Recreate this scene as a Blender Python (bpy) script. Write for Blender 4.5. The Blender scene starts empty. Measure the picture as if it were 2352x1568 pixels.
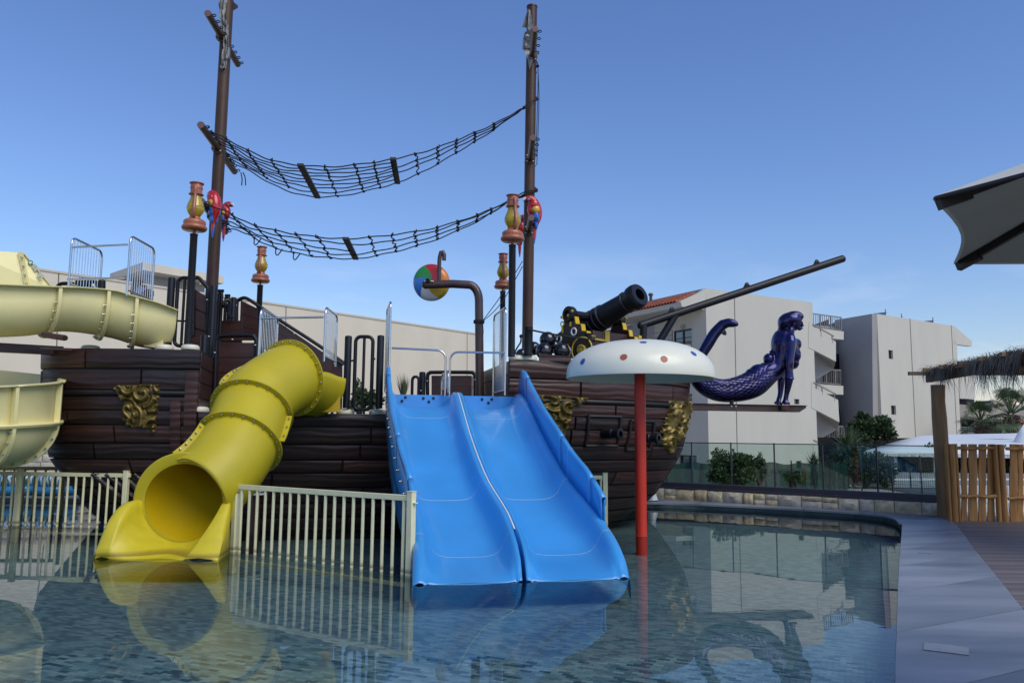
import bpy, bmesh, math, random
import numpy as np
from mathutils import Vector, Matrix
from mathutils.geometry import tessellate_polygon
random.seed(7)
rnd = random.Random(11)
R = math.radians
V3 = Vector
sc = bpy.context.scene
COL = sc.collection

# ------------------------------------------------------------------ camera
H = 1.7
FPX, CX, CY = 1830.0, 1176.0, 784.0
PITCH, ROLL = math.atan(216/1830.0), 0.0092
FW = V3((0, math.cos(PITCH), math.sin(PITCH)))
up0 = V3((0, -math.sin(PITCH), math.cos(PITCH)))
r0 = V3((1, 0, 0))
RT = r0*math.cos(ROLL) + up0*math.sin(ROLL)
UPV = up0*math.cos(ROLL) - r0*math.sin(ROLL)
cam_d = bpy.data.cameras.new('camera')
cam = bpy.data.objects.new('camera', cam_d); COL.objects.link(cam)
m = Matrix((RT, UPV, -FW)).transposed().to_4x4()
m.translation = V3((0, 0, H)); cam.matrix_world = m
cam_d.sensor_width = 36; cam_d.lens = 36*FPX/2352
cam_d.clip_start = 0.05; cam_d.clip_end = 4000
sc.camera = cam
CAMP = V3((0, 0, H))

# ------------------------------------------------------------------ light
SUN_EL, SUN_AZ = 48.0, 138.0         # behind the camera to the right, veiled: soft light
w = bpy.data.worlds.new('World'); sc.world = w; w.use_nodes = True
nt = w.node_tree; nt.nodes.clear()
out = nt.nodes.new('ShaderNodeOutputWorld'); bg = nt.nodes.new('ShaderNodeBackground')
sky = nt.nodes.new('ShaderNodeTexSky'); sky.sky_type = 'NISHITA'; sky.sun_disc = False
sky.sun_elevation = R(SUN_EL); sky.sun_rotation = R(SUN_AZ)
sky.air_density = 1.5; sky.dust_density = 0.0; sky.ozone_density = 10; sky.altitude = 50
# a few thin low clouds near the horizon
tc = nt.nodes.new('ShaderNodeTexCoord'); mp = nt.nodes.new('ShaderNodeMapping')
mp.inputs['Scale'].default_value = (5, 5, 16)
mp.inputs['Location'].default_value = (0.35, 0.2, 0.0)
nz = nt.nodes.new('ShaderNodeTexNoise'); nz.inputs['Scale'].default_value = 1.0; nz.inputs['Detail'].default_value = 6; nz.inputs['Roughness'].default_value = 0.55
rp = nt.nodes.new('ShaderNodeValToRGB'); rp.color_ramp.elements[0].position = 0.49; rp.color_ramp.elements[1].position = 0.74
sep = nt.nodes.new('ShaderNodeSeparateXYZ')
r2 = nt.nodes.new('ShaderNodeValToRGB')
e = r2.color_ramp.elements; e[0].position = 0.0; e[0].color = (.8, .8, .8, 1); e[1].position = 0.24; e[1].color = (0, 0, 0, 1)
mul = nt.nodes.new('ShaderNodeMath'); mul.operation = 'MULTIPLY'
mix = nt.nodes.new('ShaderNodeMixRGB'); mix.inputs[2].default_value = (8.2, 8.3, 9.2, 1)
L = nt.links.new
L(tc.outputs['Generated'], mp.inputs[0]); L(mp.outputs[0], nz.inputs['Vector']); L(nz.outputs['Fac'], rp.inputs[0])
L(tc.outputs['Generated'], sep.inputs[0]); L(sep.outputs['Z'], r2.inputs[0])
L(rp.outputs[0], mul.inputs[0]); L(r2.outputs[0], mul.inputs[1]); L(mul.outputs[0], mix.inputs[0])
wb = nt.nodes.new('ShaderNodeMixRGB'); wb.blend_type = 'MULTIPLY'; wb.inputs[0].default_value = 1; wb.inputs[2].default_value = (1.11, .925, .97, 1)   # camera white balance
gm = nt.nodes.new('ShaderNodeGamma'); gm.inputs[1].default_value = 1.15   # camera contrast
L(sky.outputs[0], gm.inputs[0]); L(gm.outputs[0], wb.inputs[1]); L(wb.outputs[0], mix.inputs[1]); L(mix.outputs[0], bg.inputs[0]); L(bg.outputs[0], out.inputs[0])
bg.inputs[1].default_value = 0.115
sd = bpy.data.lights.new('sun', 'SUN'); sun = bpy.data.objects.new('sun', sd); COL.objects.link(sun)
sd.energy = 2.6; sd.angle = R(45); sd.color = (1, .93, .76)
az = R(SUN_AZ)
sdir = V3((math.sin(az)*math.cos(R(SUN_EL)), math.cos(az)*math.cos(R(SUN_EL)), math.sin(R(SUN_EL))))
sun.rotation_euler = sdir.to_track_quat('Z', 'Y').to_euler(); sun.location = (5, -8, 20)
sc.view_settings.view_transform = 'Standard'; sc.view_settings.look = 'None'
sc.view_settings.exposure = 0.0; sc.view_settings.gamma = 1; sc.view_settings.use_curve_mapping = False
sc.cycles.max_bounces = 8; sc.cycles.transparent_max_bounces = 24; sc.cycles.glossy_bounces = 4
sc.cycles.caustics_reflective = False; sc.cycles.caustics_refractive = False

# ------------------------------------------------------------------ geometry of the view: photo position -> place
def ray(px, py):
    return FW*FPX + RT*(px-CX) - UPV*(py-CY)
def P(px, py, Y):
    d = ray(px, py); return CAMP + d*(Y/d.y)
def PZ(px, py, z):
    d = ray(px, py); return CAMP + d*((z-H)/d.z)
def PX(p):
    d = V3(p)-CAMP; f = d.dot(FW); return CX+FPX*d.dot(RT)/f, CY-FPX*d.dot(UPV)/f

# ------------------------------------------------------------------ mesh builder
class MB:
    def __init__(s): s.v = []; s.f = []
    def add(s, vs, fs):
        o = len(s.v); s.v += [tuple(x) for x in vs]; s.f += [tuple(i+o for i in f) for f in fs]; return s
    def box(s, c, size, rot=None):
        c = V3(c); hx, hy, hz = [k/2 for k in size]
        pts = [V3((x, y, z)) for x in (-hx, hx) for y in (-hy, hy) for z in (-hz, hz)]
        if rot is not None: pts = [rot @ p for p in pts]
        return s.add([c+p for p in pts], [(0, 1, 3, 2), (4, 6, 7, 5), (0, 4, 5, 1), (2, 3, 7, 6), (0, 2, 6, 4), (1, 5, 7, 3)])
    def beam(s, a, b, wid, hei, up=V3((0, 0, 1))):
        a = V3(a); b = V3(b); t = (b-a).normalized(); l = t.cross(up)
        if l.length < 1e-4: l = t.cross(V3((0, 1, 0)))
        l.normalize(); u = l.cross(t).normalized()
        pts = []
        for p in (a, b):
            for i, j in ((-1, -1), (1, -1), (1, 1), (-1, 1)): pts.append(p+l*(wid/2*i)+u*(hei/2*j))
        return s.add(pts, [(0, 3, 2, 1), (4, 5, 6, 7), (0, 1, 5, 4), (1, 2, 6, 5), (2, 3, 7, 6), (3, 0, 4, 7)])
    def prism(s, poly, off):
        poly = [V3(p) for p in poly]; off = V3(off); n = len(poly)
        tri = tessellate_polygon([poly])
        vs = poly+[p+off for p in poly]
        fs = [tuple(t) for t in tri]+[tuple(i+n for i in reversed(t)) for t in tri]
        fs += [(i, (i+1) % n, (i+1) % n+n, i+n) for i in range(n)]
        return s.add(vs, fs)
    def tube(s, pts, r, n=8, caps=True, closed=False, sx=1.0, side=None):
        pts = [V3(p) for p in pts]; N = len(pts)
        rs = r if isinstance(r, (list, tuple)) else [r]*N
        vs = []; prev = None
        for i, p in enumerate(pts):
            if closed: t = pts[(i+1) % N]-pts[i-1]
            else: t = pts[min(i+1, N-1)]-pts[max(i-1, 0)]
            if t.length < 1e-9: t = V3((0, 0, 1))
            t.normalize()
            if prev is None:
                a = V3((0, 0, 1)) if abs(t.z) < .9 else V3((0, 1, 0))
                if side is not None: a = V3(side)
                u = (a-t*a.dot(t)).normalized()
            else:
                u = prev-t*prev.dot(t)
                u = u.normalized() if u.length > 1e-6 else V3((1, 0, 0))
            prev = u; b = t.cross(u)
            for k in range(n):
                an = 2*math.pi*k/n
                vs.append(p+u*(math.cos(an)*rs[i])+b*(math.sin(an)*rs[i]*sx))
        fs = []
        for i in range(N if closed else N-1):
            j = (i+1) % N
            for k in range(n):
                k2 = (k+1) % n; fs.append((i*n+k, i*n+k2, j*n+k2, j*n+k))
        if caps and not closed:
            fs.append(tuple(reversed(range(n)))); fs.append(tuple(range((N-1)*n, N*n)))
        return s.add(vs, fs)
    def lathe(s, prof, n=24, o=(0, 0, 0), ax=None, cap=True):
        o = V3(o); M = Matrix.Identity(3) if ax is None else V3(ax).normalized().to_track_quat('Z', 'Y').to_matrix()
        vs = []
        for r, z in prof:
            for k in range(n):
                a = 2*math.pi*k/n; vs.append(o+M @ V3((r*math.cos(a), r*math.sin(a), z)))
        fs = []
        for i in range(len(prof)-1):
            for k in range(n):
                k2 = (k+1) % n; fs.append((i*n+k, i*n+k2, (i+1)*n+k2, (i+1)*n+k))
        if cap and prof[0][0] > 1e-4: fs.append(tuple(reversed(range(n))))
        if cap and prof[-1][0] > 1e-4: fs.append(tuple((len(prof)-1)*n+k for k in range(n)))
        return s.add(vs, fs)
    def ell(s, c, rad, n=16, m=10, rot=None):
        c = V3(c); rad = (rad,)*3 if not isinstance(rad, (tuple, list)) else rad
        vs = []; 
        for i in range(m+1):
            th = math.pi*i/m
            for k in range(n):
                a = 2*math.pi*k/n
                p = V3((rad[0]*math.sin(th)*math.cos(a), rad[1]*math.sin(th)*math.sin(a), rad[2]*math.cos(th)))
                if rot is not None: p = rot @ p
                vs.append(c+p)
        fs = [(i*n+k, (i+1)*n+k, (i+1)*n+(k+1) % n, i*n+(k+1) % n) for i in range(m) for k in range(n)]
        return s.add(vs, fs)
    def grid(s, rows, closed=False):
        nu = len(rows[0]); vs = [p for r_ in rows for p in r_]; fs = []
        for i in range(len(rows)-1):
            for k in range(nu if closed else nu-1):
                k2 = (k+1) % nu; fs.append((i*nu+k, i*nu+k2, (i+1)*nu+k2, (i+1)*nu+k))
        return s.add(vs, fs)
    def mesh(s, name, loc, smooth=35, fix=True):
        me = bpy.data.meshes.new(name)
        me.from_pydata([(x-loc[0], y-loc[1], z-loc[2]) for x, y, z in s.v], [], s.f)
        if fix:
            bm = bmesh.new(); bm.from_mesh(me)
            bmesh.ops.remove_doubles(bm, verts=bm.verts, dist=1e-5)
            bmesh.ops.recalc_face_normals(bm, faces=bm.faces)
            bm.to_mesh(me); bm.free()
        if smooth:
            me.shade_smooth(); me.set_sharp_from_angle(angle=R(smooth))
        return me
WL = {}     # world location of things and parts
def build(mb, name, mat, parent=None, smooth=35, label=None, cat=None, group=None, kind=None, loc=None, fix=True, solid=None, bevel=None):
    if loc is None:
        if parent is not None: loc = WL[parent.name]
        else:
            xs = [v[0] for v in mb.v]; ys = [v[1] for v in mb.v]; zs = [v[2] for v in mb.v]
            loc = V3(((min(xs)+max(xs))/2, (min(ys)+max(ys))/2, min(zs)))
    loc = V3(loc)
    me = mb.mesh(name, loc, smooth, fix); me.materials.append(mat)
    o = bpy.data.objects.new(name, me); COL.objects.link(o)
    if parent is not None: o.parent = parent; o.location = loc-WL[parent.name]
    else: o.location = loc
    WL[o.name] = loc
    if label: o['label'] = label
    if cat: o['category'] = cat
    if group: o['group'] = group
    if kind: o['kind'] = kind
    if solid:
        md = o.modifiers.new('solid', 'SOLIDIFY'); md.thickness = solid; md.offset = 0
    if bevel:
        md = o.modifiers.new('bevel', 'BEVEL'); md.width = bevel; md.segments = 2; md.limit_method = 'ANGLE'; md.angle_limit = R(40)
    return o
def thing(name, label, cat, loc, group=None):
    o = bpy.data.objects.new(name, None); o.empty_display_size = .1; COL.objects.link(o)
    o.location = loc; WL[o.name] = V3(loc); o['label'] = label; o['category'] = cat
    if group: o['group'] = group
    return o
def inst(me, name, parent, loc, rot=None, scale=None):
    o = bpy.data.objects.new(name, me); COL.objects.link(o); o.parent = parent
    mt = Matrix.Translation(V3(loc)-WL[parent.name])
    if rot is not None: mt = mt @ rot.to_matrix().to_4x4() if hasattr(rot, 'to_matrix') else mt @ rot.to_4x4()
    if scale: mt = mt @ Matrix.Diagonal((*scale, 1))
    o.matrix_local = mt; WL[o.name] = V3(loc)
    return o

def cr(pts, n=8, closed=False):
    """Catmull-Rom through tuples of any length"""
    pts = [np.array(p, float) for p in pts]; o = []; N = len(pts)
    for i in range(N-1):
        p0 = pts[max(i-1, 0)]; p1 = pts[i]; p2 = pts[i+1]; p3 = pts[min(i+2, N-1)]
        for k in range(n):
            t = k/n
            o.append(.5*((2*p1)+(-p0+p2)*t+(2*p0-5*p1+4*p2-p3)*t*t+(-p0+3*p1-3*p2+p3)*t**3))
    o.append(pts[-1]); return [tuple(float(x) for x in q) for q in o]
def interp(x, xs, ys):
    return float(np.interp(x, xs, ys))

# ------------------------------------------------------------------ materials
MAT = {}
def pbr(name, col, rough=.5, metal=0., var=0.12, vscale=3., bump=0., bscale=30., coat=0., spec=.5, stretch=(1, 1, 1), col2=None, sss=0, detail=5):
    if name in MAT: return MAT[name]
    m = bpy.data.materials.new(name); m.use_nodes = True; nt = m.node_tree; b = nt.nodes['Principled BSDF']
    b.inputs['Roughness'].default_value = rough; b.inputs['Metallic'].default_value = metal
    b.inputs['Specular IOR Level'].default_value = spec
    if coat: b.inputs['Coat Weight'].default_value = coat; b.inputs['Coat Roughness'].default_value = .08
    tc = nt.nodes.new('ShaderNodeTexCoord'); mp = nt.nodes.new('ShaderNodeMapping'); mp.inputs['Scale'].default_value = stretch
    nt.links.new(tc.outputs['Object'], mp.inputs[0])
    nz = nt.nodes.new('ShaderNodeTexNoise'); nz.inputs['Scale'].default_value = vscale; nz.inputs['Detail'].default_value = detail
    nt.links.new(mp.outputs[0], nz.inputs['Vector'])
    rp = nt.nodes.new('ShaderNodeValToRGB'); e = rp.color_ramp.elements
    c2 = col2 or tuple(min(1, c*(1+var)) for c in col)
    c1 = col if col2 else tuple(c*(1-var) for c in col)
    e[0].position = .32; e[1].position = .68; e[0].color = (*c1, 1); e[1].color = (*c2, 1)
    nt.links.new(nz.outputs['Fac'], rp.inputs[0]); nt.links.new(rp.outputs[0], b.inputs['Base Color'])
    mr = nt.nodes.new('ShaderNodeMapRange'); mr.inputs['To Min'].default_value = max(0, rough*.85); mr.inputs['To Max'].default_value = min(1, rough*1.2)
    nz2 = nt.nodes.new('ShaderNodeTexNoise'); nz2.inputs['Scale'].default_value = vscale*2.7; nz2.inputs['Detail'].default_value = 4
    nt.links.new(mp.outputs[0], nz2.inputs['Vector']); nt.links.new(nz2.outputs['Fac'], mr.inputs['Value']); nt.links.new(mr.outputs[0], b.inputs['Roughness'])
    if bump:
        nb = nt.nodes.new('ShaderNodeTexNoise'); nb.inputs['Scale'].default_value = bscale; nb.inputs['Detail'].default_value = 5
        bp = nt.nodes.new('ShaderNodeBump'); bp.inputs['Strength'].default_value = min(1, bump); bp.inputs['Distance'].default_value = .01
        nt.links.new(mp.outputs[0], nb.inputs['Vector']); nt.links.new(nb.outputs['Fac'], bp.inputs['Height']); nt.links.new(bp.outputs[0], b.inputs['Normal'])
    MAT[name] = m; return m

def carved_wood(name, c1, c2, sc_=(1, 1, 1), rough=.38, strength=.45, black=(.004, .004, .005)):
    """moulded plastic 'timber': wavy carved grain lines, darker in the grooves"""
    m = bpy.data.materials.new(name); m.use_nodes = True; nt = m.node_tree; b = nt.nodes['Principled BSDF']; L = nt.links.new
    tc = nt.nodes.new('ShaderNodeTexCoord'); mp = nt.nodes.new('ShaderNodeMapping'); mp.inputs['Scale'].default_value = sc_
    L(tc.outputs['Object'], mp.inputs[0])
    n1 = nt.nodes.new('ShaderNodeTexNoise'); n1.inputs['Scale'].default_value = 1.3; n1.inputs['Detail'].default_value = 2; L(mp.outputs[0], n1.inputs['Vector'])
    wv = nt.nodes.new('ShaderNodeTexWave'); wv.wave_type = 'BANDS'; wv.bands_direction = 'Z'
    wv.inputs['Scale'].default_value = 2.0; wv.inputs['Distortion'].default_value = 6; wv.inputs['Detail'].default_value = 2.5; wv.inputs['Detail Scale'].default_value = 1.2
    L(mp.outputs[0], wv.inputs['Vector'])
    rp = nt.nodes.new('ShaderNodeValToRGB'); e = rp.color_ramp.elements; e[0].position = .25; e[1].position = .75; e[0].color = (*c1, 1); e[1].color = (*c2, 1)
    L(n1.outputs['Fac'], rp.inputs[0])
    r2 = nt.nodes.new('ShaderNodeValToRGB'); e = r2.color_ramp.elements; e[0].position = .01; e[1].position = .10; e[0].color = (0.45, 0.45, 0.45, 1); e[1].color = (1, 1, 1, 1)
    L(wv.outputs['Fac'], r2.inputs[0])
    mx = nt.nodes.new('ShaderNodeMixRGB'); L(r2.outputs[0], mx.inputs[0]); mx.inputs[1].default_value = (*black, 1); L(rp.outputs[0], mx.inputs[2])
    L(mx.outputs[0], b.inputs['Base Color'])
    n3 = nt.nodes.new('ShaderNodeTexNoise'); n3.inputs['Scale'].default_value = 9; n3.inputs['Detail'].default_value = 6; L(mp.outputs[0], n3.inputs['Vector'])
    mr = nt.nodes.new('ShaderNodeMapRange'); mr.inputs['To Min'].default_value = rough*.75; mr.inputs['To Max'].default_value = rough*1.5
    L(n3.outputs['Fac'], mr.inputs['Value']); L(mr.outputs[0], b.inputs['Roughness'])
    ad = nt.nodes.new('ShaderNodeMath'); ad.operation = 'MULTIPLY_ADD'; ad.inputs[1].default_value = .3
    L(n3.outputs['Fac'], ad.inputs[0]); L(wv.outputs['Fac'], ad.inputs[2])
    bp = nt.nodes.new('ShaderNodeBump'); bp.inputs['Strength'].default_value = strength; bp.inputs['Distance'].default_value = .014
    L(ad.outputs[0], bp.inputs['Height']); L(bp.outputs[0], b.inputs['Normal'])
    MAT[name] = m; return m

M_hull = carved_wood('hull_plank_brown', (.032, .011, .0075), (.068, .024, .016), (.35, .35, 1.25))
M_hullb = carved_wood('hull_plank_dark', (.012, .0045, .0035), (.030, .010, .008), (.35, .35, 1.25))
M_hulld = pbr('hull_dark', (.008, .006, .006), .5, var=.3)
M_deck = pbr('deck_brown', (.06, .035, .028), .6, var=.2)
M_brown = pbr('brown_panel', (.050, .020, .016), .35, var=.25, vscale=2, stretch=(.5, .5, 4), bump=.15, bscale=14)
M_black = pbr('black_paint', (.007, .008, .012), .42, var=.2, bump=.03, bscale=80, spec=.35)
M_rope = pbr('black_rope', (.010, .010, .012), .8, var=.3, bump=.6, bscale=160)
M_cream = pbr('cream_cap', (.66, .64, .50), .42, var=.05)
M_yel = pbr('yellow_slide_plastic', (.47, .385, .016), .42, var=.07, vscale=1.2, spec=.4, bump=.015, bscale=3)
M_yel2 = pbr('yellow_slide_shaded', (.50, .34, .006), .25, var=.06, vscale=1.2, coat=.25)  # deeper yellow: shade put into the colour of lining and side plate
M_beige = pbr('beige_slide_plastic', (.78, .70, .34), .4, var=.06, vscale=1.2, bump=.015, bscale=3)
M_blue = pbr('blue_slide_plastic', (.045, .29, .66), .3, var=.09, vscale=1.0, coat=.3, bump=.012, bscale=2.5)
M_seam = pbr('white_sealant', (.75, .75, .72), .6, var=.05)
M_steel = pbr('stainless_steel', (.62, .60, .58), .22, 1.0, var=.06, vscale=20)
M_bolt = pbr('steel_bolt', (.45, .43, .40), .3, 1.0, var=.2, vscale=60)
M_white = pbr('white_cap_plastic', (.75, .75, .73), .4, var=.04)
M_mast = pbr('mast_brown', (.050, .022, .018), .42, var=.3, vscale=2.2, stretch=(1, 1, .35), col2=(.085, .045, .02), bump=.03, bscale=9, spec=.35)
M_pipe = pbr('brown_pipe', (.050, .026, .022), .35, var=.25, vscale=3, coat=.2)
M_fence = pbr('cream_fence_paint', (.74, .71, .45), .42, var=.07, vscale=6, bump=.03, bscale=60)
M_gold = pbr('gold_paint', (.16, .115, .03), .45, .6, var=.6, vscale=9, bump=.3, bscale=18)
M_terra = pbr('terracotta_paint', (.36, .115, .055), .38, var=.15, vscale=8, coat=.2)
M_amber = pbr('amber_plastic', (.42, .30, .012), .15, var=.15, vscale=6, coat=.5)
M_red = pbr('red_pole_paint', (.60, .03, .010), .4, var=.12, vscale=1.6, stretch=(1, 1, .6))
M_mush = pbr('mushroom_white', (.76, .75, .61), .35, var=.02, vscale=2, coat=.15)
M_dotb = pbr('dot_blue', (.04, .09, .36), .4); M_dotr = pbr('dot_red', (.38, .10, .06), .4)
M_merm = pbr('mermaid_metallic_violet', (.016, .013, .080), .28, .85, var=.4, vscale=3, bump=.25, bscale=9, coat=.6)
M_yellowp = pbr('yellow_trim', (.62, .42, .02), .35, var=.08)
M_tile = None
# ================================================================== SETTING
def struct(o): o['kind'] = 'structure'; return o
# --- pool outline (inner edge of the coping), world XY
pl = []
for px, py in ((2066, 1568), (2067, 1450), (2068, 1350), (2071, 1270), (2074, 1220), (2074, 1203), (2062, 1190), (2030, 1182), (1960, 1175), (1860, 1169), (1750, 1163), (1620, 1157), (1500, 1153)):
    q = PZ(px, py, .12); pl.append((q.x, q.y))
e0 = pl[0]
edge = [(-0.1, -.35), (.35, .75), (1.4, 2.95)] + pl
pool = [(-26, -.6)] + edge + [(-1.0, 19.9), (-5, 20.1), (-10, 19.9), (-26, 19.7)]
pool = [V3((x, y, 0)) for x, y in pool]
n_edge = len(edge)

def flat_ring(outer, hole, z):
    tri = tessellate_polygon([[V3((x, y, 0)) for x, y in outer], hole]); pts = [V3((x, y, z)) for x, y in outer]+[V3((p.x, p.y, z)) for p in hole]
    return MB().add(pts, [tuple(t) for t in tri])
M_ground = pbr('paving_ground', (.30, .28, .25), .85, var=.12, vscale=.8, bump=.2, bscale=30)
struct(build(flat_ring([(-900, -900), (900, -900), (900, 1500), (-900, 1500)], pool, .06), 'ground', M_ground, loc=(0, 0, 0)))
# pool floor
DEP = -.32
M_pw = pbr('pool_grout', (.16, .22, .24), .7, var=.12, vscale=2)
def mosaic(name, sx, sy, ang):
    m = bpy.data.materials.new(name); m.use_nodes = True; nt = m.node_tree; b = nt.nodes['Principled BSDF']; L = nt.links.new
    tc = nt.nodes.new('ShaderNodeTexCoord'); mp = nt.nodes.new('ShaderNodeMapping'); mp.inputs['Rotation'].default_value = (0, 0, ang)
    L(tc.outputs['Object'], mp.inputs[0])
    br = nt.nodes.new('ShaderNodeTexBrick'); L(mp.outputs[0], br.inputs['Vector'])
    br.inputs['Scale'].default_value = 1; br.inputs['Brick Width'].default_value = sx; br.inputs['Row Height'].default_value = sy; br.inputs['Mortar Size'].default_value = .002
    br.inputs['Color1'].default_value = (.10, .18, .25, 1); br.inputs['Color2'].default_value = (.31, .44, .47, 1); br.inputs['Mortar'].default_value = (.20, .28, .30, 1)
    nz = nt.nodes.new('ShaderNodeTexNoise'); nz.inputs['Scale'].default_value = .5; L(tc.outputs['Object'], nz.inputs['Vector'])
    mx = nt.nodes.new('ShaderNodeMixRGB'); mx.blend_type = 'MULTIPLY'; mx.inputs[0].default_value = .35; L(br.outputs[0], mx.inputs[1]); L(nz.outputs['Fac'], mx.inputs[2])
    L(mx.outputs[0], b.inputs['Base Color']); b.inputs['Roughness'].default_value = .5; return m
TA = R(-24); TW, TH = .105, .052
M_mos = mosaic('pool_mosaic', TW, TH, -TA)
fl = MB(); tri = tessellate_polygon([pool]); fl.add([V3((p.x, p.y, DEP)) for p in pool], [tuple(t) for t in tri])
struct(build(fl, 'pool_floor', M_mos, loc=(0, 0, DEP), smooth=0))
wl = MB(); n = len(pool)
for i in range(n):
    a = pool[i]; b = pool[(i+1) % n]
    wl.add([(a.x, a.y, DEP), (b.x, b.y, DEP), (b.x, b.y, .075), (a.x, a.y, .075)], [(0, 1, 2, 3)])
struct(build(wl, 'pool_wall', pbr('pool_wall_tile', (.05, .08, .09), .5, var=.2, vscale=6), loc=(0, 0, 0), smooth=0))
# near mosaic tiles with their own edges (stuff)
M_tl = bpy.data.materials.new('glass_mosaic_tiles'); M_tl.use_nodes = True
nt = M_tl.node_tree; b = nt.nodes['Principled BSDF']; at = nt.nodes.new('ShaderNodeAttribute'); at.attribute_name = 'tint'
nt.links.new(at.outputs['Color'], b.inputs['Base Color']); b.inputs['Roughness'].default_value = .25
vs = []; fs = []; cols = []
def inside(x, y):
    c = False; j = len(pool)-1
    for i in range(len(pool)):
        a, b_ = pool[i], pool[j]
        if (a.y > y) != (b_.y > y) and x < (b_.x-a.x)*(y-a.y)/(b_.y-a.y)+a.x: c = not c
        j = i
    return c
ca, sa = math.cos(TA), math.sin(TA)
prnd = random.Random(3)
for j in range(-60, 210):
    for i in range(-75, 75):
        x = (i+(.5 if j % 2 else 0))*TW; y = j*TH
        X, Y = x*ca-y*sa, x*sa+y*ca
        if not (4.3 < Y < 7.6) or abs(X) > Y*.68+.1 or not inside(X, Y): continue
        o = len(vs); g = .0022; t = .003+prnd.random()*.0012
        for dz, ii in ((0, 1), (t, .93)):
            for dx, dy in ((-1, -1), (1, -1), (1, 1), (-1, 1)):
                lx = x+dx*(TW/2-g)*ii if False else x+dx*(TW/2-g-(0 if dz == 0 else .001)); ly = y+dy*(TH/2-g-(0 if dz == 0 else .001))
                vs.append((lx*ca-ly*sa, lx*sa+ly*ca, DEP+.002+dz))
        fs += [(o+4, o+5, o+6, o+7), (o, o+1, o+5, o+4), (o+1, o+2, o+6, o+5), (o+2, o+3, o+7, o+6), (o+3, o, o+4, o+7)]
        k = prnd.random()
        c = (.035, .075, .12) if k < .14 else (.085, .15, .20) if k < .35 else (.13, .21, .25) if k < .7 else (.19, .28, .31)
        f = 1.3+prnd.random()*.5; cols += [tuple(q*f for q in c)+(1,)]*5
me = bpy.data.meshes.new('mosaic_tiles'); me.from_pydata(vs, [], fs)
at = me.color_attributes.new('tint', 'FLOAT_COLOR', 'CORNER')
at.data.foreach_set('color', np.repeat(np.array(cols, dtype=np.float32), 4, axis=0).ravel())
me.materials.append(M_tl); o = bpy.data.objects.new('mosaic_tiles', me); COL.objects.link(o); o['kind'] = 'stuff'
o['label'] = 'small blue and grey mosaic tiles on the pool floor under the near water'
print('tiles', len(cols)//5)
# water
M_wat = bpy.data.materials.new('pool_water'); M_wat.use_nodes = True
nt = M_wat.node_tree; nt.nodes.clear(); L = nt.links.new
mo = nt.nodes.new('ShaderNodeOutputMaterial'); mxs = nt.nodes.new('ShaderNodeMixShader'); tr = nt.nodes.new('ShaderNodeBsdfTransparent'); gl = nt.nodes.new('ShaderNodeBsdfGlossy')
fr = nt.nodes.new('ShaderNodeFresnel'); fr.inputs[0].default_value = 1.36
tr.inputs[0].default_value = (.90, 1, .98, 1); gl.inputs['Roughness'].default_value = .0
tc = nt.nodes.new('ShaderNodeTexCoord')
mp1 = nt.nodes.new('ShaderNodeMapping'); mp1.inputs['Scale'].default_value = (.8, 1.5, 1)
n1 = nt.nodes.new('ShaderNodeTexNoise'); n1.inputs['Scale'].default_value = 1.3; n1.inputs['Detail'].default_value = 2.0
n2 = nt.nodes.new('ShaderNodeTexNoise'); n2.inputs['Scale'].default_value = 9; n2.inputs['Detail'].default_value = 2
L(tc.outputs['Object'], mp1.inputs[0]); L(mp1.outputs[0], n1.inputs[0]); L(mp1.outputs[0], n2.inputs[0])
ma = nt.nodes.new('ShaderNodeMath'); ma.operation = 'MULTIPLY_ADD'; ma.inputs[1].default_value = .05
L(n2.outputs[0], ma.inputs[0]); L(n1.outputs[0], ma.inputs[2])
bp = nt.nodes.new('ShaderNodeBump'); bp.inputs['Strength'].default_value = .5; bp.inputs['Distance'].default_value = .0022
L(ma.outputs[0], bp.inputs['Height'])
L(bp.outputs[0], gl.inputs['Normal']); L(bp.outputs[0], fr.inputs['Normal'])
L(fr.outputs[0], mxs.inputs[0]); L(tr.outputs[0], mxs.inputs[1]); L(gl.outputs[0], mxs.inputs[2]); L(mxs.outputs[0], mo.inputs[0])
wt = MB(); wt.add([V3((p.x, p.y, 0)) for p in pool], [tuple(t) for t in tri])
struct(build(wt, 'water', M_wat, loc=(0, 0, 0), smooth=0))

# --- coping: stone slabs following the pool edge
def marble(name):
    m = pbr(name, (.105, .13, .165), .42, var=.10, vscale=1.6, bump=.08, bscale=40, stretch=(.3, 1, 1), col2=(.27, .29, .33), detail=8); return m
M_cop = marble('grey_coping_stone')
M_cop2 = pbr('grey_coping_stone_b', (.12, .145, .18), .45, var=.1, vscale=1.4, bump=.08, bscale=40, stretch=(.3, 1, 1), col2=(.25, .27, .305), detail=8)
cop = struct(bpy.data.objects.new('coping', None)); COL.objects.link(cop); WL['coping'] = V3((0, 0, 0))
# outer border of the band at the right: boundary with the deck
db = [PZ(px, py, .12) for px, py in ((2500, 1568), (2352, 1400), (2300, 1335), (2240, 1262), (2205, 1215), (2185, 1197), (2150, 1188))]
db = [V3((db[0].x-1.2, .0, .12)), V3((db[0].x-.6, 1.6, .12))] + db
# resample both borders by arc length
def resamp(pts, n):
    pts = [V3(p) for p in pts]; d = [0]
    for a, b_ in zip(pts, pts[1:]): d.append(d[-1]+(b_-a).length)
    o = []
    for k in range(n+1):
        s = d[-1]*k/n; o.append(V3((interp(s, d, [p.x for p in pts]), interp(s, d, [p.y for p in pts]), pts[0].z)))
    return o
inner = [V3((x, y, .12)) for x, y in edge]
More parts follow.
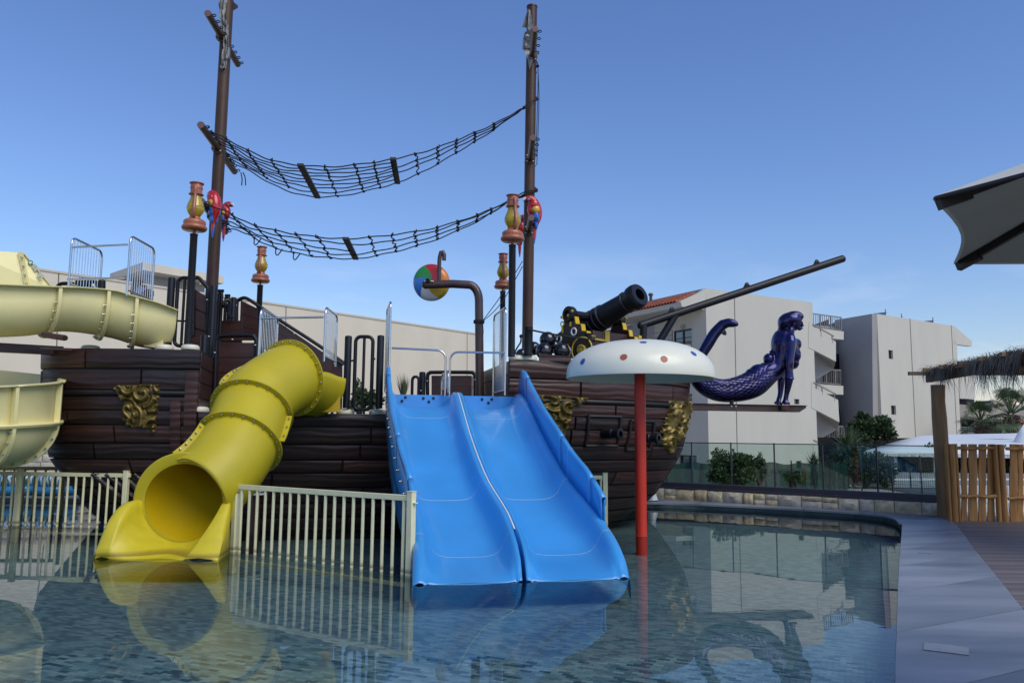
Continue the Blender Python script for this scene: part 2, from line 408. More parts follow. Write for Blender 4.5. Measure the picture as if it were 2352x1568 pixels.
# right arm: from camera to the corner, cut across the band
ci = [i for i, p in enumerate(inner)][0:9]
innR = resamp(cr([tuple(p) for p in inner[:9]], 6), 72)
outR = resamp(cr([tuple(p) for p in db], 6), 72)
slabs = [0, 9, 17, 25, 33, 41, 49, 56, 63, 72]
for a, b_ in zip(slabs, slabs[1:]):
    mb = MB(); top = []; g = .004
    I = innR[a:b_+1]; O = outR[a:b_+1]
    I = [p.copy() for p in I]; O = [p.copy() for p in O]
    I[0] += (I[1]-I[0]).normalized()*g; O[0] += (O[1]-O[0]).normalized()*g; I[-1] -= (I[-1]-I[-2]).normalized()*g; O[-1] -= (O[-1]-O[-2]).normalized()*g
    for p, q in zip(I, O):
        dirn = (q-p).normalized()
        p1 = p-dirn*.05
        top.append([p1+V3((0, 0, -.045)), p1+V3((0, 0, -.008)), p1+dirn*.008, p.lerp(q, .33), p.lerp(q, .66), q, q+V3((0, 0, -.045))])
    mb.grid(top)
    o = build(mb, 'coping_slab', M_cop if len(COL.objects) % 2 else M_cop2, cop, smooth=30)
# back arm, receding to the left
back_in = [inner[i] for i in range(8, len(inner))]+[V3((-1, 19.9, .12)), V3((-5, 20.1, .12)), V3((-10, 19.9, .12)), V3((-26, 19.7, .12))]
bi = resamp(cr([tuple(p) for p in back_in], 6), 60)
for k in range(0, 60, 2):
    I = [p.copy() for p in bi[k:k+3]]; mb = MB(); rows = []
    I[0] += (I[1]-I[0]).normalized()*.006
    I[-1] -= (I[-1]-I[-2]).normalized()*.006
    for j, p in enumerate(I):
        t = (I[min(j+1, 2)]-I[max(j-1, 0)]).normalized(); nn = V3((t.y, -t.x, 0)); p = p-V3((0, 0, .004))
        q = p+nn*.8; p1 = p-nn*.06
        rows.append([p1+V3((0, 0, -.04)), p1, q, q+V3((0, 0, -.04))])
    mb.grid(rows); build(mb, 'coping_slab', M_cop2, cop, smooth=30)
cpoly = [PZ(x, y, .111) for x, y in ((2076, 1222), (2074, 1203), (2061, 1189), (2030, 1181), (1960, 1174.4), (1960, 1165), (2060, 1170), (2160, 1180), (2196, 1194), (2215, 1215), (2225, 1250), (2150, 1245))]
build(MB().prism(cpoly, (0, 0, -.03)), 'corner_slab', M_cop2, cop, smooth=0)
# skimmer / lid plates on the coping
for px, py, w_, l_, lab in ((2125, 1203, .10, .10, 'far'), (2124, 1268, .16, .12, 'mid'), (2173, 1488, .30, .26, 'near')):
    c = PZ(px, py, .1245); 
    d = (PZ(px+3, py-40, .12)-c).normalized(); l = V3((d.y, -d.x, 0))
    mb = MB().beam(c-d*l_/2, c+d*l_/2, w_, .004)
    build(mb, 'lid_plate', pbr('lid_plate_grey', (.24, .26, .29), .5, var=.1, vscale=9), cop, smooth=0)

# --- timber deck boards right of the coping
deck = struct(bpy.data.objects.new('deck', None)); COL.objects.link(deck); WL['deck'] = V3((0, 0, 0))
M_db = [pbr('deck_board_%d' % i, c, .55, var=.18, vscale=3, stretch=(.4, 6, 1), bump=.25, bscale=20) for i, c in enumerate(((.15, .12, .115), (.125, .10, .097), (.18, .15, .14)))]
yb = 3.0
outc = cr([tuple(p) for p in db], 6)
def band_x(y):
    ys = [p[1] for p in outc]; xs = [p[0] for p in outc]; return interp(y, ys, xs)
k = 0
while yb < 17.0:
    x0 = band_x(yb+.07)-.02; xs = [x0] + [x for x in (x0+1.1+((k*37) % 10)*.24, x0+3.6+((k*53) % 10)*.2) if x < 16] + [17]
    for a, b_ in zip(xs, xs[1:]):
        mb = MB().box(((a+b_)/2, yb+.065, .092), (b_-a-.006, .126, .05)); build(mb, 'deck_board', M_db[(k*7+int(a*3)) % 3], deck, smooth=0)
    yb += .134; k += 1
struct(build(MB().prism([V3((p[0]+.03, p[1], .068)) for p in outc if 2.4 < p[1] < 15.6]+[V3((band_x(15.6)+.2, 17.1, .068)), V3((18, 17.1, .068)), V3((18, 2.4, .068))], (0, 0, -.005)), 'deck_underlay', pbr('dark_underlay', (.03, .025, .022), .9), loc=(0, 0, 0)))

# --- low stone wall behind the pool, dark kerb and glass fence
def lerpP(a, b_, t): return V3(a).lerp(V3(b_), t)
WR = PZ(2166, 1186, .1); WLf = PZ(1440, 1141, .1)
wdir = (WLf-WR).normalized(); WLf = WR+wdir*14.5; wn = V3((wdir.y, -wdir.x, 0))
if wn.y < 0: wn = -wn
sw = thing('stone_wall', 'low wall of rough honey stone blocks behind the pool, under the glass fence', 'wall', WR)
build(MB().prism([WR+wn*.06, WLf+wn*.06, WLf+wn*.30, WR+wn*.30], (0, 0, .27)), 'core', pbr('wall_mortar', (.40, .36, .28), .9, var=.1), sw, smooth=0)
M_st = [pbr('honey_stone_%d' % i, c, .85, var=.25, vscale=7, bump=1, bscale=14) for i, c in enumerate(((.56, .45, .28), (.60, .52, .37), (.52, .46, .36), (.62, .50, .30)))]
def stone_block(a, b_, z0, z1, nrm, dep, seed):
    rr = random.Random(seed); nu, nv = 6, 3; rows = []
    for j in range(nv+1):
        row = []
        for i in range(nu+1):
            e_ = (0 if i in (0, nu) or j in (0, nv) else 1)
            p = a.lerp(b_, i/nu)+V3((0, 0, z0+(z1-z0)*j/nv))+nrm*(-dep*(.35+.65*rr.random()) if e_ else 0)
            if e_ == 0: p += V3((0, 0, (rr.random()-.5)*.012))
            row.append(p)
        rows.append(row)
    mb = MB().grid(rows)
    mb.prism([a+nrm*.001+V3((0, 0, z0+.004)), b_+nrm*.001+V3((0, 0, z0+.004)), b_+nrm*.001+V3((0, 0, z1-.004)), a+nrm*.001+V3((0, 0, z1-.004))], nrm*.06)
    return mb
s = 0.0; k = 0; Lw = (WLf-WR).length
while s < Lw-.1:
    ln = .26+rnd.random()*.30; e_ = min(s+ln, Lw); a = WR+wdir*(s+.008); b_ = WR+wdir*(e_-.008)
    a = V3((a.x, a.y, 0)); b_ = V3((b_.x, b_.y, 0))
    if k > 3 and rnd.random() < .3:
        zc = .1+.12+rnd.random()*.05
        build(stone_block(a, b_, .1, zc-.006, wn, .035, k), 'stone', M_st[k % 4], sw, smooth=50); build(stone_block(a, b_, zc+.006, .37, wn, .03, k+99), 'stone', M_st[(k+2) % 4], sw, smooth=50)
    else: build(stone_block(a, b_, .1, .37+rnd.uniform(-.012, .012), wn, .075, k), 'stone', M_st[(k*3+1) % 4], sw, smooth=50)
    s = e_; k += 1
gf = thing('glass_fence', 'clear glass panel fence with thin dark posts on a dark kerb behind the pool', 'fence', WR+wn*.25)
kb0 = WR+wn*.02+V3((0, 0, .27)); kb1 = WLf+wn*.02+V3((0, 0, .27))
M_kerb = pbr('dark_kerb_metal', (.045, .042, .055), .5, var=.1)
build(MB().prism([kb0+V3((0, 0, .003)), kb1+V3((0, 0, .003)), kb1+wn*.34+V3((0, 0, .003)), kb0+wn*.34+V3((0, 0, .003))], (0, 0, .05)), 'kerb', M_kerb, gf, smooth=0)
build(MB().prism([kb0+wn*.12+V3((0, 0, .053)), kb1+wn*.12+V3((0, 0, .053)), kb1+wn*.34+V3((0, 0, .053)), kb0+wn*.34+V3((0, 0, .053))], (0, 0, .11)), 'kerb', M_kerb, gf, smooth=0)
M_dark = pbr('dark_metal', (.02, .022, .025), .4, var=.1)
# glass
M_gl = bpy.data.materials.new('fence_glass'); M_gl.use_nodes = True; nt = M_gl.node_tree; nt.nodes.clear(); L = nt.links.new
mo = nt.nodes.new('ShaderNodeOutputMaterial'); mxs = nt.nodes.new('ShaderNodeMixShader'); tr = nt.nodes.new('ShaderNodeBsdfTransparent'); gl = nt.nodes.new('ShaderNodeBsdfGlossy'); fr = nt.nodes.new('ShaderNodeFresnel'); fr.inputs[0].default_value = 1.45
tr.inputs[0].default_value = (.82, .90, .88, 1); gl.inputs['Roughness'].default_value = .02
L(fr.outputs[0], mxs.inputs[0]); L(tr.outputs[0], mxs.inputs[1]); L(gl.outputs[0], mxs.inputs[2]); L(mxs.outputs[0], mo.inputs[0])
def on_line(px, p0, dirv):      # horizontal distance along a line at picture column px (eye level)
    r_ = ray(px, 1000); a = r_.x/r_.y
    return (a*p0.y-p0.x)/(dirv.x-a*dirv.y)
fp0 = WR+wn*.25; ts = [on_line(px, fp0, wdir) for px in (2148, 2011, 1887, 1777, 1678, 1588)]
sp = ts[-1]-ts[-2]
while ts[-1] < Lw-1.2: ts.append(ts[-1]+1.35)
ZT = P(2148, 1024, (fp0+wdir*ts[0]).y).z
for t in ts:
    p = fp0+wdir*t; build(MB().box((p.x, p.y, (ZT+.42)/2+.02), (.028, .028, ZT-.42)), 'post', M_dark, gf, smooth=0)
for a, b_ in zip(ts, ts[1:]):
    p = fp0+wdir*(a+.02); q = fp0+wdir*(b_-.02)
    mb = MB().prism([V3((p.x, p.y, .44)), V3((q.x, q.y, .44)), V3((q.x, q.y, ZT-.012)), V3((p.x, p.y, ZT-.012))], wn*.010)
    build(mb, 'pane', M_gl, gf, smooth=0)
p = fp0+wdir*ts[0]; q = fp0+wdir*ts[-1]
build(MB().beam((p.x, p.y, ZT), (q.x, q.y, ZT), .03, .022), 'top_rail', M_dark, gf, smooth=0)
# ================================================================== SHIP
TH = math.asin(.216); SU = V3((math.cos(TH), math.sin(TH), 0)); SV = V3((-math.sin(TH), math.cos(TH), 0)); S0 = V3((-1.1, 15.5, 0))
def SH(s, v, z): return S0+SU*s+SV*v+V3((0, 0, z))
CLV = 2.3
def s_tip(z): return interp(z, (-.4, -.1, .4, .8, 1.33, 1.74, 2.57, 3.3), (3.9, 4.3, 5.0, 5.3, 5.67, 5.8, 5.9, 5.93))
def s_st(z): return interp(z, (-.4, .3, 1.2, 2.2, 3.3), (-6.2, -6.8, -7.45, -7.65, -7.7))
def gz(z): return 1-.27*max(0, (2.05-z)/2.05)**1.5 if z < 2.05 else 1.0
QB, QS = 6.0, 4.6          # parameter lengths of the bow and stern sweeps
QA, QZ = -4.6, .8
SX = (0, .25, .5, .66, .78, .88, 1); SS = (0, .33, .66, .86, .97, 1.0, 1.0); SF = (1, .97, .88, .76, .6, .4, 0)
def hull(q, z, off=0):
    g = CLV*gz(z)
    def at(q):
        if q > QZ:
            w_ = min(1, (q-QZ)/QB); s = QZ+(s_tip(z)-QZ)*math.sin(w_*math.pi/2); f = max(0, math.cos(w_*math.pi/2))**1.25
            f = max(f, .0)
        elif q < QA:
            w_ = min(1, (QA-q)/QS); s = QA+(s_st(z)-QA)*interp(w_, SX, SS); f = interp(w_, SX, SF)
        else: s, f = q, 1
        return s, CLV-g*f
    s, v = at(q); p = SH(s, v, z)
    if off:
        s1, v1 = at(q-.05); s2, v2 = at(q+.05); t = SU*(s2-s1)+SV*(v2-v1)
        if t.length < 1e-6: t = SU
        n_ = V3((t.y, -t.x, 0)).normalized(); p = p+n_*off
    return p
def hull_find(px, py):
    """(q, z) of the near hull seen at a picture position"""
    best = None; q = QA-QS*.9
    while q < QZ+QB*.99:
        z = 1.5
        for _ in range(4):
            p = hull(q, z); z = P(px, py, p.y).z
        p = hull(q, z); x, y = PX(p); e_ = abs(x-px)
        if best is None or e_ < best[0]: best = (e_, q, z)
        q += .02
    return best[1], best[2]
ship = thing('pirate_ship', 'brown pirate ship playhouse with moulded plank hull standing in the pool', 'pirate ship', SH(0, CLV, 0))
qs = [QA-QS+QS*i/24 for i in range(24)]+[QA+(QZ-QA)*i/10 for i in range(10)]+[QZ+QB*i/30 for i in range(31)]
zs = [-.4, -.1, .2, .5, .8, 1.1, 1.4, 1.7, 1.95, 2.05]
def mirror(p):      # across the centre line plane
    d = (p-SH(0, CLV, 0)).dot(SV); return p-SV*(2*d)
mb = MB(); rows = []
for z in zs:
    near = [hull(q, z, -.012) for q in qs]; far = [mirror(p) for p in near]
    rows.append(near+list(reversed(far)))
mb.grid(rows, closed=True); hb = build(mb, 'hull_body', M_hulld, ship, smooth=40)
def section_shell(name, q0, q1, z0, z1, step=.25):
    qq = []; q = q0
    while q < q1: qq.append(q); q += step
    qq.append(q1); mb = MB(); rows = []
    for z in [z0+(z1-z0)*i/4 for i in range(5)]:
        near = [hull(q, z, -.012) for q in qq]; far = [mirror(p) for p in near]; rows.append(near+list(reversed(far)))
    mb.grid(rows, closed=True)
    return build(mb, name, M_hulld, ship, smooth=40)
ZS, ZM, ZB = 3.22, 2.08, 3.2
QSE, QBS = -4.72, 1.02
section_shell('stern_body', QA-QS, QSE, 2.05, ZS-.02); section_shell('bow_body', QBS, QZ+QB, 2.05, ZB-.02)
def deck_plate(name, q0, q1, z, mat):
    qq = [q0+(q1-q0)*i/30 for i in range(31)]; near = [hull(q, z, -.03) for q in qq]; far = [mirror(p) for p in near]
    mb = MB().grid([near, far]); return build(mb, name, mat, ship, smooth=0)
deck_plate('mid_deck', QSE, QBS, ZM-.04, M_deck); deck_plate('stern_deck', QA-QS, QSE, ZS-.04, M_deck); deck_plate('bow_deck', QBS, QZ+QB, ZB-.04, M_deck)
# bulkheads facing the middle deck
for q, nm in ((QSE, 'bulkhead'), (QBS, 'bulkhead')):
    a = hull(q, ZM, -.02); b_ = mirror(a)
    for k in range(4):
        z0 = ZM-.03+k*.28; mb = MB().beam(a+V3((0, 0, z0+.135-ZM)), b_+V3((0, 0, z0+.135-ZM)), .05, .268)
        build(mb, 'bulkhead_board', M_brown, ship, bevel=.008)
# planks
def plank(q0, q1, z0, z1, mat, th=.034, name='plank', off=0.0, smooth=50):
    n_ = max(2, int((q1-q0)/.22)); dq = [0, .012/(q1-q0), .05/(q1-q0)]
    uu = sorted(set(dq+[i/n_ for i in range(1, n_)]+[1-d for d in dq])); ww = [0, .025, .09, .5, .91, .975, 1]
    oo = [-.008, th*.80, th, th*1.03, th, th*.80, -.008]; rows = []
    for w_, o_ in zip(ww, oo):
        rows.append([hull(q0+(q1-q0)*u, z0+(z1-z0)*w_, off+(o_ if .5*dq[1] < u < 1-.5*dq[1] else -.008)) for u in uu])
    return build(MB().grid(rows), name, mat, ship, smooth=smooth)
LOW = [(1.84, 2.08), (1.51, 1.815), (1.22, 1.49), (.975, 1.20), (.70, .955), (.41, .68), (.13, .39), (-.2, .11)]
UP = [(2.84, 3.2), (2.46, 2.82), (2.10, 2.335)]
prn = random.Random(5)
def row_of(z0, z1, q0, q1, mats, lens=(1.3, 2.5), **k):
    q = q0-prn.random()*1.0
    while q < q1-.05:
        e_ = q+lens[0]+prn.random()*(lens[1]-lens[0]); a, b_ = max(q, q0), min(e_, q1)
        if q1-b_ < .3: b_ = q1
        if b_-a > .15: plank(a+.008, b_-.008, z0, z1, prn.choice(mats), **k)
        q = e_ if b_ < q1 else q1
mm = [M_hull, M_hullb, M_hullb]
QST = QA-QS*.98
for z0, z1 in LOW:
    if z0 > 1.8:
        row_of(z0, z1, QSE+.02, QBS-.02, [M_hullb], (1.6, 2.2), th=.05)
        row_of(z0, z1, QST, QSE-.02, [M_hullb]); row_of(z0, z1, QBS+.02, QZ+QB*.985, [M_hull, M_hullb])
    else: row_of(z0, z1, QST, QZ+QB*.985, mm if z0 > .5 else [M_hullb])
for i, (z0, z1) in enumerate(UP):
    row_of(z0, z1, QST, QSE+.03, [M_hull, M_hullb], th=.06 if i == 0 else .034)
    row_of(z0, z1, QBS-.03, QZ+QB*.985, [M_hull], (1.8, 2.8), th=.05 if i == 0 else .034)
# dark moulding under the upper strakes, and a stem post
for q0, q1 in ((QST, QSE), (QBS, QZ+QB*.985)):
    pts = [hull(q0+(q1-q0)*i/40, 2.40, .025) for i in range(41)]
    build(MB().tube(pts, .052, 8), 'moulding', M_hulld, ship)
stem = [hull(QZ+QB, z, .0)+SU*.0 for z in [-.3+i*.25 for i in range(15)]]
build(MB().tube(stem, .085, 8), 'stem_post', M_hullb, ship)
# framing timbers of the stern at its right end
for q0, q1, z0, z1 in ((-5.25, -5.02, 1.18, 2.28), (-4.98, -4.70, 1.55, 2.82)):
    rows = [[hull(q0+(q1-q0)*u, z0+(z1-z0)*w_, o_) for u, o_ in ((0, 0), (.06, .07), (.5, .085), (.94, .07), (1, 0))] for w_ in [i/8 for i in range(9)]]
    build(MB().grid(rows), 'frame_timber', M_hull, ship, smooth=50)
# carved dark quarter scroll low on the stern
for k in range(5):
    q0 = -7.1+k*.33; pts = [hull(q0+.15*math.sin(t*3)+t*.55, .95-t*.9, .035) for t in [i/10 for i in range(11)]]
    build(MB().tube(pts, [.03+.05*math.sin(math.pi*i/10) for i in range(11)], 8), 'carved_scroll', M_hullb, ship)
# gold ornaments: a backing following the hull, and scrolls over it
def ornament(outline, seed, nsp):
    """outline: picture polygon; scrolls of gold relief inside it"""
    qz = [hull_find(*p) for p in outline]; q0, q1 = min(a for a, b_ in qz), max(a for a, b_ in qz); z0, z1 = min(b_ for a, b_ in qz), max(b_ for a, b_ in qz)
    def ins(q, z):
        c = False; j = len(qz)-1
        for i in range(len(qz)):
            a, b_ = qz[i], qz[j]
            if (a[1] > z) != (b_[1] > z) and q < (b_[0]-a[0])*(z-a[1])/(b_[1]-a[1])+a[0]: c = not c
            j = i
        return c
    rr = random.Random(seed); N = 60; vs = []; fs = []; idx = {}
    cen = [(q0+(q1-q0)*rr.random(), z0+(z1-z0)*rr.random(), rr.choice((-1, 1)), rr.random()*6) for _ in range(nsp)]
    for j in range(N):
        for i in range(N):
            q = q0+(q1-q0)*(i+.5)/N; z = z0+(z1-z0)*(j+.5)/N
            if not ins(q, z): continue
            # nearest scroll centre gives a spiral ridge
            d, c = min((math.hypot(q-a[0], z-a[1]), a) for a in cen)
            an = math.atan2(z-c[1], q-c[0]); h = .5+.5*math.cos(c[2]*an*1.0+d*42+c[3])
            edge_ = all(ins(q+a, z+b_) for a, b_ in ((.03, 0), (-.03, 0), (0, .03), (0, -.03)))
            o_ = (.05+.075*h) if edge_ else .03
            idx[(i, j)] = len(vs); vs.append(hull(q, z, o_))
    for (i, j) in idx:
        if (i+1, j) in idx and (i, j+1) in idx and (i+1, j+1) in idx: fs.append((idx[i, j], idx[i+1, j], idx[i+1, j+1], idx[i, j+1]))
    return build(MB().add(vs, fs), 'gold_ornament', M_gold, ship, smooth=60, label=None)
ornament([(268, 882), (370, 880), (369, 905), (363, 950), (360, 1003), (352, 990), (330, 985), (300, 984), (282, 965), (282, 925), (262, 890)], 2, 11)
ornament([(1225, 903), (1350, 912), (1348, 926), (1318, 935), (1310, 955), (1306, 985), (1296, 1012), (1240, 1000), (1225, 960)], 5, 12)
ornament([(1533, 917), (1578, 921), (1581, 950), (1570, 985), (1562, 1005), (1548, 1022), (1535, 1046), (1512, 1020), (1512, 990), (1524, 960), (1532, 940)], 9, 10)
# gun ports with short black guns on the bow side
for px, py, qy in ((1385, 990, 0), (1470, 1000, 0)):
    q, z = hull_find(px, py); qh, zh = .33, .30
    mb = MB()
    for a, b_ in (((q-qh, z-zh), (q-qh, z+zh)), ((q+qh, z-zh), (q+qh, z+zh)), ((q-qh, z+zh), (q+qh, z+zh)), ((q-qh, z-zh), (q+qh, z-zh))):
        mb.tube([hull(a[0]+(b_[0]-a[0])*t, a[1]+(b_[1]-a[1])*t, .05) for t in (0, .25, .5, .75, 1)], .036, 8)
    fr_ = build(mb, 'gun_port_frame', M_hulld, ship)
    mb = MB().grid([[hull(q-qh+2*qh*i/4, z+dz, .012) for i in range(5)] for dz in (-zh, zh)]); build(mb, 'gun_port_recess', pbr('port_dark', (.004, .004, .005), .6), ship)
    pa = hull(q, z-.05, .0); nn = (hull(q, z, .3)-hull(q, z, 0)).normalized(); dd = (nn+SU*.35).normalized()
    build(MB().lathe([(.10, 0), (.10, .25), (.085, .27), (.085, .36), (.115, .38), (.115, .45), (.06, .46), (.06, .25)], 18, pa, dd), 'port_gun', M_black, ship)
# hull rivets
rv = MB(); 
bolt_me = MB().lathe([(.013, 0), (.013, .006), (.007, .011), (.007, .02), (0, .021)], 8).mesh('bolt', (0, 0, 0)); bolt_me.materials.append(M_bolt)
wcap_me = MB().ell((0, 0, 0), (.02, .02, .014), 10, 6).mesh('bolt_cap', (0, 0, 0)); wcap_me.materials.append(M_white)

# ------------------------------------------------------------------ cream post feet on the rail
def dome(px, py, w_, Y, zb):
    c = P(px, py, Y); c.z = zb; r = w_/2*Y/FPX
    return MB().lathe([(r, 0), (r*1.02, .03), (r*.97, .07), (r*.8, .095), (r*.45, .105), (0, .108)], 24, c)
def on_deck(px, z, vv):    # point on the ship at picture column px, v inboard, height z
    a = (px-CX)/FPX
    # s such that x/y == a (eye level approximation then refine)
    lo, hi = -9, 8
    for _ in range(40):
        mid = (lo+hi)/2; x, y = PX(SH(mid, vv, z))
        if x < px: lo = mid
        else: hi = mid
    return SH(mid, vv, z)
def foot(px, z, vv, w_=40, nm='post_foot'):
    c = on_deck(px, z, vv); r = w_/2*c.y/FPX
    build(MB().lathe([(r, 0), (r*1.03, .03), (r*.98, .06), (r*.82, .085), (r*.45, .095), (0, .098)], 24, c), nm, M_cream, ship)
    return c
for px, z, vv in ((377, ZS, .35), (437, ZS, .22), (208, ZS, .9), (459, ZM, .12), (793, ZM, .12), (868, ZM, .12), (1188, ZB, .12), (1213, ZB, .12)): foot(px, z, vv, 40 if vv > .12 else 40)

# ------------------------------------------------------------------ masts
def ring_me():
    mb = MB().tube([(math.cos(a)*.035+.045, 0, math.sin(a)*.025) for a in [2*math.pi*k/12 for k in range(12)]], .011, 6, closed=True); me = mb.mesh('eye_ring', (0, 0, 0)); me.materials.append(M_black); return me
RING = ring_me()
def mast(px_b, py_b, px_t, py_t, Y, yards, label, zb, grp='ship masts'):
    b0 = P(px_b, py_b, Y); t0 = P(px_t, py_t, Y); d = (t0-b0).normalized(); base = b0+d*((zb-b0.z)/d.z); r = .125
    m_ = thing('mast', label, 'mast', base, grp)
    build(MB().tube([base, base.lerp(t0, .33), base.lerp(t0, .66), t0], [r, r, r, r*.98], 20), 'pole', M_mast, m_, smooth=40)
    build(MB().lathe([(r*1.06, 0), (r*1.06, .03), (0, .04)], 20, t0, d), 'pole_cap', M_pipe, m_)
    for (nx, ny), (jx, jy), back, nr in yards:
        j = P(jx, jy, Y); q = PZ(nx, ny, j.z); AX = (j-q).normalized(); L_ = (j-q).length; f = j+AX*(back*L_); SD = V3((AX.y, -AX.x, 0))
        yd = build(MB().tube([q, j, f], .072, 16), 'yard', M_mast, m_, smooth=40)
        build(MB().lathe([(.07, 0), (.07, .006), (0, .007)], 16, q, -AX), 'yard_end', M_terra if False else pbr('yard_end_brown', (.16, .09, .075), .4), yd)
        for sg in (-1, 1):
            c = j+AX*(sg*.13); fl_ = build(MB().lathe([(.125, 0), (.125, .025), (.075, .03)], 18, c, AX*sg), 'flange', M_mast, yd)
            for k in range(4):
                a = math.pi/4+k*math.pi/2; inst(wcap_me, 'bolt_cap', yd, c+AX*(sg*.03)+SD*(.1*math.cos(a))+V3((0, 0, .1*math.sin(a))))
        for k in range(nr):
            for sg in (-1, 1):
                t = .25+.68*(k/(nr-1)) if nr > 1 else .5
                inst(RING, 'eye_ring', yd, j+AX*(sg*t*L_*(1 if sg < 0 else back))+SD*.068)
    return m_
mast(487, 655, 524, -12, 16.7, [((477, 31), (513, 92), 1.05, 4), ((461, 287), (503, 345), 1.0, 4), ((462, 462), (492, 500), .98, 4)], 'tall left mast with three cross spars, its top cut off by the picture edge', ZS-.05)
mast(1211, 800, 1222, 18, 18.2, [((1229, 67), (1222, 137), 1.0, 4), ((1224, 316), (1217, 369), 1.0, 4), ((1220, 500), (1214, 532), 1.0, 2)], 'tall right mast of the pirate ship beside the raised bow deck', ZB-.05)
for px, py in ((1237, 228), (1236, 437)):
    c = P(px-6, py, 18.2); build(MB().prism([c+V3((-.06, 0, -.09)), c+V3((-.06, 0, .12)), c+V3((.06, 0, .03)), c+V3((.06, 0, -.02))], (0, .012, 0)), 'rope_lug', M_pipe, bpy.data.objects['mast.001'], smooth=0)
c = P(541, 16, 16.7); build(MB().prism([c+V3((-.06, 0, -.09)), c+V3((-.06, 0, .12)), c+V3((.05, 0, .03)), c+V3((.05, 0, -.02))], (0, .012, 0)), 'rope_lug', M_pipe, bpy.data.objects['mast'], smooth=0)

# ragged flags wound round the mast tops
M_flag = pbr('worn_flag_cloth', (.12, .13, .14), .85, var=.5, vscale=6, bump=.6, bscale=14, col2=(.42, .42, .40), detail=4)
M_flagd = pbr('black_flag_cloth', (.025, .028, .033), .85, var=.5, vscale=3, bump=.4, bscale=14, col2=(.20, .21, .22))
def rag(path, w0, w1, seed, mat, name, label, Y, cat='flag', wind=None):
    rr = random.Random(seed); pts = cr([(*P(x, y, Y),) for x, y in path], 6); rows = []; N = len(pts)
    for i, p in enumerate(pts):
        t = i/(N-1); w_ = w0+(w1-w0)*t; row = []
        for k in range(9):
            u = k/8-.5; fold = .05*math.sin(k*1.9+i*.55)+.03*rr.random()
            row.append(V3(p)+V3((u*w_, -.14-fold, .03*math.sin(i*1.3+k)*(1 if 0 < k < 8 else 2.2)+.02*rr.random())))
        rows.append(row)
    return build(MB().grid(rows), name, mat, None, smooth=60, label=label, cat=cat, solid=.004)
rag([(521, -8), (516, 30), (520, 60), (523, 90), (526, 125), (520, 150), (519, 166)], .16, .12, 3, M_flag, 'flag', 'torn grey and black flag wrapped round the top of the left mast', 16.7)
fg = thing('flag', 'black pirate flag with pale print hanging from the top of the right mast', 'flag', P(1213, 120, 18.0))
def cloth(poly, mat, nm, Y=18.02, th=.01):
    build(MB().prism([P(x, y, Y+.05*math.sin(i*2.1)) for i, (x, y) in enumerate(poly)], (0, th, 0)), nm, mat, fg, smooth=0)
cloth([(1213, 20), (1215, 24), (1222, 60), (1217, 66), (1209, 64), (1199, 62)], M_flagd, 'cloth_panel')
cloth([(1215, 22), (1219, 24), (1224, 62), (1216, 72), (1212, 66)], M_flag, 'cloth_fold', 17.96)
cloth([(1206, 74), (1216, 67), (1223, 72), (1220, 110), (1212, 118), (1200, 113), (1201, 88)], M_flagd, 'cloth_panel', 17.99)
cloth([(1206, 82), (1212, 78), (1217, 84), (1214, 93), (1211, 100), (1209, 108), (1206, 105), (1209, 92)], M_flag, 'flag_print', 17.93)
cloth([(1202, 112), (1214, 114), (1222, 126), (1224, 140), (1216, 160), (1213, 140), (1208, 126)], M_flag, 'cloth_fold', 17.97)
cloth([(1234, 116), (1238, 118), (1239, 124), (1235, 127)], M_flag, 'cloth_scrap', 18.1)
# ================================================================== YELLOW TUBE SLIDE
ys = thing('tube_slide', 'yellow enclosed tube slide curving down from the ship into the pool', 'slide', PZ(420, 1250, 0))
TR = .60
YP = [(*P(733, 882, 14.95),), (*P(712, 877, 14.70),), (*P(668, 868, 14.15),), (*P(607, 905, 13.55),), (*P(578, 945, 13.2),), (*P(549, 1020, 12.62),), (*P(500, 1090, 12.15),), (*P(423, 1153, 11.75),)]
yp = cr(YP, 8)
yt = []
for i in range(len(yp)):
    t = V3(yp[min(i+1, len(yp)-1)])-V3(yp[max(i-1, 0)]); yt.append(t.normalized())
yt[-1] = V3((.03, -.99, -.10)).normalized()
for k, wgt in ((2, .75), (3, .5), (4, .3), (5, .15)): yt[-k] = (yt[-k]*(1-wgt)+yt[-1]*wgt).normalized()
def yfr(i):
    t = yt[i]; u = (V3((0, 0, 1))-t*t.z).normalized(); b_ = t.cross(u); return V3(yp[i]), t, u, b_
def ring_at(i, r, n_=40):
    p, t, u, b_ = yfr(i); return [p+u*(r*math.cos(2*math.pi*k/n_))+b_*(r*math.sin(2*math.pi*k/n_)) for k in range(n_)]
nI = len(yp)-1
joints = [0, 16, 32, 40, nI]
build(MB().grid([ring_at(i, TR)[9:32] for i in range(0, 17)]), 'entry_trough', M_yel, ys, smooth=60, solid=.02)
for a, b_ in list(zip(joints, joints[1:]))[1:]:
    build(MB().grid([ring_at(i, TR) for i in range(a, b_+1)], closed=True), 'tube_section', M_yel, ys, smooth=60)
build(MB().grid([ring_at(i, TR-.03) for i in range(17, nI+1)], closed=True), 'tube_lining', M_yel2, ys, smooth=60)
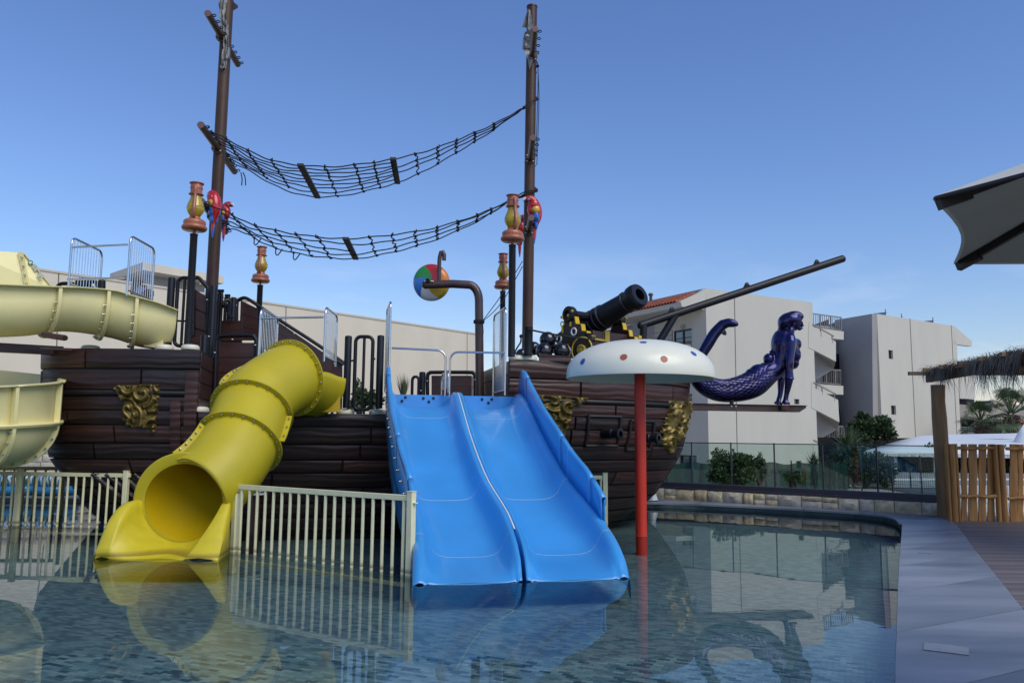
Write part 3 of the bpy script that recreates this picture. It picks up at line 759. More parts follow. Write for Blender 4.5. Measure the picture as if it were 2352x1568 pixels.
def flange(i, r0, r1, w_, nb, name='flange', mat=None, bolts=True):
    p, t, u, b_ = yfr(i)
    prof = [(r0, -w_), (r1, -w_), (r1, -.003), (r1-.006, 0), (r1, .003), (r1, w_), (r0, w_)]
    f = build(MB().lathe(prof, 56, p, t, cap=False), name, mat or M_yel, ys, smooth=40)
    if bolts:
        rot = t.to_track_quat('Z', 'Y').to_matrix()
        for k in range(nb):
            a = 2*math.pi*(k+.5)/nb; q = p+rot @ V3((math.cos(a), math.sin(a), 0))*((r0+r1)/2+.01)+t*w_
            inst(bolt_me, 'bolt', ys, q, t.to_track_quat('Z', 'Y'), (1.2, 1.2, 1.9))
    return f
flange(16, TR-.005, TR+.092, .014, 24); flange(32, TR-.005, TR+.085, .013, 24); flange(40, TR-.005, TR+.085, .013, 24)
# exit ring
p, t, u, b_ = yfr(nI)
build(MB().lathe([(TR-.04, -.04), (TR+.12, -.04), (TR+.125, -.02), (TR+.125, .015), (TR+.11, .03), (TR+.01, .035), (TR-.04, .02), (TR-.04, -.04)], 64, p, t, cap=False), 'exit_ring', M_yel, ys, smooth=22)
# lengthwise seam flanges with bolts
def seam(i0, i1, ang0, ang1=None, hgt=.085, nb=6):
    ang1 = ang0 if ang1 is None else ang1; mb = MB(); rows = []
    for i in range(i0, i1+1):
        an = ang0+(ang1-ang0)*(i-i0)/max(1, (i1-i0)); p, t, u, b_ = yfr(i); d = u*math.cos(an)+b_*math.sin(an); s_ = t.cross(d)
        rows.append([p+d*(TR-.01)-s_*.012, p+d*(TR+hgt)-s_*.012, p+d*(TR+hgt)+s_*.012, p+d*(TR-.01)+s_*.012])
    build(MB().grid(rows, closed=True), 'seam_flange', M_yel, ys, smooth=40)
    for k in range(nb):
        i = i0+int((i1-i0)*(k+.5)/nb); an = ang0+(ang1-ang0)*(i-i0)/max(1, (i1-i0)); p, t, u, b_ = yfr(i); d = u*math.cos(an)+b_*math.sin(an); s_ = t.cross(d)
        vw = (CAMP-p).dot(s_); sg = 1 if vw > 0 else -1
        inst(bolt_me, 'bolt', ys, p+d*(TR+hgt*.6)+s_*(sg*.012), (s_*sg).to_track_quat('Z', 'Y'), (1.4, 1.4, 2))
seam(17, 31, R(58), R(40), nb=8); seam(33, 39, R(-92), nb=3); seam(41, nI-4, R(40), R(18), nb=5); pass
build(MB().prism([P(690, 946, 14.62), P(781, 946, 14.62), P(781, 869, 14.62), P(742, 858, 14.62), P(690, 872, 14.62)], (0, .03, 0)), 'side_plate', M_yel2, ys, smooth=0)  # the deeper yellow paints the shade on this face
# mounting plate at the ship
pl_ = [P(705, 945, 14.95), P(782, 945, 14.78), P(782, 868, 14.78), P(705, 855, 14.95)]
build(MB().prism(pl_, SV*.04), 'mounting_plate', M_yel, ys, smooth=0)
build(MB().beam(P(742, 857, 14.6), P(783, 869, 14.72), .14, .012), 'rim_lip', M_yel, ys, smooth=0)
for px, py in ((777, 938), (777, 944)): inst(wcap_me, 'bolt_cap', ys, P(px, py, 14.7))
# open run-out trough
rc = V3(yp[nI]); rt = V3((-.03, -1, 0)).normalized(); rl = V3((1, -.03, 0)).normalized()
ntr = 14; LT = .73; rows = []
for k in range(ntr+1):
    w_ = k/ntr; c = rc+V3((0, -.03, 0))+rt*(LT*w_); c.z = 0
    hl_ = rc.z*(1-w_**2.9)+.012; hr_ = rc.z*(1-w_)**1.05+.012; z0 = interp(w_, (0, .5, 1), (rc.z-TR+.04, .03, -.03))
    Wl = TR-.02+.09*w_**.6; Wr = TR-.02-.20*w_**1.5; ol = .14+.05*w_; orr = .115+.33*w_**1.3
    def lip(sgn, W_, h_, ow):
        o = c+rl*(sgn*(W_+ow)); return [V3((o.x, o.y, -.15))+rl*(sgn*.02), V3((o.x, o.y, h_*.5)), V3((o.x, o.y, h_-.035)), c+rl*(sgn*(W_+ow*.82))+V3((0, 0, h_)), c+rl*(sgn*(W_+ow*.45))+V3((0, 0, h_+.016)), c+rl*(sgn*(W_+.012))+V3((0, 0, h_+.004))]
    row = lip(-1, Wl, hl_, ol)
    for j in range(17):
        a = math.pi+math.pi*j/16; L_ = math.cos(a) < 0; W_ = Wl if L_ else Wr; hw = hl_ if L_ else hr_; zz = min(z0, hw-.005)
        row.append(c+rl*(W_*math.cos(a))+V3((0, 0, zz+(hw-zz)*(1+math.sin(a)))))
    row += list(reversed(lip(1, Wr, hr_, orr)))
    rows.append(row)
build(MB().grid(rows), 'exit_trough', M_yel, ys, smooth=70, solid=.012)
# front ends of the trough walls fade under the water; drain cap on the right toe
dc = PZ(447, 1272, .02)
build(MB().lathe([(.075, 0), (.075, .01), (.06, .016), (.05, .012), (.03, .016), (.012, .018), (0, .018)], 24, dc+V3((0, -.02, .0)), V3((0, -.8, .6))), 'drain_cap', pbr('drain_cap_grey', (.18, .18, .18), .4, .5, bump=.2, bscale=70), ys)
# support leg under the tube
lb = PZ(583, 1226, 0); lb.z = -.35
build(MB().tube([lb, lb+V3((0, 0, 1.05))], .085, 18), 'support_leg', M_brown, ys)
build(MB().lathe([(.15, 0), (.15, .025), (.09, .03), (.09, .055), (.15, .06), (.15, .085), (.09, .09)], 20, V3((lb.x, lb.y, .66))), 'support_flange', M_white, ys)
build(MB().tube([V3((lb.x, lb.y, .7)), V3((lb.x-.15, lb.y-.1, 1.25))], .075, 14), 'support_leg', M_brown, ys)
st = yfr(36); d = (st[2]*math.cos(R(-92))+st[3]*math.sin(R(-92)))

# sticker: small round green mark on the right seam
# ================================================================== RAILINGS of stainless tube
def rail_panel(parent, a, dirv, length, z0, z1, nb, rad=.021, low=None, slope=0., name='railing'):
    """hoop frame with upright bars; a = foot of the near post"""
    a = V3((a[0], a[1], z0)); dirv = V3(dirv).normalized(); b_ = a+dirv*length; rc_ = .13
    pts = [a, V3((a.x, a.y, z1-rc_))]
    for k in range(1, 7):
        an = math.pi/2*k/6; pts.append(V3((a.x, a.y, z1-rc_))+dirv*(rc_*(1-math.cos(an)))+V3((0, 0, rc_*math.sin(an))))
    z1b = z1-slope
    for k in range(0, 7):
        an = math.pi/2*k/6; pts.append(V3((b_.x, b_.y, z1b-rc_))-dirv*(rc_*(1-math.sin(an)))+V3((0, 0, rc_*math.cos(an))))
    pts += [V3((b_.x, b_.y, z1b-rc_)), V3((b_.x, b_.y, z0 if low is None else low))]
    fr_ = build(MB().tube(pts, rad, 10), name, M_steel, parent, smooth=60)
    zb = z0+.10
    build(MB().tube([a+V3((0, 0, .10)), b_+V3((0, 0, .10))], rad*.8, 8), 'bottom_rail', M_steel, fr_)
    for k in range(1, nb+1):
        q = a+dirv*(length*k/(nb+1)); t = k/(nb+1); zt = z1-slope*t-.012
        if min(t, 1-t)*length < rc_: zt -= .03
        build(MB().tube([V3((q.x, q.y, zb)), V3((q.x, q.y, zt))], .0075, 6, caps=False), 'bar', M_steel, fr_)
    return fr_
def bar_between(parent, a, b_, r=.019, nm='cross_bar'):
    return build(MB().tube([a, b_], r, 10), nm, M_steel, parent)
# yellow slide railings
yl = P(595, 800, 14.55); yr = P(743.5, 840, 14.35); zt = P(595, 708, 14.55).z; zt2 = P(743.5, 705, 14.35).z
NV = V3((-.03, 1, 0)).normalized()
rail_panel(ys, yl, NV, 1.2, 3.05, zt, 10); rail_panel(ys, yr, NV, 1.1, 3.0, zt2, 10)
bar_between(ys, P(596, 731, 14.55), P(743, 728, 14.35))

# ================================================================== BLUE DOUBLE SLIDE
bs = thing('double_slide', 'wide blue two lane open slide running from the ship down into the pool', 'slide', PZ(1208, 1320, 0))
BY = (9.2, 9.66, 10.1, 10.5, 10.9, 11.3, 12.1, 13.2, 14.3, 14.65, 15.0, 15.35)
BX = (.20, .169, .12, .055, -.03, -.14, -.376, -.66, -.90, -.97, -1.03, -1.09)
BZ = (-.10, .00, .085, .18, .32, .47, .79, 1.36, 1.96, 2.12, 2.20, 2.22)
stn = [9.61, 9.67, 9.75, 9.85, 10.1, 10.3, 10.5, 10.7, 10.9, 11.1, 11.3, 11.6, 11.9, 12.2, 12.6, 13.0, 13.4, 13.8, 14.1, 14.4, 14.6, 14.8, 15.0, 15.2, 15.35]
yspl = cr([(y, x, z) for y, x, z in zip(BY, BX, BZ)], 6)
def bctr(y):
    ys_ = [q[0] for q in yspl]; return interp(y, ys_, [q[1] for q in yspl]), interp(y, ys_, [q[2] for q in yspl])
def curb(y):    # height of the rounded side curb above the floor
    return interp(y, (9.2, 9.66, 9.8, 10.0, 10.3, 10.8, 11.5, 15.35), (.0, .03, .16, .24, .29, .32, .30, .28))
def divh(y): return interp(y, (9.2, 9.66, 9.8, 10.0, 10.4, 10.9, 12, 14.9, 15.2, 15.35), (.0, .03, .17, .25, .32, .34, .31, .31, .26, .12))
def bpt(y, a, h):
    x, z = bctr(y); return V3((x, y, z+h))+SU*a
LW = 1.2
def lane_profile(y, side):
    """floor of one lane with filleted sides; side -1 left, 1 right; from the divider outwards"""
    c = curb(y); dv = divh(y); o = []
    a0, a1 = .075, LW-.04
    seq = [(a0-.05, dv+.0), (a0-.012, dv+.0), (a0+.015, dv-.03), (a0+.045, dv*.70), (a0+.08, dv*.42), (a0+.13, dv*.2), (a0+.20, dv*.06), (a0+.30, .0), (.5, -.004), (.62, -.006), (.75, -.004), (a1-.30, .0), (a1-.20, c*.06), (a1-.12, c*.2), (a1-.06, c*.42), (a1-.02, c*.70), (a1+.01, c-.03), (a1+.035, c), (a1+.08, c+.008), (a1+.13, c-.01), (a1+.15, c-.05), (a1+.155, c-.25)]
    return [bpt(y, side*a, h) for a, h in seq]
for sd_ in (-1, 1):
    build(MB().grid([lane_profile(y, sd_) for y in stn]), 'lane', M_blue, bs, smooth=70, solid=.012)
# divider ridge (two halves with sealant between)
for sd_ in (-1, 1):
    rows = []
    for y in stn:
        dv = divh(y); g = interp(y, (9.6, 10.2, 10.6), (.05, .03, .004)) if y < 10.6 else .004
        rows.append([bpt(y, sd_*g, dv-.3), bpt(y, sd_*g, dv-.008), bpt(y, sd_*(g+.012), dv+.004), bpt(y, sd_*.05, dv+.008), bpt(y, sd_*.085, dv-.012), bpt(y, sd_*.098, dv-.05)])
    build(MB().grid(rows), 'divider_half', M_blue, bs, smooth=70)
build(MB().grid([[bpt(y, a, divh(y)+.003) for a in (-.008, .008)] for y in stn if 10.5 <= y < 15.2]), 'sealant_line', M_seam, bs, solid=.004)
# outer tall side panels with rolled top
def wallh(y): return interp(y, (10.6, 10.62, 11.4, 12.5, 13.6, 14.4, 14.8, 15.1, 15.25, 15.4), (.54, .60, .74, .78, .70, .66, .72, .74, .60, .30))
def side_panel(sd_, y0, y1, nm='side_panel'):
    rows = []; ys_ = [y0+(y1-y0)*i/max(2, int((y1-y0)/.12)) for i in range(max(2, int((y1-y0)/.12))+1)]
    for y in ys_:
        h = wallh(y); c = curb(y)
        seq = [(LW+.06, c-.04), (LW+.055, c+(h-c)*.5), (LW+.05, h-.02), (LW+.06, h+.004), (LW+.085, h+.012), (LW+.115, h), (LW+.12, h-.04), (LW+.105, h-.10)]
        rows.append([bpt(y, sd_*a, h_) for a, h_ in seq])
    rows2 = rows
    o = build(MB().grid(rows2), nm, M_blue, bs, smooth=70, solid=.012)
    # outer skin
    rows = [[bpt(y, sd_*(LW+.105), wallh(y)-.03), bpt(y, sd_*(LW+.105), -.02 if y > 11.0 else curb(y)-.05), bpt(y, sd_*(LW+.10), -.30)] for y in ys_]
    build(MB().grid(rows), 'outer_skin', M_blue, bs, smooth=40, solid=.01)
for sd_ in (-1, 1):
    for y0, y1 in ((10.72, 11.15), (11.16, 12.35), (12.36, 14.55), (14.56, 15.35)): side_panel(sd_, y0, y1)
# curb outer skirts at the bottom
for sd_ in (-1, 1):
    rows = [[bpt(y, sd_*(LW+.112), curb(y)-.05)-V3((0, 0, 0)), V3((*bpt(y, sd_*(LW+.12), 0).xy, -.12))] for y in stn if y <= 11.4]
    build(MB().grid(rows), 'skirt', M_blue, bs, smooth=40, solid=.01)
# joint lines of pale sealant across the lanes
for y in (10.45, 12.0, 14.35):
    for sd_ in (-1, 1):
        a = lane_profile(y-.0027, sd_); b_ = lane_profile(y+.0027, sd_); dn = (V3(*[bpt(y+.1, 0, 0)])-V3(*[bpt(y-.1, 0, 0)])).normalized() if False else (bpt(y+.1, 0, 0)-bpt(y-.1, 0, 0)).normalized(); r0_, r1_ = [], []
        for j in range(2, 20):
            tg = (a[j+1]-a[j-1]).normalized(); nn = tg.cross(dn); nn = nn if nn.z > 0 or nn.dot(SU)*sd_ < 0 and nn.z > -.01 else -nn
            r0_.append(a[j]+nn*.0095); r1_.append(b_[j]+nn*.0095)
        build(MB().grid([r0_, r1_]), 'sealant_line', M_seam, bs, smooth=0)
        if y > 11:
            h = wallh(y)
            build(MB().grid([[bpt(y-dy, sd_*(LW+.045), curb(y)), bpt(y-dy, sd_*(LW+.04), h-.02), bpt(y-dy, sd_*(LW+.06), h+.014), bpt(y-dy, sd_*(LW+.12), h+.005)] for dy in (-.004, .004)]), 'sealant_line', M_seam, bs, smooth=0)
# back plates with drain holes above the platform
M_hole = pbr('dark_hole', (.004, .004, .006), .6)
for sd_ in (-1, 1):
    a0, a1 = (.10, LW-.04) if sd_ > 0 else (-(LW-.04), -.10)
    A = bpt(15.30, a0, 0); B = bpt(15.30, a1, 0)
    bpn = [A, B, B+V3((0, 0, .235)), A+V3((0, 0, .235))]
    bp_ = build(MB().prism(bpn, SV*.03), 'back_plate', M_blue, bs, bevel=.008)
    xs_ = (-.98, -1.06, -1.12) if sd_ < 0 else ()
    for u, h in ((.40, .17), (.50, .105), (.58, .175), (.08, .18), (.02, .11)) if sd_ < 0 else ((.40, .17), (.52, .105), (.58, .175)):
        c = A.lerp(B, u if sd_ > 0 else u+.12)+V3((0, 0, h))-SV*.004
        build(MB().lathe([(.028, 0), (.028, .006), (0, .006)], 14, c, -SV), 'drain_hole', M_hole, bp_)
# bolts down the left outer skin
for k in range(13):
    y = 11.0+k*.32; inst(bolt_me, 'bolt', bs, bpt(y, -(LW+.115), wallh(y)-.30), (-SU).to_track_quat('Z', 'Y'), (2, 2, 2))
# entry railings of stainless steel
zr = P(897, 692, 15.1).z
rail_panel(bs, P(893.5, 845, 15.1), SV, 1.05, 2.55, zr, 9)
rr_ = P(1160, 900, 15.0); zr2 = P(1160, 705, 15.0).z
rail_panel(bs, rr_, SV, 1.15, 2.45, zr2, 9)
def hoop(pa, pb, pc, r=.02):      # horizontal bar from pa, bending down at pb, ending at pc
    d = (pb-pa).normalized(); rr2 = .16; pts = [pa, pb-d*rr2]
    for k in range(1, 7):
        an = math.pi/2*k/6; pts.append(pb-d*rr2+d*(rr2*math.sin(an))+V3((0, 0, -rr2*(1-math.cos(an)))))
    pts.append(pc); build(MB().tube(pts, r, 10), 'hoop_bar', M_steel, bs, smooth=60)
pa = P(900, 799, 15.1); pb = P(1024, 805, 15.1); hoop(pa, pb, V3((pb.x, pb.y, 2.42)))
pa = P(1160, 810, 15.0); pb = P(1034, 808, 15.05); hoop(pa, pb, V3((pb.x, pb.y, 2.42)))
rail_panel(bs, P(1029, 905, 15.2), SV, .95, 2.5, P(1029, 852, 15.2).z, 7, rad=.017)

# ================================================================== BEIGE SLIDE (upper and lower run of one trough slide)
be = thing('trough_slide', 'pale beige open trough slide leaving the stern and curling back below at the left edge', 'slide', P(20, 1240, 13.5))
WL[be.name] = V3(be.location)
def trough(pts, r, wallL, wallR, nper=8, flanges=(), endr=None, name='trough_section'):
    """pts: bottom-of-trough path (x,y,z,extraL,extraR)"""
    pp = cr(pts, nper); rows = []; fr_ = []
    for i, q in enumerate(pp):
        p = V3(q[:3]); t = V3(pp[min(i+1, len(pp)-1)][:3])-V3(pp[max(i-1, 0)][:3]); t.z = 0; t.normalize(); l = V3((t.y, -t.x, 0)) # right hand of travel
        eL, eR = q[3], q[4]; c = p+V3((0, 0, r)); row = []
        row += [c-l*(r+.10)+V3((0, 0, eL-.02)), c-l*(r+.10)+V3((0, 0, eL)), c-l*(r+.02)+V3((0, 0, eL+.012)), c-l*r+V3((0, 0, eL-.01))]
        for k in range(19):
            a = math.pi+math.pi*k/18; row.append(c+l*(r*math.cos(a))+V3((0, 0, r*math.sin(a))))
        row += [c+l*r+V3((0, 0, eR-.01)), c+l*(r+.02)+V3((0, 0, eR+.012)), c+l*(r+.10)+V3((0, 0, eR)), c+l*(r+.10)+V3((0, 0, eR-.02))]
        rows.append(row); fr_.append((c, t, l, eL, eR))
    cuts = [0]+sorted(flanges)+[len(pp)-1]
    for a, b_ in zip(cuts, cuts[1:]): build(MB().grid(rows[a:b_+1]), name, M_beige, be, smooth=60, solid=.014)
    for i in flanges:
        c, t, l, eL, eR = fr_[i]; ring = []
        angs = [math.pi+math.pi*k/24 for k in range(25)]
        for dt in (-.028, .028):
            for rad in ((r+.005, r+.095) if dt < 0 else (r+.095, r+.005)):
                ring.append([c-l*rad+V3((0, 0, eL))+t*dt]+[c+l*(rad*math.cos(a))+V3((0, 0, rad*math.sin(a)))+t*dt for a in angs]+[c+l*rad+V3((0, 0, eR))+t*dt])
        build(MB().grid(ring+[ring[0]]), 'flange', M_beige, be, smooth=40)
        tv = t if (CAMP-c).dot(t) > 0 else -t
        for k in range(12):
            a = math.pi+math.pi*(k+.5)/12; inst(bolt_me, 'bolt', be, c+l*((r+.055)*math.cos(a))+V3((0, 0, (r+.055)*math.sin(a)))+tv*.03, tv.to_track_quat('Z', 'Y'), (1.5, 1.5, 2.4))
    return fr_
up = []
for px, pyr, pyb, Y, eL, eR in ((358, 712, 812, 14.75, .0, .0), (295, 688, 803, 14.45, .0, .0), (225, 668, 782, 14.2, .0, .0), (120, 658, 768, 13.75, 0, .0), (20, 655, 779, 13.3, 0, 0), (-110, 652, 785, 12.9, 0, 0), (-300, 652, 800, 12.6, 0, 0)):
    c = P(px, pyb, Y); up.append((c.x, c.y+.40, c.z+.11, eL, eR))
rz = P(225, 668, 14.2).z-P(225, 782, 14.2).z
# ex tra wall heights so the rim meets the photo
up2 = []
for (x, y, z, a, b_), (px, pyr, pyb, Y) in zip(up, ((358, 712, 812, 14.75), (295, 688, 803, 14.45), (225, 668, 782, 14.2), (120, 658, 768, 13.75), (20, 655, 779, 13.3), (-110, 652, 785, 12.9), (-300, 652, 800, 12.6))):
    h = P(px, pyr, Y-.1).z-P(px, pyb, Y).z-.11; up2.append((x, y, z, h-.55, h-.55+(0)))
trough(up2, .55, 0, 0, flanges=(10, 18, 28))
# end plate at the stern
c0 = V3(up2[0][:3])
build(MB().prism([P(330, 795, 14.75), P(374, 800, 14.75), P(374, 716, 14.75), P(352, 708, 14.75), P(330, 760, 14.75)], (0, .03, 0)), 'end_plate', M_beige, be, smooth=0)
# raised far wall at the bend, upper left
Yw = 14.35
fwp = [P(-80, 575, Yw-.5), P(0, 577, Yw-.2), P(54, 581, Yw), P(122, 661, Yw+.15), P(122, 672, Yw+.15), P(-80, 672, Yw-.5)]
build(MB().prism(fwp, (0, .02, 0)), 'raised_wall', M_beige, be, smooth=0)
build(MB().prism([P(46, 580, Yw-.03), P(54, 581, Yw-.03), P(71, 662, Yw-.03), P(62, 662, Yw-.03)], (0, -.07, 0)), 'flange', M_beige, be, smooth=0)
for k in range(4): inst(bolt_me, 'bolt', be, P(51+k*3.5, 592+k*20, Yw-.12), V3((0, -1, 0)).to_track_quat('Z', 'Y'), (1.5, 1.5, 2.4))
build(MB().beam(P(54, 580, Yw), P(123, 662, Yw+.15), .09, .012), 'rim_lip', M_beige, be, smooth=0)
M_stk = pbr('sticker_green', (.03, .25, .16), .4); 
sk = build(MB().lathe([(.045, 0), (.045, .003), (0, .003)], 16, P(70, 603, Yw-.01), (0, -1, .1)), 'sticker', M_stk, be)
build(MB().lathe([(.026, 0), (.026, .002), (0, .002)], 12, P(70, 603, Yw-.014), (0, -1, .1)), 'sticker_centre', M_white, sk)
for (x, y, w_) in ((80, 615, .16), (92, 634, .10)): build(MB().beam(P(x-4, y-6, Yw+.005), P(x+5, y+5, Yw+.005), .002, .09), 'sticker', pbr('sticker_pale', (.5, .52, .42), .4, var=.3, vscale=30), be, smooth=0)
# lower run: comes back from the left, turns and leaves left again
low = []
for x, y, zb, zr_ in ((-13, 14.75, 1.60, 3.0), (-10.5, 14.7, 1.46, 2.8), (-9.2, 14.5, 1.36, 2.67), (-8.45, 14.05, 1.28, 2.55), (-8.2, 13.45, 1.2, 2.45), (-8.5, 12.85, 1.12, 2.36), (-9.3, 12.5, 1.05, 2.30), (-10.6, 12.3, .95, 2.22), (-13, 12.2, .8, 2.1)):
    zr_ += .12*max(0, min(1, (y-13)/1.2)); low.append((x-.32, y, zb-.05, zr_-zb-.61, (zr_-zb-.61)*1.0))
frl = trough(low, .66, 0, 0, flanges=(29, 36))
# mid-height flange ring round the bend (outer side)
pp = cr(low, 8); rows = []
for i in range(6, len(pp)-2):
    c, t, l, eL, eR = frl[i]; z_ = V3((0, 0, .03))
    out_ = -l if True else l
    rows.append([c+out_*.655+z_, c+out_*.77+z_, c+out_*.78+z_*.3, c+out_*.76-z_, c+out_*.655-z_])
build(MB().grid(rows), 'mid_flange', M_beige, be, smooth=50)
# brown support arm and bracket under the upper run
build(MB().beam(P(-60, 795, 13.6), P(143, 806, 14.6), .16, .16), 'support_arm', M_brown, be, bevel=.01)
build(MB().beam(P(90, 800, 13.9), P(165, 803, 14.3), .10, .05), 'bracket', M_brown, be, bevel=.01)
bpts = [P(x, y, 13.35) for x, y in ((100, 768), (122, 772), (150, 776))]
build(MB().tube(bpts, .05, 6, sx=1.8), 'saddle', M_brown, be)
# two sided steel railing at its entry
za = P(160, 545, 14.25).z; zb_ = P(296, 541, 14.15).z
rail_panel(be, P(157, 662, 14.25), NV, 1.15, P(157, 662, 14.25).z, za, 10, low=P(157, 662, 14.25).z)
rail_panel(be, P(291, 679, 14.15), NV, 1.05, P(291, 679, 14.15).z, zb_, 10)
bar_between(be, P(163, 568, 14.25), P(293, 562, 14.15)); bar_between(be, P(155, 642, 14.25), P(288, 638, 14.15))
# ================================================================== THINGS ON THE SHIP
def cyl(a, b_, r, n_=14): return MB().tube([a, b_], r, n_)
def round_post(parent, foot_, ztop, r, name='post', mat=None, capped=True):
    top = V3((foot_.x, foot_.y, ztop)); prof = [(r, 0), (r, ztop-foot_.z-r*.6)]
    if capped: prof += [(r*.92, ztop-foot_.z-r*.25), (r*.7, ztop-foot_.z-.01), (0, ztop-foot_.z)]
    else: prof += [(r*1.08, ztop-foot_.z-.03), (r*1.08, ztop-foot_.z), (0, ztop-foot_.z)]
    return build(MB().lathe(prof, 18, foot_), name, mat or M_black, parent, smooth=40)
def hoop_pts(a, b_, z0, z1, rc_=.10, low=None):
    d = (b_-a).normalized(); pts = [V3((a.x, a.y, z0)), V3((a.x, a.y, z1-rc_))]
    for k in range(1, 6):
        an = math.pi/2*k/5; pts.append(V3((a.x, a.y, z1-rc_))+d*(rc_*(1-math.cos(an)))+V3((0, 0, rc_*math.sin(an))))
    for k in range(0, 6):
        an = math.pi/2*k/5; pts.append(V3((b_.x, b_.y, z1-rc_))-d*(rc_*(1-math.sin(an)))+V3((0, 0, rc_*math.cos(an))))
    pts.append(V3((b_.x, b_.y, z0 if low is None else low))); return pts
def loop_gate(name, label, x0, x1, yt, yb, Y, nbar, cat='barrier', r=.035, posts=()):
    """closed tube loop with upright bars between black posts"""
    a = P(x0, yb, Y); b_ = P(x1, yb, Y); z1 = P((x0+x1)/2, yt, Y).z; z0 = a.z
    t_ = thing(name, label, cat, a); b_.z = a.z
    pts = hoop_pts(a, b_, z0+.1, z1); d = (b_-a).normalized()
    pts = pts[1:-1]
    low = []
    for k in range(0, 6):
        an = math.pi/2*k/5; low.append(V3((b_.x, b_.y, z0+.1))-d*(.1*(1-math.cos(an)))-V3((0, 0, .1*math.sin(an))))
    for k in range(0, 6):
        an = math.pi/2*k/5; low.append(V3((a.x, a.y, z0))+d*(.1*(1-math.sin(an)))+V3((0, 0, .1*(1-math.cos(an)))))
    build(MB().tube(pts+low, r, 10, closed=True), 'loop_frame', M_black, t_, smooth=50)
    for k in range(1, nbar+1):
        q = a.lerp(b_, k/(nbar+1)); build(MB().tube([V3((q.x, q.y, z0)), V3((q.x, q.y, z1))], r*.8, 8), 'bar', M_black, t_)
    for (px, pt, pb, rp) in posts:
        f = P(px, pb, Y); round_post(t_, f, P(px, pt, Y).z, rp)
    return t_, a, b_, z0, z1
# barrier right of the yellow slide: two posts and a loop gate
g, a, b_, z0, z1 = loop_gate('barrier_gate', 'black tube loop gate between two black posts, right of the yellow tube slide', 812, 852, 773, 940, 15.05, 1, posts=((795, 770, 937, .068), (870, 769, 938, .068)))
for (x0, x1, y) in ((803, 812, 828), (852, 862, 824), (852, 862, 896)):
    build(cyl(P(x0, y, 15.05), P(x1, y, 15.05), .018, 8), 'clamp', M_black, g)
# stern gate
g, a, b_, z0, z1 = loop_gate('barrier_gate', 'black tube loop gate between two posts on the stern, beside the beige slide', 400, 432, 638, 794, 14.9, 1, posts=((385.5, 636, 793, .068),))
build(cyl(P(386, 736, 14.9), P(446, 738, 14.9), .018, 8), 'clamp', M_black, g)

# lantern builder ------------------------------------------------------------
def lantern_thing(px, pyt, pyb, Y, pxb, pyb2, label, rpost=.068, zfoot=None, yaw=0.):
    """lantern whose top/bottom show at pyt/pyb, standing on a black post with foot at (pxb, pyb2)"""
    top = P(px, pyt, Y); bot = P(px, pyb, Y); hgt = (top.z-bot.z)*1.0; s = hgt/.87
    foot_ = V3((bot.x, bot.y, P(pxb, pyb2, Y).z if zfoot is None else zfoot))
    L_ = thing('lantern', label, 'lantern', foot_, 'lanterns on posts around the ship')
    round_post(L_, foot_, bot.z-.06*s, rpost, 'lantern_post', capped=False)
    o = V3((bot.x, bot.y, bot.z)); S = lambda pr: [(r*s, z*s) for r, z in pr]
    build(MB().tube([o-V3((0, 0, .1*s)), o+V3((0, 0, .02))], .025*s, 10), 'stem', M_terra, L_)
    build(MB().lathe(S([(.0, .0), (.19, .005), (.215, .03), (.22, .055), (.205, .08), (.185, .10), (.192, .125), (.19, .165), (.165, .19), (.11, .205), (.095, .235), (.09, .25), (0, .25)]), 28, o), 'base', M_terra, L_, smooth=45)
    build(MB().lathe(S([(.075, .245), (.10, .28), (.135, .335), (.152, .395), (.148, .44), (.128, .50), (.103, .56), (.088, .62), (.082, .66)]), 28, o), 'globe', M_amber, L_, smooth=60)
    build(MB().lathe(S([(.09, .64), (.128, .655), (.128, .668), (.10, .68), (.10, .76), (.108, .765), (.104, .80), (.098, .84), (.125, .858), (.125, .870), (.10, .872), (0, .868)]), 28, o), 'chimney', M_terra, L_, smooth=40)
    for sg in (-1, 1):
        d = V3((math.sin(yaw), -math.cos(yaw), 0))*sg
        pts = cr([tuple(o+d*(.10*s)+V3((0, 0, .79*s))), tuple(o+d*(.125*s)+V3((0, 0, .75*s))), tuple(o+d*(.13*s)+V3((0, 0, .62*s))), tuple(o+d*(.155*s)+V3((0, 0, .50*s))), tuple(o+d*(.19*s)+V3((0, 0, .36*s))), tuple(o+d*(.16*s)+V3((0, 0, .25*s))), tuple(o+d*(.09*s)+V3((0, 0, .22*s)))], 4)
        build(MB().tube(pts, .030*s, 10), 'handle', M_terra, L_, smooth=60)
    e1 = V3((math.cos(yaw), math.sin(yaw), 0)); e2 = V3((-e1.y, e1.x, 0))
    wire = MB()
    for tilt in (.12,):
        pts = []
        for k in range(24):
            a = 2*math.pi*k/24; pts.append(o+e1*(.150*s*math.cos(a))+e2*(.150*s*math.sin(a))+V3((0, 0, (.415+.10*tilt*math.cos(a)*2)*s)))
        wire.tube(pts, .0035*s, 5, closed=True)
    build(wire, 'globe_wire', M_terra, L_)
    return L_
lantern_thing(446, 421, 530, 14.75, 437, 792, 'copper coloured lantern with yellow globe on a black post in front of the left mast', zfoot=ZS, yaw=.25)
lantern_thing(598, 567, 649, 19.2, 596, 760, 'copper lantern on the far side, alone against the sky right of the left mast', zfoot=ZM-.04, yaw=0.1)
lantern_thing(1177, 449, 555, 15.2, 1168, 812, 'large copper lantern with yellow globe just left of the right mast', zfoot=ZB, yaw=.35)
lantern_thing(1155, 583, 663, 20.0, 1152, 800, 'smaller copper lantern half hidden behind the black post by the right mast', zfoot=ZM-.04, yaw=.2)

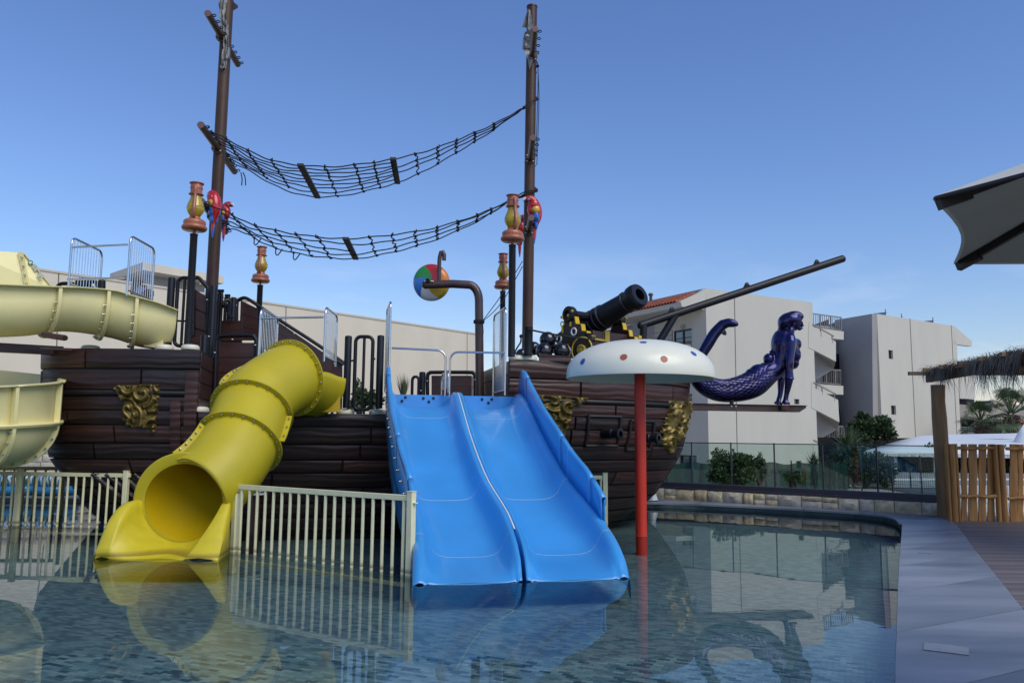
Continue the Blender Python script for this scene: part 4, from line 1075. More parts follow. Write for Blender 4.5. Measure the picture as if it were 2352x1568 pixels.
# posts without lanterns on the bow --------------------------------------------
def stub(px, pt, pb, Y, r, label):
    f = P(px, pb, Y); t_ = thing('stub_post', label, 'post', f, 'short black posts along the bow rail')
    round_post(t_, f, P(px, pt, Y).z, r, 'tube', capped=False); 
    build(MB().lathe([(r*1.25, 0), (r*1.25, .03), (r, .035)], 16, f), 'collar', M_black, t_); return t_
stub(1213, 751, 814, 15.75, .088, 'short black post on a cream foot at the foot of the right mast')
stub(1352, 766, 832, 16.2, .088, 'short black post in front of the cannon wheel')
stub(1478, 778, 832, 17.4, .088, 'short black post behind the top of the mushroom canopy')

# brown side panels, stair and rails in the middle of the ship -------------------
def panel_thing(label, poly, Y, rail=None, rr=.04, nb=5, th=.03, cat='panel', name='side_panel', dy=0., boards=3):
    """poly of picture points; boards divided in bands"""
    xs = [p[0] for p in poly]; ys_ = [p[1] for p in poly]; base = P(sum(xs)/len(xs), max(ys_), Y)
    t_ = thing(name, label, cat, base)
    n_ = boards
    # split polygon in horizontal strips following lower/upper edges (poly = tl, tr, br, bl)
    tl, tr, br, bl = [V3((*p, 0)) for p in poly]
    for k in range(n_):
        a = tl.lerp(bl, k/n_+.006); b_ = tr.lerp(br, k/n_+.006); c = tr.lerp(br, (k+1)/n_-.006); d = tl.lerp(bl, (k+1)/n_-.006)
        y0, y1 = Y, Y+dy
        build(MB().prism([P(a.x, a.y, y0), P(b_.x, b_.y, y1), P(c.x, c.y, y1), P(d.x, d.y, y0)], (0, th, 0)), 'board', M_brown, t_, smooth=0)
    build(MB().prism([P(tl.x+1, tl.y+1, Y+.035), P(tr.x-1, tr.y+1, Y+dy+.035), P(br.x-1, br.y-1, Y+dy+.035), P(bl.x+1, bl.y-1, Y+.035)], (0, .02, 0)), 'backing', M_hulld, t_, smooth=0)
    for q_, yy in ((bl, Y), (br, Y+dy)):
        e_ = P(q_.x+(3 if q_ is bl else -3), q_.y-4, yy+.045)
        if e_.z > ZM: build(MB().tube([V3((e_.x, e_.y, ZM-.05)), e_], .035, 8), 'leg', M_black, t_)
    if rail:
        pts = cr([tuple(P(x, y, Y-.03+dy*(x-tl.x)/max(1, tr.x-tl.x))) for x, y in rail], 5)
        build(MB().tube(pts, rr, 10), 'rail', M_black, t_, smooth=60)
        for k in range(nb):
            u = (k+.5)/nb; i = int(u*(len(pts)-1)); q = V3(pts[i]); inst(wcap_me, 'bolt_cap', t_, q+V3((0, -.05, -.09)))
    return t_
panel_thing('tall dark brown plank wall behind the black posts between stern and middle deck', [(441, 660), (492, 690), (502, 930), (432, 930)], 16.3, boards=6, rail=[(443, 770), (444, 648), (447, 640), (456, 638), (472, 655), (477, 662), (478, 690), (477, 790)], nb=3)
panel_thing('dark brown boards behind the yellow tube slide under the black rails', [(492, 735), (556, 735), (556, 930), (498, 930)], 17.0, boards=4)
panel_thing('brown panel with a bent black rail on its top corner, left of the stair', [(553, 689), (591, 708), (591, 782), (549, 782)], 17.9, boards=3, rail=[(543, 790), (544, 700), (549, 689), (560, 684), (572, 688), (596, 704)], nb=2)
panel_thing('long sloping brown stair side with black handrail behind the yellow slide', [(600, 712), (785, 838), (785, 872), (600, 800)], 18.2, boards=3, rail=[(590, 700), (650, 740), (720, 785), (784, 829), (800, 842)], nb=4, dy=.3)
panel_thing('short sloping brown panel end left of the black loop gate', [(762, 826), (786, 842), (786, 905), (762, 890)], 17.6, boards=2, rail=[(758, 818), (788, 838)], nb=1)
t_ = panel_thing('square brown plank panel framed by a black tube hoop, left of the yellow tube slide', [(505, 786), (583, 786), (583, 925), (500, 925)], 16.0, boards=4, rail=[(492, 935), (496, 800), (500, 778), (512, 771), (575, 770), (585, 776), (589, 790), (590, 870)], rr=.045, nb=3)
t_ = panel_thing('brown plank panel in a rounded black frame behind the blue slide rails', [(991, 862), (1083, 862), (1083, 912), (991, 912)], 18.6, boards=2, rail=[(982, 918), (982, 866), (986, 857), (996, 855), (1078, 855), (1088, 858), (1092, 868), (1092, 918)], rr=.045, nb=3)
def lone_post(px, pt, pb, Y, r, label):
    f = P(px, pb, Y); f.z = min(f.z, ZS-.04 if px < 470 and Y < 16 and pb < 900 else ZM-.04); t_ = thing('upright_post', label, 'post', f)
    round_post(t_, f, P(px, pt, Y).z, r, 'tube')
    for k, u in enumerate((.25, .6)): inst(wcap_me, 'bolt_cap', t_, f+V3((-.02, -r, (P(px, pt, Y).z-f.z)*u)))
    return t_
lone_post(461, 768, 935, 15.35, .068, 'black post on a cream foot at the left end of the middle deck')
lone_post(484, 655, 790, 16.2, .07, 'black post between the tall brown wall and the left mast')
lone_post(532, 682, 780, 17.2, .06, 'black post beside the toy telescope on deck')
lone_post(969, 853, 915, 18.4, .075, 'black post behind the blue slide, left of the framed panel')
lone_post(1096, 855, 915, 19.0, .09, 'black post behind the water bucket pipe')
def hoop_thing(label, x0, x1, yt, yb, Y, r=.035):
    a = P(x0, yb, Y); b_ = P(x1, yb, Y); a.z = b_.z = ZM-.04; t_ = thing('hoop_rail', label, 'rail', a); build(MB().tube(hoop_pts(a, b_, a.z, P(x0, yt, Y).z, .09), r, 10), 'hoop', M_black, t_, smooth=60)
    inst(wcap_me, 'bolt_cap', t_, a+V3((0, -r, .3))); return t_
hoop_thing('narrow black hoop rail behind the left end of the blue slide', 946, 961, 864, 916, 18.2)
hoop_thing('narrow black hoop rail next to the toy telescope', 497, 503, 668, 800, 16.9)
hoop_thing('black hoop rail right of the toy telescope', 514, 522, 679, 770, 17.3)
# toy telescope
tb = P(519, 697, 16.8); tt = thing('toy_telescope', 'black toy telescope mounted on the hoop rails near the left mast', 'telescope', tb)
d = (V3((.45, -.75, .0))).normalized()
build(MB().lathe([(.06, -.30), (.07, -.28), (.07, -.12), (.055, -.1), (.055, .06), (.085, .08), (.085, .16), (.05, .17), (.05, .10), (0, .10)], 18, tb, d), 'barrel', M_black, tt)
build(MB().tube([tb+V3((.03, 0, -.05)), tb+V3((.05, .05, -.25)), tb+V3((.14, .1, -.30))], .03, 8), 'bracket', M_black, tt); inst(wcap_me, 'bolt_cap', tt, tb+d*.11)
# play fittings behind the beige slide railing
t_ = thing('steering_toy', 'black round play wheel with a bent grip behind the beige slide', 'play fitting', P(190, 664, 15.5))
build(MB().lathe([(.09, -.09), (.16, -.06), (.16, .06), (.09, .09), (0, .09)], 20, P(190, 657, 15.5), (0, -1, 0)), 'wheel', M_black, t_)
build(MB().tube(cr([tuple(P(x, y, 15.5)) for x, y in ((128, 667), (136, 654), (150, 651), (180, 653))], 4), .038, 8), 'grip', M_black, t_)
build(MB().tube(cr([tuple(P(x, y, 15.5)) for x, y in ((195, 655), (205, 660), (222, 668))], 4), .05, 8), 'arm', M_black, t_)
t_ = thing('play_arch', 'black arched grip with a red knob behind the beige slide railing', 'play fitting', P(222, 666, 15.4))
build(MB().tube(cr([tuple(P(x, y, 15.4)) for x, y in ((196, 672), (197, 655), (203, 648), (214, 647), (222, 650), (225, 668))], 4), .035, 8), 'grip', M_black, t_)
build(MB().ell(P(211, 669, 15.4), .075), 'knob', pbr('knob_red', (.16, .03, .03), .4), t_)
build(MB().tube([P(233, 676, 15.4), P(234, 647, 15.4)], .07, 12), 'post', M_black, t_)
build(MB().ell(P(234, 647, 15.4), (.07, .07, .05)), 'post_cap', M_black, t_)
t_ = thing('play_figure', 'pale blue seated figure with dark brown head behind the steel bars on the stern', 'figure', P(322, 690, 15.6))
M_fig = pbr('figure_blue', (.16, .19, .33), .5); M_figb = pbr('figure_brown', (.07, .035, .03), .5)
Yf = 15.6
build(MB().tube([P(323, 700, Yf), P(322, 682, Yf), P(321, 668, Yf), P(319, 658, Yf)], [.17, .20, .15, .06], 14), 'body', M_fig, t_, smooth=60)
build(MB().tube([P(311, 690, Yf-.1), P(309, 672, Yf-.1), P(313, 655, Yf), P(317, 643, Yf), P(318, 637, Yf)], [.06, .08, .09, .11, .05], 12), 'head', M_figb, t_, smooth=60)
build(MB().tube([P(332, 655, Yf+.1), P(331, 664, Yf+.1), P(326, 676, Yf-.15)], [.045, .05, .04], 10), 'arm', M_figb, t_, smooth=60)
build(MB().ell(P(320, 684, Yf-.19), (.03, .02, .04)), 'button', M_hulld, t_)
t_ = thing('bollard', 'brown round bollard behind the right steel railing panel on the stern', 'bollard', P(340, 700, 15.4))
build(MB().lathe([(.085, 0), (.085, .24), (.092, .25), (.092, .28), (.08, .31), (.05, .33), (0, .335)], 18, P(340, 702, 15.4)), 'body', M_brown, t_)
build(MB().lathe([(.093, .20), (.096, .215), (.093, .23)], 18, P(340, 702, 15.4)), 'band', M_brown, t_)

# ------------------------------------------------------------------ rope nets
NETV = V3((-.085, 1, 0)).normalized()
def net(label, cpts, wpts, strand_sets, boards, crosses, loops=(), tail=None, seed=1, rr=.0135):
    """cpts: (px, py, Y) of the middle; wpts: half width (m) along the same stations; strands run at fractions of the width"""
    cp = [(*P(x, y, Y), w_) for (x, y, Y), w_ in zip(cpts, wpts)]; sp = cr(cp, 10); N = len(sp)-1
    def at(u, f):
        x = min(max(u, 0), 1)*N; i = min(int(x), N-1); k = x-i; q = [sp[i][j]*(1-k)+sp[i+1][j]*k for j in range(4)]
        p = V3(q[:3])+NETV*(q[3]*f); p.z -= .05*math.sin(5*u*math.pi+f*3)*.3; return p
    base = at(.5, 0); t_ = thing('rope_net', label, 'net', base)
    rn_ = random.Random(seed)
    def u_of(px):
        lo, hi = 0, 1
        for _ in range(30):
            m_ = (lo+hi)/2
            if PX(at(m_, 0))[0] < px: lo = m_
            else: hi = m_
        return lo
    for (u0, u1, fr_) in strand_sets:
        a = u_of(u0) if u0 > 1 else u0; b_ = u_of(u1) if u1 > 1 else u1
        for f in fr_:
            n_ = 40; pts = [at(a+(b_-a)*k/n_, f)+V3((0, 0, .012*math.sin(k*.9+f*9))) for k in range(n_+1)]
            build(MB().tube(pts, rr, 6), 'strand', M_rope, t_)
    for i, (pxs, fr_) in enumerate(crosses):
        for px in pxs:
            u = u_of(px); pts = []; mb = MB()
            for f in [fr_[0]+(fr_[-1]-fr_[0])*k/16 for k in range(17)]: pts.append(at(u+.004*math.sin(f*11+px), f)+V3((0, 0, -.012*abs(math.sin(f*8)))))
            mb.tube([pts[0]+V3((0, 0, .06)), pts[0]]+pts[1:], rr*1.05, 6)
            for f in fr_: mb.ell(at(u, f), .032, 8, 5)
            if loops and px in loops:
                q = at(u, fr_[-1]); mb.tube(cr([tuple(q), tuple(q+V3((.0, 0, -.13))), tuple(q+V3((.05, 0, -.16))), tuple(q+V3((.15, 0, -.02)))], 4), rr, 6)
            build(mb, 'cross_rope', M_rope, t_)
    for px in boards:
        u = u_of(px); a = at(u, -1.05); b_ = at(u, 1.05)
        build(MB().beam(a, b_, .13, .05, up=V3((0, 0, 1))), 'spreader_board', pbr('net_board', (.045, .040, .036), .75, var=.3, vscale=9, stretch=(1, 6, 1)), t_, smooth=0)
    return t_, at
F9 = [-1, -.78, -.56, -.33, -.1, .14, .38, .68, 1]; F4 = [-1, -.35, .2, 1]; F5 = [-1, -.55, .05, .5, 1]
M1 = [(503, 338, 16.7), (545, 358, 16.7), (600, 388, 16.8), (655, 408, 16.9), (711, 417, 17.0), (780, 418, 17.15), (850, 408, 17.35), (908, 394, 17.5), (980, 368, 17.7), (1060, 330, 17.9), (1130, 295, 18.05), (1190, 257, 18.15), (1212, 243, 18.2)]
W1 = [.95, 1.0, 1.08, 1.1, 1.1, 1.0, .9, .82, .62, .38, .2, .03, .01]
n1_, at1 = net('upper black rope net sagging between the two masts', M1, W1, [(0, 908, F9), (908, 1.0, F4)], (711, 908), [((548, 596, 648), F9[:8]), ((762, 826, 866), F9), ((958, 1006, 1048, 1090, 1134), F4)])
M2 = [(492, 498, 16.7), (540, 512, 16.7), (600, 541, 16.9), (700, 563, 17.1), (806, 573, 17.4), (900, 561, 17.6), (1000, 536, 17.8), (1100, 499, 18.0), (1165, 466, 18.1), (1212, 446, 18.2)]
W2 = [.9, .95, 1.0, 1.0, .95, .8, .55, .28, .05, .02]
n2_, at2 = net('lower black rope net sagging between the masts behind the lanterns', M2, W2, [(0, 806, F5), (806, 1.0, [-1, -.45, .45, 1])], (806,), [((560, 612, 655, 700, 745), F5), ((858, 906, 955, 1004, 1052, 1096, 1128), [-1, -.45, .45, 1])], loops=(560, 612, 655))
mb = MB(); 
for f in F9: 
    q = at1(0, f); mb.tube([q+V3((.0, 0, 0)), q+SU*.05+V3((0, 0, .08)), q-SU*.04+V3((0, 0, .02)), q+V3((0, 0, -.07)), q+SU*.09], .02, 6)
build(mb, 'lashing', M_rope, n1_)
mb = MB(); q = at1(0, 1.0); mb.tube(cr([tuple(P(553, 396, 17.4)), tuple(P(556, 410, 17.4)), tuple(P(555, 426, 17.4))], 4), .012, 6); mb.tube(cr([tuple(P(558, 396, 17.4)), tuple(P(563, 408, 17.4)), tuple(P(564, 426, 17.4))], 4), .012, 6); build(mb, 'rope_end', M_rope, n1_)
mb = MB()
for f in F5: 
    q = at2(0, f); mb.tube([q, q+SU*.05+V3((0, 0, .08)), q-SU*.04+V3((0, 0, .02)), q+V3((0, 0, -.07)), q+SU*.09], .02, 6)
build(mb, 'lashing', M_rope, n2_)
def rope_thing(label, paths, r=.012, knots=()):
    base = P(*paths[0][0]); t_ = thing('rope', label, 'rope', base)
    for p_ in paths:
        build(MB().tube(cr([tuple(P(*q)) for q in p_], 6), r, 6), 'cord', M_rope, t_)
    for k in knots: build(MB().ell(P(*k), .04, 8, 6), 'knot', M_rope, t_)
    return t_
rope_thing('rope tying the upper net to the lug on the right mast', [[(1203, 247, 18.0), (1212, 238, 17.98), (1225, 231, 18.0), (1238, 229, 18.2)], [(1205, 245, 18.0), (1209, 252, 18.0), (1209, 262, 18.0)]], .012, ((1204, 247, 18.0),))
rope_thing('rope tying the lower net to the lower lug on the right mast', [[(1165, 466, 18.05), (1185, 452, 18.0), (1210, 439, 17.95), (1232, 437, 18.1)], [(1165, 470, 18.05), (1190, 455, 18.0), (1212, 442, 17.95), (1232, 441, 18.1)]], .016, ((1232, 438, 18.15),))
rope_thing('two thin black halyards hanging down the right side of the right mast', [[(1233, 140, 18.1), (1236, 170, 18.1), (1234, 260, 18.1), (1231, 360, 18.1)], [(1235, 145, 18.15), (1238, 220, 18.15), (1236, 300, 18.15), (1233, 380, 18.15)]], .010, ((1235, 152, 18.1),))
rope_thing('two black stays from the water bucket pipe up to the right mast', [[(1109, 736, 17.2), (1150, 680, 17.7), (1200, 600, 18.2)], [(1109, 738, 17.2), (1152, 695, 17.7), (1200, 612, 18.2)], [(1108, 740, 17.0), (1110, 760, 17.0), (1109, 770, 17.0)]], .010, ((1109, 738, 17.05),))
rope_thing('black rope strung along the bow rail past the cannon', [[(1213, 756, 15.6), (1250, 764, 15.7), (1300, 772, 15.8), (1352, 779, 16.05), (1400, 788, 16.4), (1440, 794, 16.9), (1478, 793, 17.3)]], .018)
rope_thing('black rope from the cream foot up behind the mast', [[(1181, 812, 15.4), (1188, 798, 15.6), (1196, 785, 15.9), (1198, 770, 16.2), (1212, 762, 16.8)]], .016, ((1181, 810, 15.4), (1197, 772, 16.1)))

# ------------------------------------------------------------------ water bucket on its pipe
wb_ = thing('tipping_bucket', 'round tipping bucket painted like a beach ball on a bent brown pipe', 'water bucket', P(1102, 915, 17.2))
Yb = 17.2; rp_ = .072
pth = [P(1103, 930, Yb), P(1101, 800, Yb), P(1100, 690, Yb)]
ell_ = [tuple(pth[-1])]+[tuple(P(1100-24*(1-math.cos(a))*1.0, 690-36*math.sin(a), Yb)) for a in [math.pi/2*k/6 for k in range(1, 7)]]
pth[0].z = ZM-.04
build(MB().tube([pth[0], pth[1], pth[2]]+[V3(q) for q in ell_[1:]]+[P(1040, 652, Yb), P(978, 654, Yb)], .092, 16), 'pipe', M_pipe, wb_, smooth=60)
build(MB().ell(P(978, 654, Yb), .092), 'pipe_end', M_pipe, wb_)
build(MB().tube([P(1008, 650, Yb), P(1009, 600, Yb), P(1010, 590, Yb), P(1013, 579, Yb), P(1017, 578, Yb), P(1020, 584, Yb), P(1020, 598, Yb)], .045, 12), 'spout', M_pipe, wb_, smooth=60)
ctr = P(991, 649, 17.55); Rb = .415; bn = V3((-.16, -.97, -.12)).normalized(); bx = V3((0, 0, 1)).cross(bn).normalized()*-1; bu = bn.cross(bx)*-1
bx = V3((1, 0, 0))-bn*bn.x; bx.normalize(); bu = bx.cross(bn); bu = bu if bu.z > 0 else -bu
cols = [('red', (.52, .02, .02), 50, 112), ('green', (.03, .28, .05), 112, 172), ('blue', (.03, .21, .66), 172, 238), ('white', (.72, .74, .76), 238, 300), ('yellow', (.62, .43, .02), 300, 350), ('orange', (.66, .20, .015), 350, 410)]
for nm, c, a0, a1 in cols:
    mt = pbr('ball_'+nm, c, .3, var=.05, coat=.3); rows = []
    for i in range(11):
        rr3 = i/10; tw = R(-62)*(1-rr3)**1.3; row = []
        for k in range(9):
            a = R(a0+(a1-a0)*k/8)+tw; hh = .13*math.sqrt(max(0, 1-rr3**2)); row.append(ctr+bx*(Rb*rr3*math.cos(a))+bu*(Rb*rr3*math.sin(a))+bn*(hh+.03))
        rows.append(row)
    rows.append([ctr+bx*(Rb*.99*math.cos(R(a0+(a1-a0)*k/8)))+bu*(Rb*.99*math.sin(R(a0+(a1-a0)*k/8)))-bn*.06 for k in range(9)])
    build(MB().grid(rows), 'painted_segment', mt, wb_, smooth=60)
build(MB().lathe([(Rb*.985, -.06), (Rb*.98, -.03), (Rb*.7, -.14), (0, -.18)], 36, ctr, bn), 'back_shell', pbr('bucket_back', (.10, .10, .09), .4), wb_)
build(MB().lathe([(.05, 0), (.05, .05), (.03, .055), (.03, .02), (0, .02)], 14, P(983, 645, Yb-.08), (0, -1, 0)), 'nozzle', M_black, wb_)
for dx in (-6, 8, 11): inst(wcap_me, 'bolt_cap', wb_, P(983+dx, 646, Yb-.1), None, (1.2, 1.2, 1.2))
build(MB().lathe([(.105, -.04), (.12, -.03), (.12, .03), (.105, .04)], 16, P(1100, 739, Yb)), 'rope_wrap', M_rope, wb_)

# ------------------------------------------------------------------ cannon
T = V3((1.80, 17.0, 4.16)); e1 = V3((.72, -.69, 0)).normalized(); e2 = V3((.69, .72, 0)).normalized(); ZZ = V3((0, 0, 1))
cn = thing('cannon', 'big black ship cannon on a brown carriage with yellow trim at the bow', 'cannon', V3((T.x, T.y, ZB)))
def C(a, b_, z): return V3((T.x, T.y, 0))+e1*a+e2*b_+V3((0, 0, z))
mz = P(1470, 676, 16.05); bd = (mz-T).normalized(); Lm = (mz-T).length
prof = [(0, -.95), (.05, -.94), (.07, -.90), (.05, -.86), (.06, -.82), (.20, -.78), (.27, -.70), (.275, -.5), (.26, -.46), (.255, -.1), (.285, -.08), (.285, -.03), (.265, -.01), (.265, .06), (.28, .08), (.28, .12), (.262, .14), (.262, .20), (.275, .22), (.275, .26), (.25, .28), (.222, Lm-.42), (.24, Lm-.40), (.24, Lm-.36), (.215, Lm-.34), (.225, Lm-.26), (.26, Lm-.20), (.268, Lm-.10), (.25, Lm-.02), (.235, Lm), (.13, Lm+.001), (.13, Lm-.35), (0, Lm-.35)]
build(MB().lathe([(r*.98, z) for r, z in prof], 36, T, bd), 'barrel', M_black, cn, smooth=35)
hubL = P(1306, 722, 16.55); hubR = P(1422, 738, 17.5); ax = (hubR-hubL).normalized()
build(MB().tube([hubL+ax*.05, hubR-ax*.05], .10, 16), 'trunnion', M_black, cn)
M_cheek = pbr('carriage_dark_brown', (.030, .016, .013), .4, var=.2)
for nm, hb, flip in (('left', hubL, 1), ('right', hubR, -1)):
    bb = (hb-V3((T.x, T.y, hb.z))).dot(e2); aa = (hb-V3((T.x, T.y, hb.z))).dot(e1); zc = hb.z
    q = lambda da, dz: C(aa+da, bb, zc+dz)
    outl = [(-.40, -.92), (.62, -.92), (.62, -.50), (.50, -.48), (.48, -.40), (.36, -.38), (.33, -.24), (.20, -.22), (.16, -.05), (.02, .02), (-.10, -.02), (-.16, -.20), (-.22, -.34), (-.36, -.40), (-.40, -.50)]
    ck = build(MB().prism([q(*p) for p in outl], e2*(.11*flip)), 'cheek', M_cheek, cn, bevel=.01)
    # yellow stepped top plates
    for (a0, a1) in (((.62, -.495), (.50, -.475)), ((.50, -.475), (.485, -.395)), ((.485, -.395), (.36, -.375)), ((.36, -.375), (.335, -.235)), ((.335, -.235), (.20, -.215)), ((.20, -.215), (.165, -.06))):
        p0, p1 = q(*a0), q(*a1); dvec = (p1-p0).normalized(); nn = dvec.cross(e2); nn = nn if nn.z > 0 or nn.dot(e1) > 0 else -nn
        build(MB().beam(p0+e2*(.055*flip), p1+e2*(.055*flip), .13, .018, up=(e1+ZZ).normalized()), 'trim', M_yellowp, ck, smooth=0)
    build(MB().lathe([(.165, -.07), (.175, -.05), (.175, .05), (.15, .075), (.085, .075), (.085, .03), (0, .03)], 28, hb+ax*(.03 if flip > 0 else -.03), -ax*flip), 'trunnion_cap', M_black, cn)
    for an in (20, 200, 300): build(MB().lathe([(.032, 0), (.032, .02), (.02, .026), (0, .026)], 10, hb-ax*(flip*(.04 if an != 300 else .02))+(e1*math.cos(R(an))+ZZ*math.sin(R(an)))*(.15 if an != 300 else .03), -ax*flip), 'cap_bolt', M_yellowp, cn)
    if flip > 0:
        o_ = -e2*.014
        def yel(p0, p1, w_=.035, m_=M_yellowp, nm_='strap'): build(MB().beam(q(*p0)+o_, q(*p1)+o_, .02, w_, up=e1), nm_, m_, ck, smooth=0)
        for x, z in ((-.16, -.22), (.06, -.10)):
            yel((x, z), (x+.0, z-.16)); build(MB().tube([q(x+.045*math.cos(a), z+.03+.05*math.sin(a))+o_ for a in [2*math.pi*k/12 for k in range(12)]], .014, 6, closed=True), 'eyelet', M_yellowp, ck)
        for x, z, rr4 in ((-.24, -.50, .06), (.16, -.38, .065), (-.02, -.80, .10)):
            build(MB().tube([q(x+rr4*math.cos(a), z+rr4*1.15*math.sin(a))+o_*1.6 for a in [2*math.pi*k/16 for k in range(16)]], .017, 6, closed=True), 'ring', M_white, ck)
        for x, z in ((-.27, -.66), (-.02, -.63), (.16, -.60)): yel((x, z), (x, z-.18), .045); 
        yel((.14, -.74), (.14, -.92), .03)
wc = C(.30, -.80, 3.45)
def wheel(c, rw):
    wh = build(MB().lathe([(0, -.03), (rw*.95, -.03), (rw, -.02), (rw, .05), (0, .05)], 36, c, -e2), 'wheel', M_cheek, cn)
    build(MB().tube([c+e1*(rw*math.cos(a))+ZZ*(rw*math.sin(a))-e2*.05 for a in [2*math.pi*k/36 for k in range(36)]], .016, 6, closed=True), 'wheel_rim', M_yellowp, wh)
    build(MB().lathe([(.11, 0), (.11, .03), (.085, .04), (.085, .02), (.035, .02), (.035, .05), (0, .05)], 20, c-e2*.05, -e2), 'wheel_hub', M_yellowp, wh)
    for k in range(8): a = k*math.pi/4; inst(bolt_me, 'bolt', wh, c-e2*.075+e1*(.06*math.cos(a))+ZZ*(.06*math.sin(a)), (-e2).to_track_quat('Z', 'Y'), (1, 1, 1))
wheel(wc, .26); wheel(C(-.30, -.80, 3.45) if False else C(.30, .95, 3.45), .26)
# chassis box seen below the barrel
zb0, zb1 = 3.52, 3.86
pA = P(1362, 770, 16.5); pB = P(1473, 782, 17.5); dd = (pB-pA); dd.z = 0; dd.normalize(); nb_ = V3((-dd.y, dd.x, 0))
zt_ = P(1362, 758, 16.5).z; pA.z = pB.z = 0; Lb = (pB-pA).length
build(MB().beam(pA+nb_*.3+ZZ*(zt_-.19), pB+nb_*.3+ZZ*(zt_-.19), .6, .38), 'chassis', M_brown, cn, bevel=.01)
for a0, a1, z0_, z1_ in ((.36, .50, -.40, .012), (Lb-.10, Lb-.0, -.40, .012)):
    build(MB().beam(pA+dd*a0+nb_*.3+ZZ*(zt_-.19), pA+dd*a1+nb_*.3+ZZ*(zt_-.19), .63, .41), 'strap', M_yellowp, cn, smooth=0)
build(MB().beam(pA+dd*.02+nb_*.3+ZZ*(zt_-.20), pA+dd*.35+nb_*.3+ZZ*(zt_-.20), .625, .07), 'strap', M_yellowp, cn, smooth=0)
build(MB().lathe([(.04, 0), (.04, .05), (.02, .06), (0, .06)], 10, pA-dd*.01+nb_*.1+ZZ*(zt_-.17), -dd), 'axle_pin', M_yellowp, cn)
build(MB().beam(pA+dd*.1+nb_*.4+ZZ*(zt_-.5), pB-dd*.1+nb_*.4+ZZ*(zt_-.5), .3, .2), 'axle_tree', M_cheek, cn)
# cannonballs, each its own thing
for i, (px, py, rp2, Y, lab) in enumerate(((1258, 780, 19, 16.35, 'black cannonball on top of the pile beside the cannon'), (1250, 806, 20, 16.1, 'black cannonball at the front left of the pile'), (1290, 805, 18.5, 16.1, 'black cannonball at the front right of the pile, next to the cannon carriage'),
        (1226, 800, 16, 16.7, 'black cannonball half hidden behind the short post, left in the pile'), (1272, 795, 17, 16.75, 'black cannonball in the shadow at the back of the pile'), (1199, 815, 15, 16.6, 'black cannonball alone between the mast and the cream feet'))):
    r = rp2*Y/FPX; c = P(px, py, Y); b_ = MB().ell((c.x, c.y, c.z), r, 28, 18)
    build(b_, 'cannonball', pbr('cannonball_black', (.006, .007, .010), .12, coat=.6, var=.1), None, smooth=80, label=lab, cat='cannonball', group='cannonballs piled on the bow deck')
o = build(MB().prism([P(1238, 812, 15.9), P(1313, 818, 16.0), P(1312, 832, 16.0), P(1238, 828, 15.9)], (0, .06, 0)), 'retaining_board', M_hull, ship, bevel=.008)

# ------------------------------------------------------------------ bowsprit spar
bsr = thing('bowsprit', 'long black pole rising to the right from the bow with a brace under it', 'spar', P(1475, 830, 17.6))
s0_ = P(1472, 747, 17.6); s1_ = P(1936, 594, 18.75)
build(MB().tube([s0_, s1_], .088, 18), 'pole', M_black, bsr); build(MB().lathe([(.088, 0), (.08, .02), (0, .025)], 16, s1_, s1_-s0_), 'pole_end', M_black, bsr)
build(MB().tube([s0_+V3((.06, 0, .02)), P(1474, 852, 17.6)], .085, 16), 'upright', M_black, bsr); build(MB().ell(s0_, .089), 'elbow', M_black, bsr)
u_ = (P(1553, 722, 17.8)-s0_).dot((s1_-s0_).normalized()); pm = s0_+(s1_-s0_).normalized()*u_
build(MB().tube([pm, P(1505, 800, 17.75)], .085, 16), 'brace', M_black, bsr)
for px, py in ((1529, 722), (1719, 655), (1905, 593)):
    u_ = (P(px, py+8, 18.1)-s0_).dot((s1_-s0_).normalized()); q = s0_+(s1_-s0_).normalized()*u_
    ln = build(MB().prism([q+V3((-.09, -.006, .06)), q+V3((.09, -.006, .09)), q+V3((.02, -.006, .19)), q+V3((-.03, -.006, .18))], (0, .012, 0)), 'lug', M_black, bsr, smooth=0)
    inst(bolt_me, 'bolt', bsr, q+V3((0, -.008, .15)), V3((0, -1, 0)).to_track_quat('Z', 'Y'), (1, 1, 1))
# ================================================================== MERMAID FIGUREHEAD
mb_ = thing('figurehead_beam', 'brown square beam reaching out from the bow under the mermaid', 'beam', P(1590, 941, 18.9))
a = P(1575, 938, 18.85); b_ = P(1832, 936, 19.45); b_.z = a.z = (a.z+b_.z)/2
dB = (b_-a).normalized(); nB = V3((-dB.y, dB.x, 0))
build(MB().beam(a, b_, .16, .15), 'beam', M_pipe, mb_, bevel=.008)
build(MB().prism([b_-nB*.08+V3((0, 0, .075)), b_-nB*.08+dB*.18+V3((0, 0, .075)), b_-nB*.08+dB*.18+V3((0, 0, .03)), b_-nB*.08+V3((0, 0, -.075))], nB*.16), 'beam_nose', M_pipe, mb_, smooth=0)
build(MB().beam(a+V3((0, 0, .083)), b_+dB*.19+V3((0, 0, .083)), .24, .014), 'top_plate', M_hulld, mb_, smooth=0)
for px in (1680, 1690): inst(wcap_me, 'bolt_cap', mb_, P(px, 933, 19.0), None, (1.1, 1.1, 1.1))
build(MB().beam(P(1794, 936, 19.2), P(1811, 936, 19.24), .03, .13), 'side_plate', M_brown, mb_, smooth=0)
build(MB().tube([P(1680, 930, 19.1), P(1681, 918, 19.1)], .05, 8), 'tail_bracket', M_white if False else M_hulld, mb_)
mm_ = thing('mermaid_figurehead', 'dark metallic violet mermaid statue leaning on her arms on the bow beam', 'statue', P(1800, 929, 19.3))
def D4(x, y, Y=19.3): return P(1561.5+x/4.267, 673.6+y/4.267, Y)
K = .00275
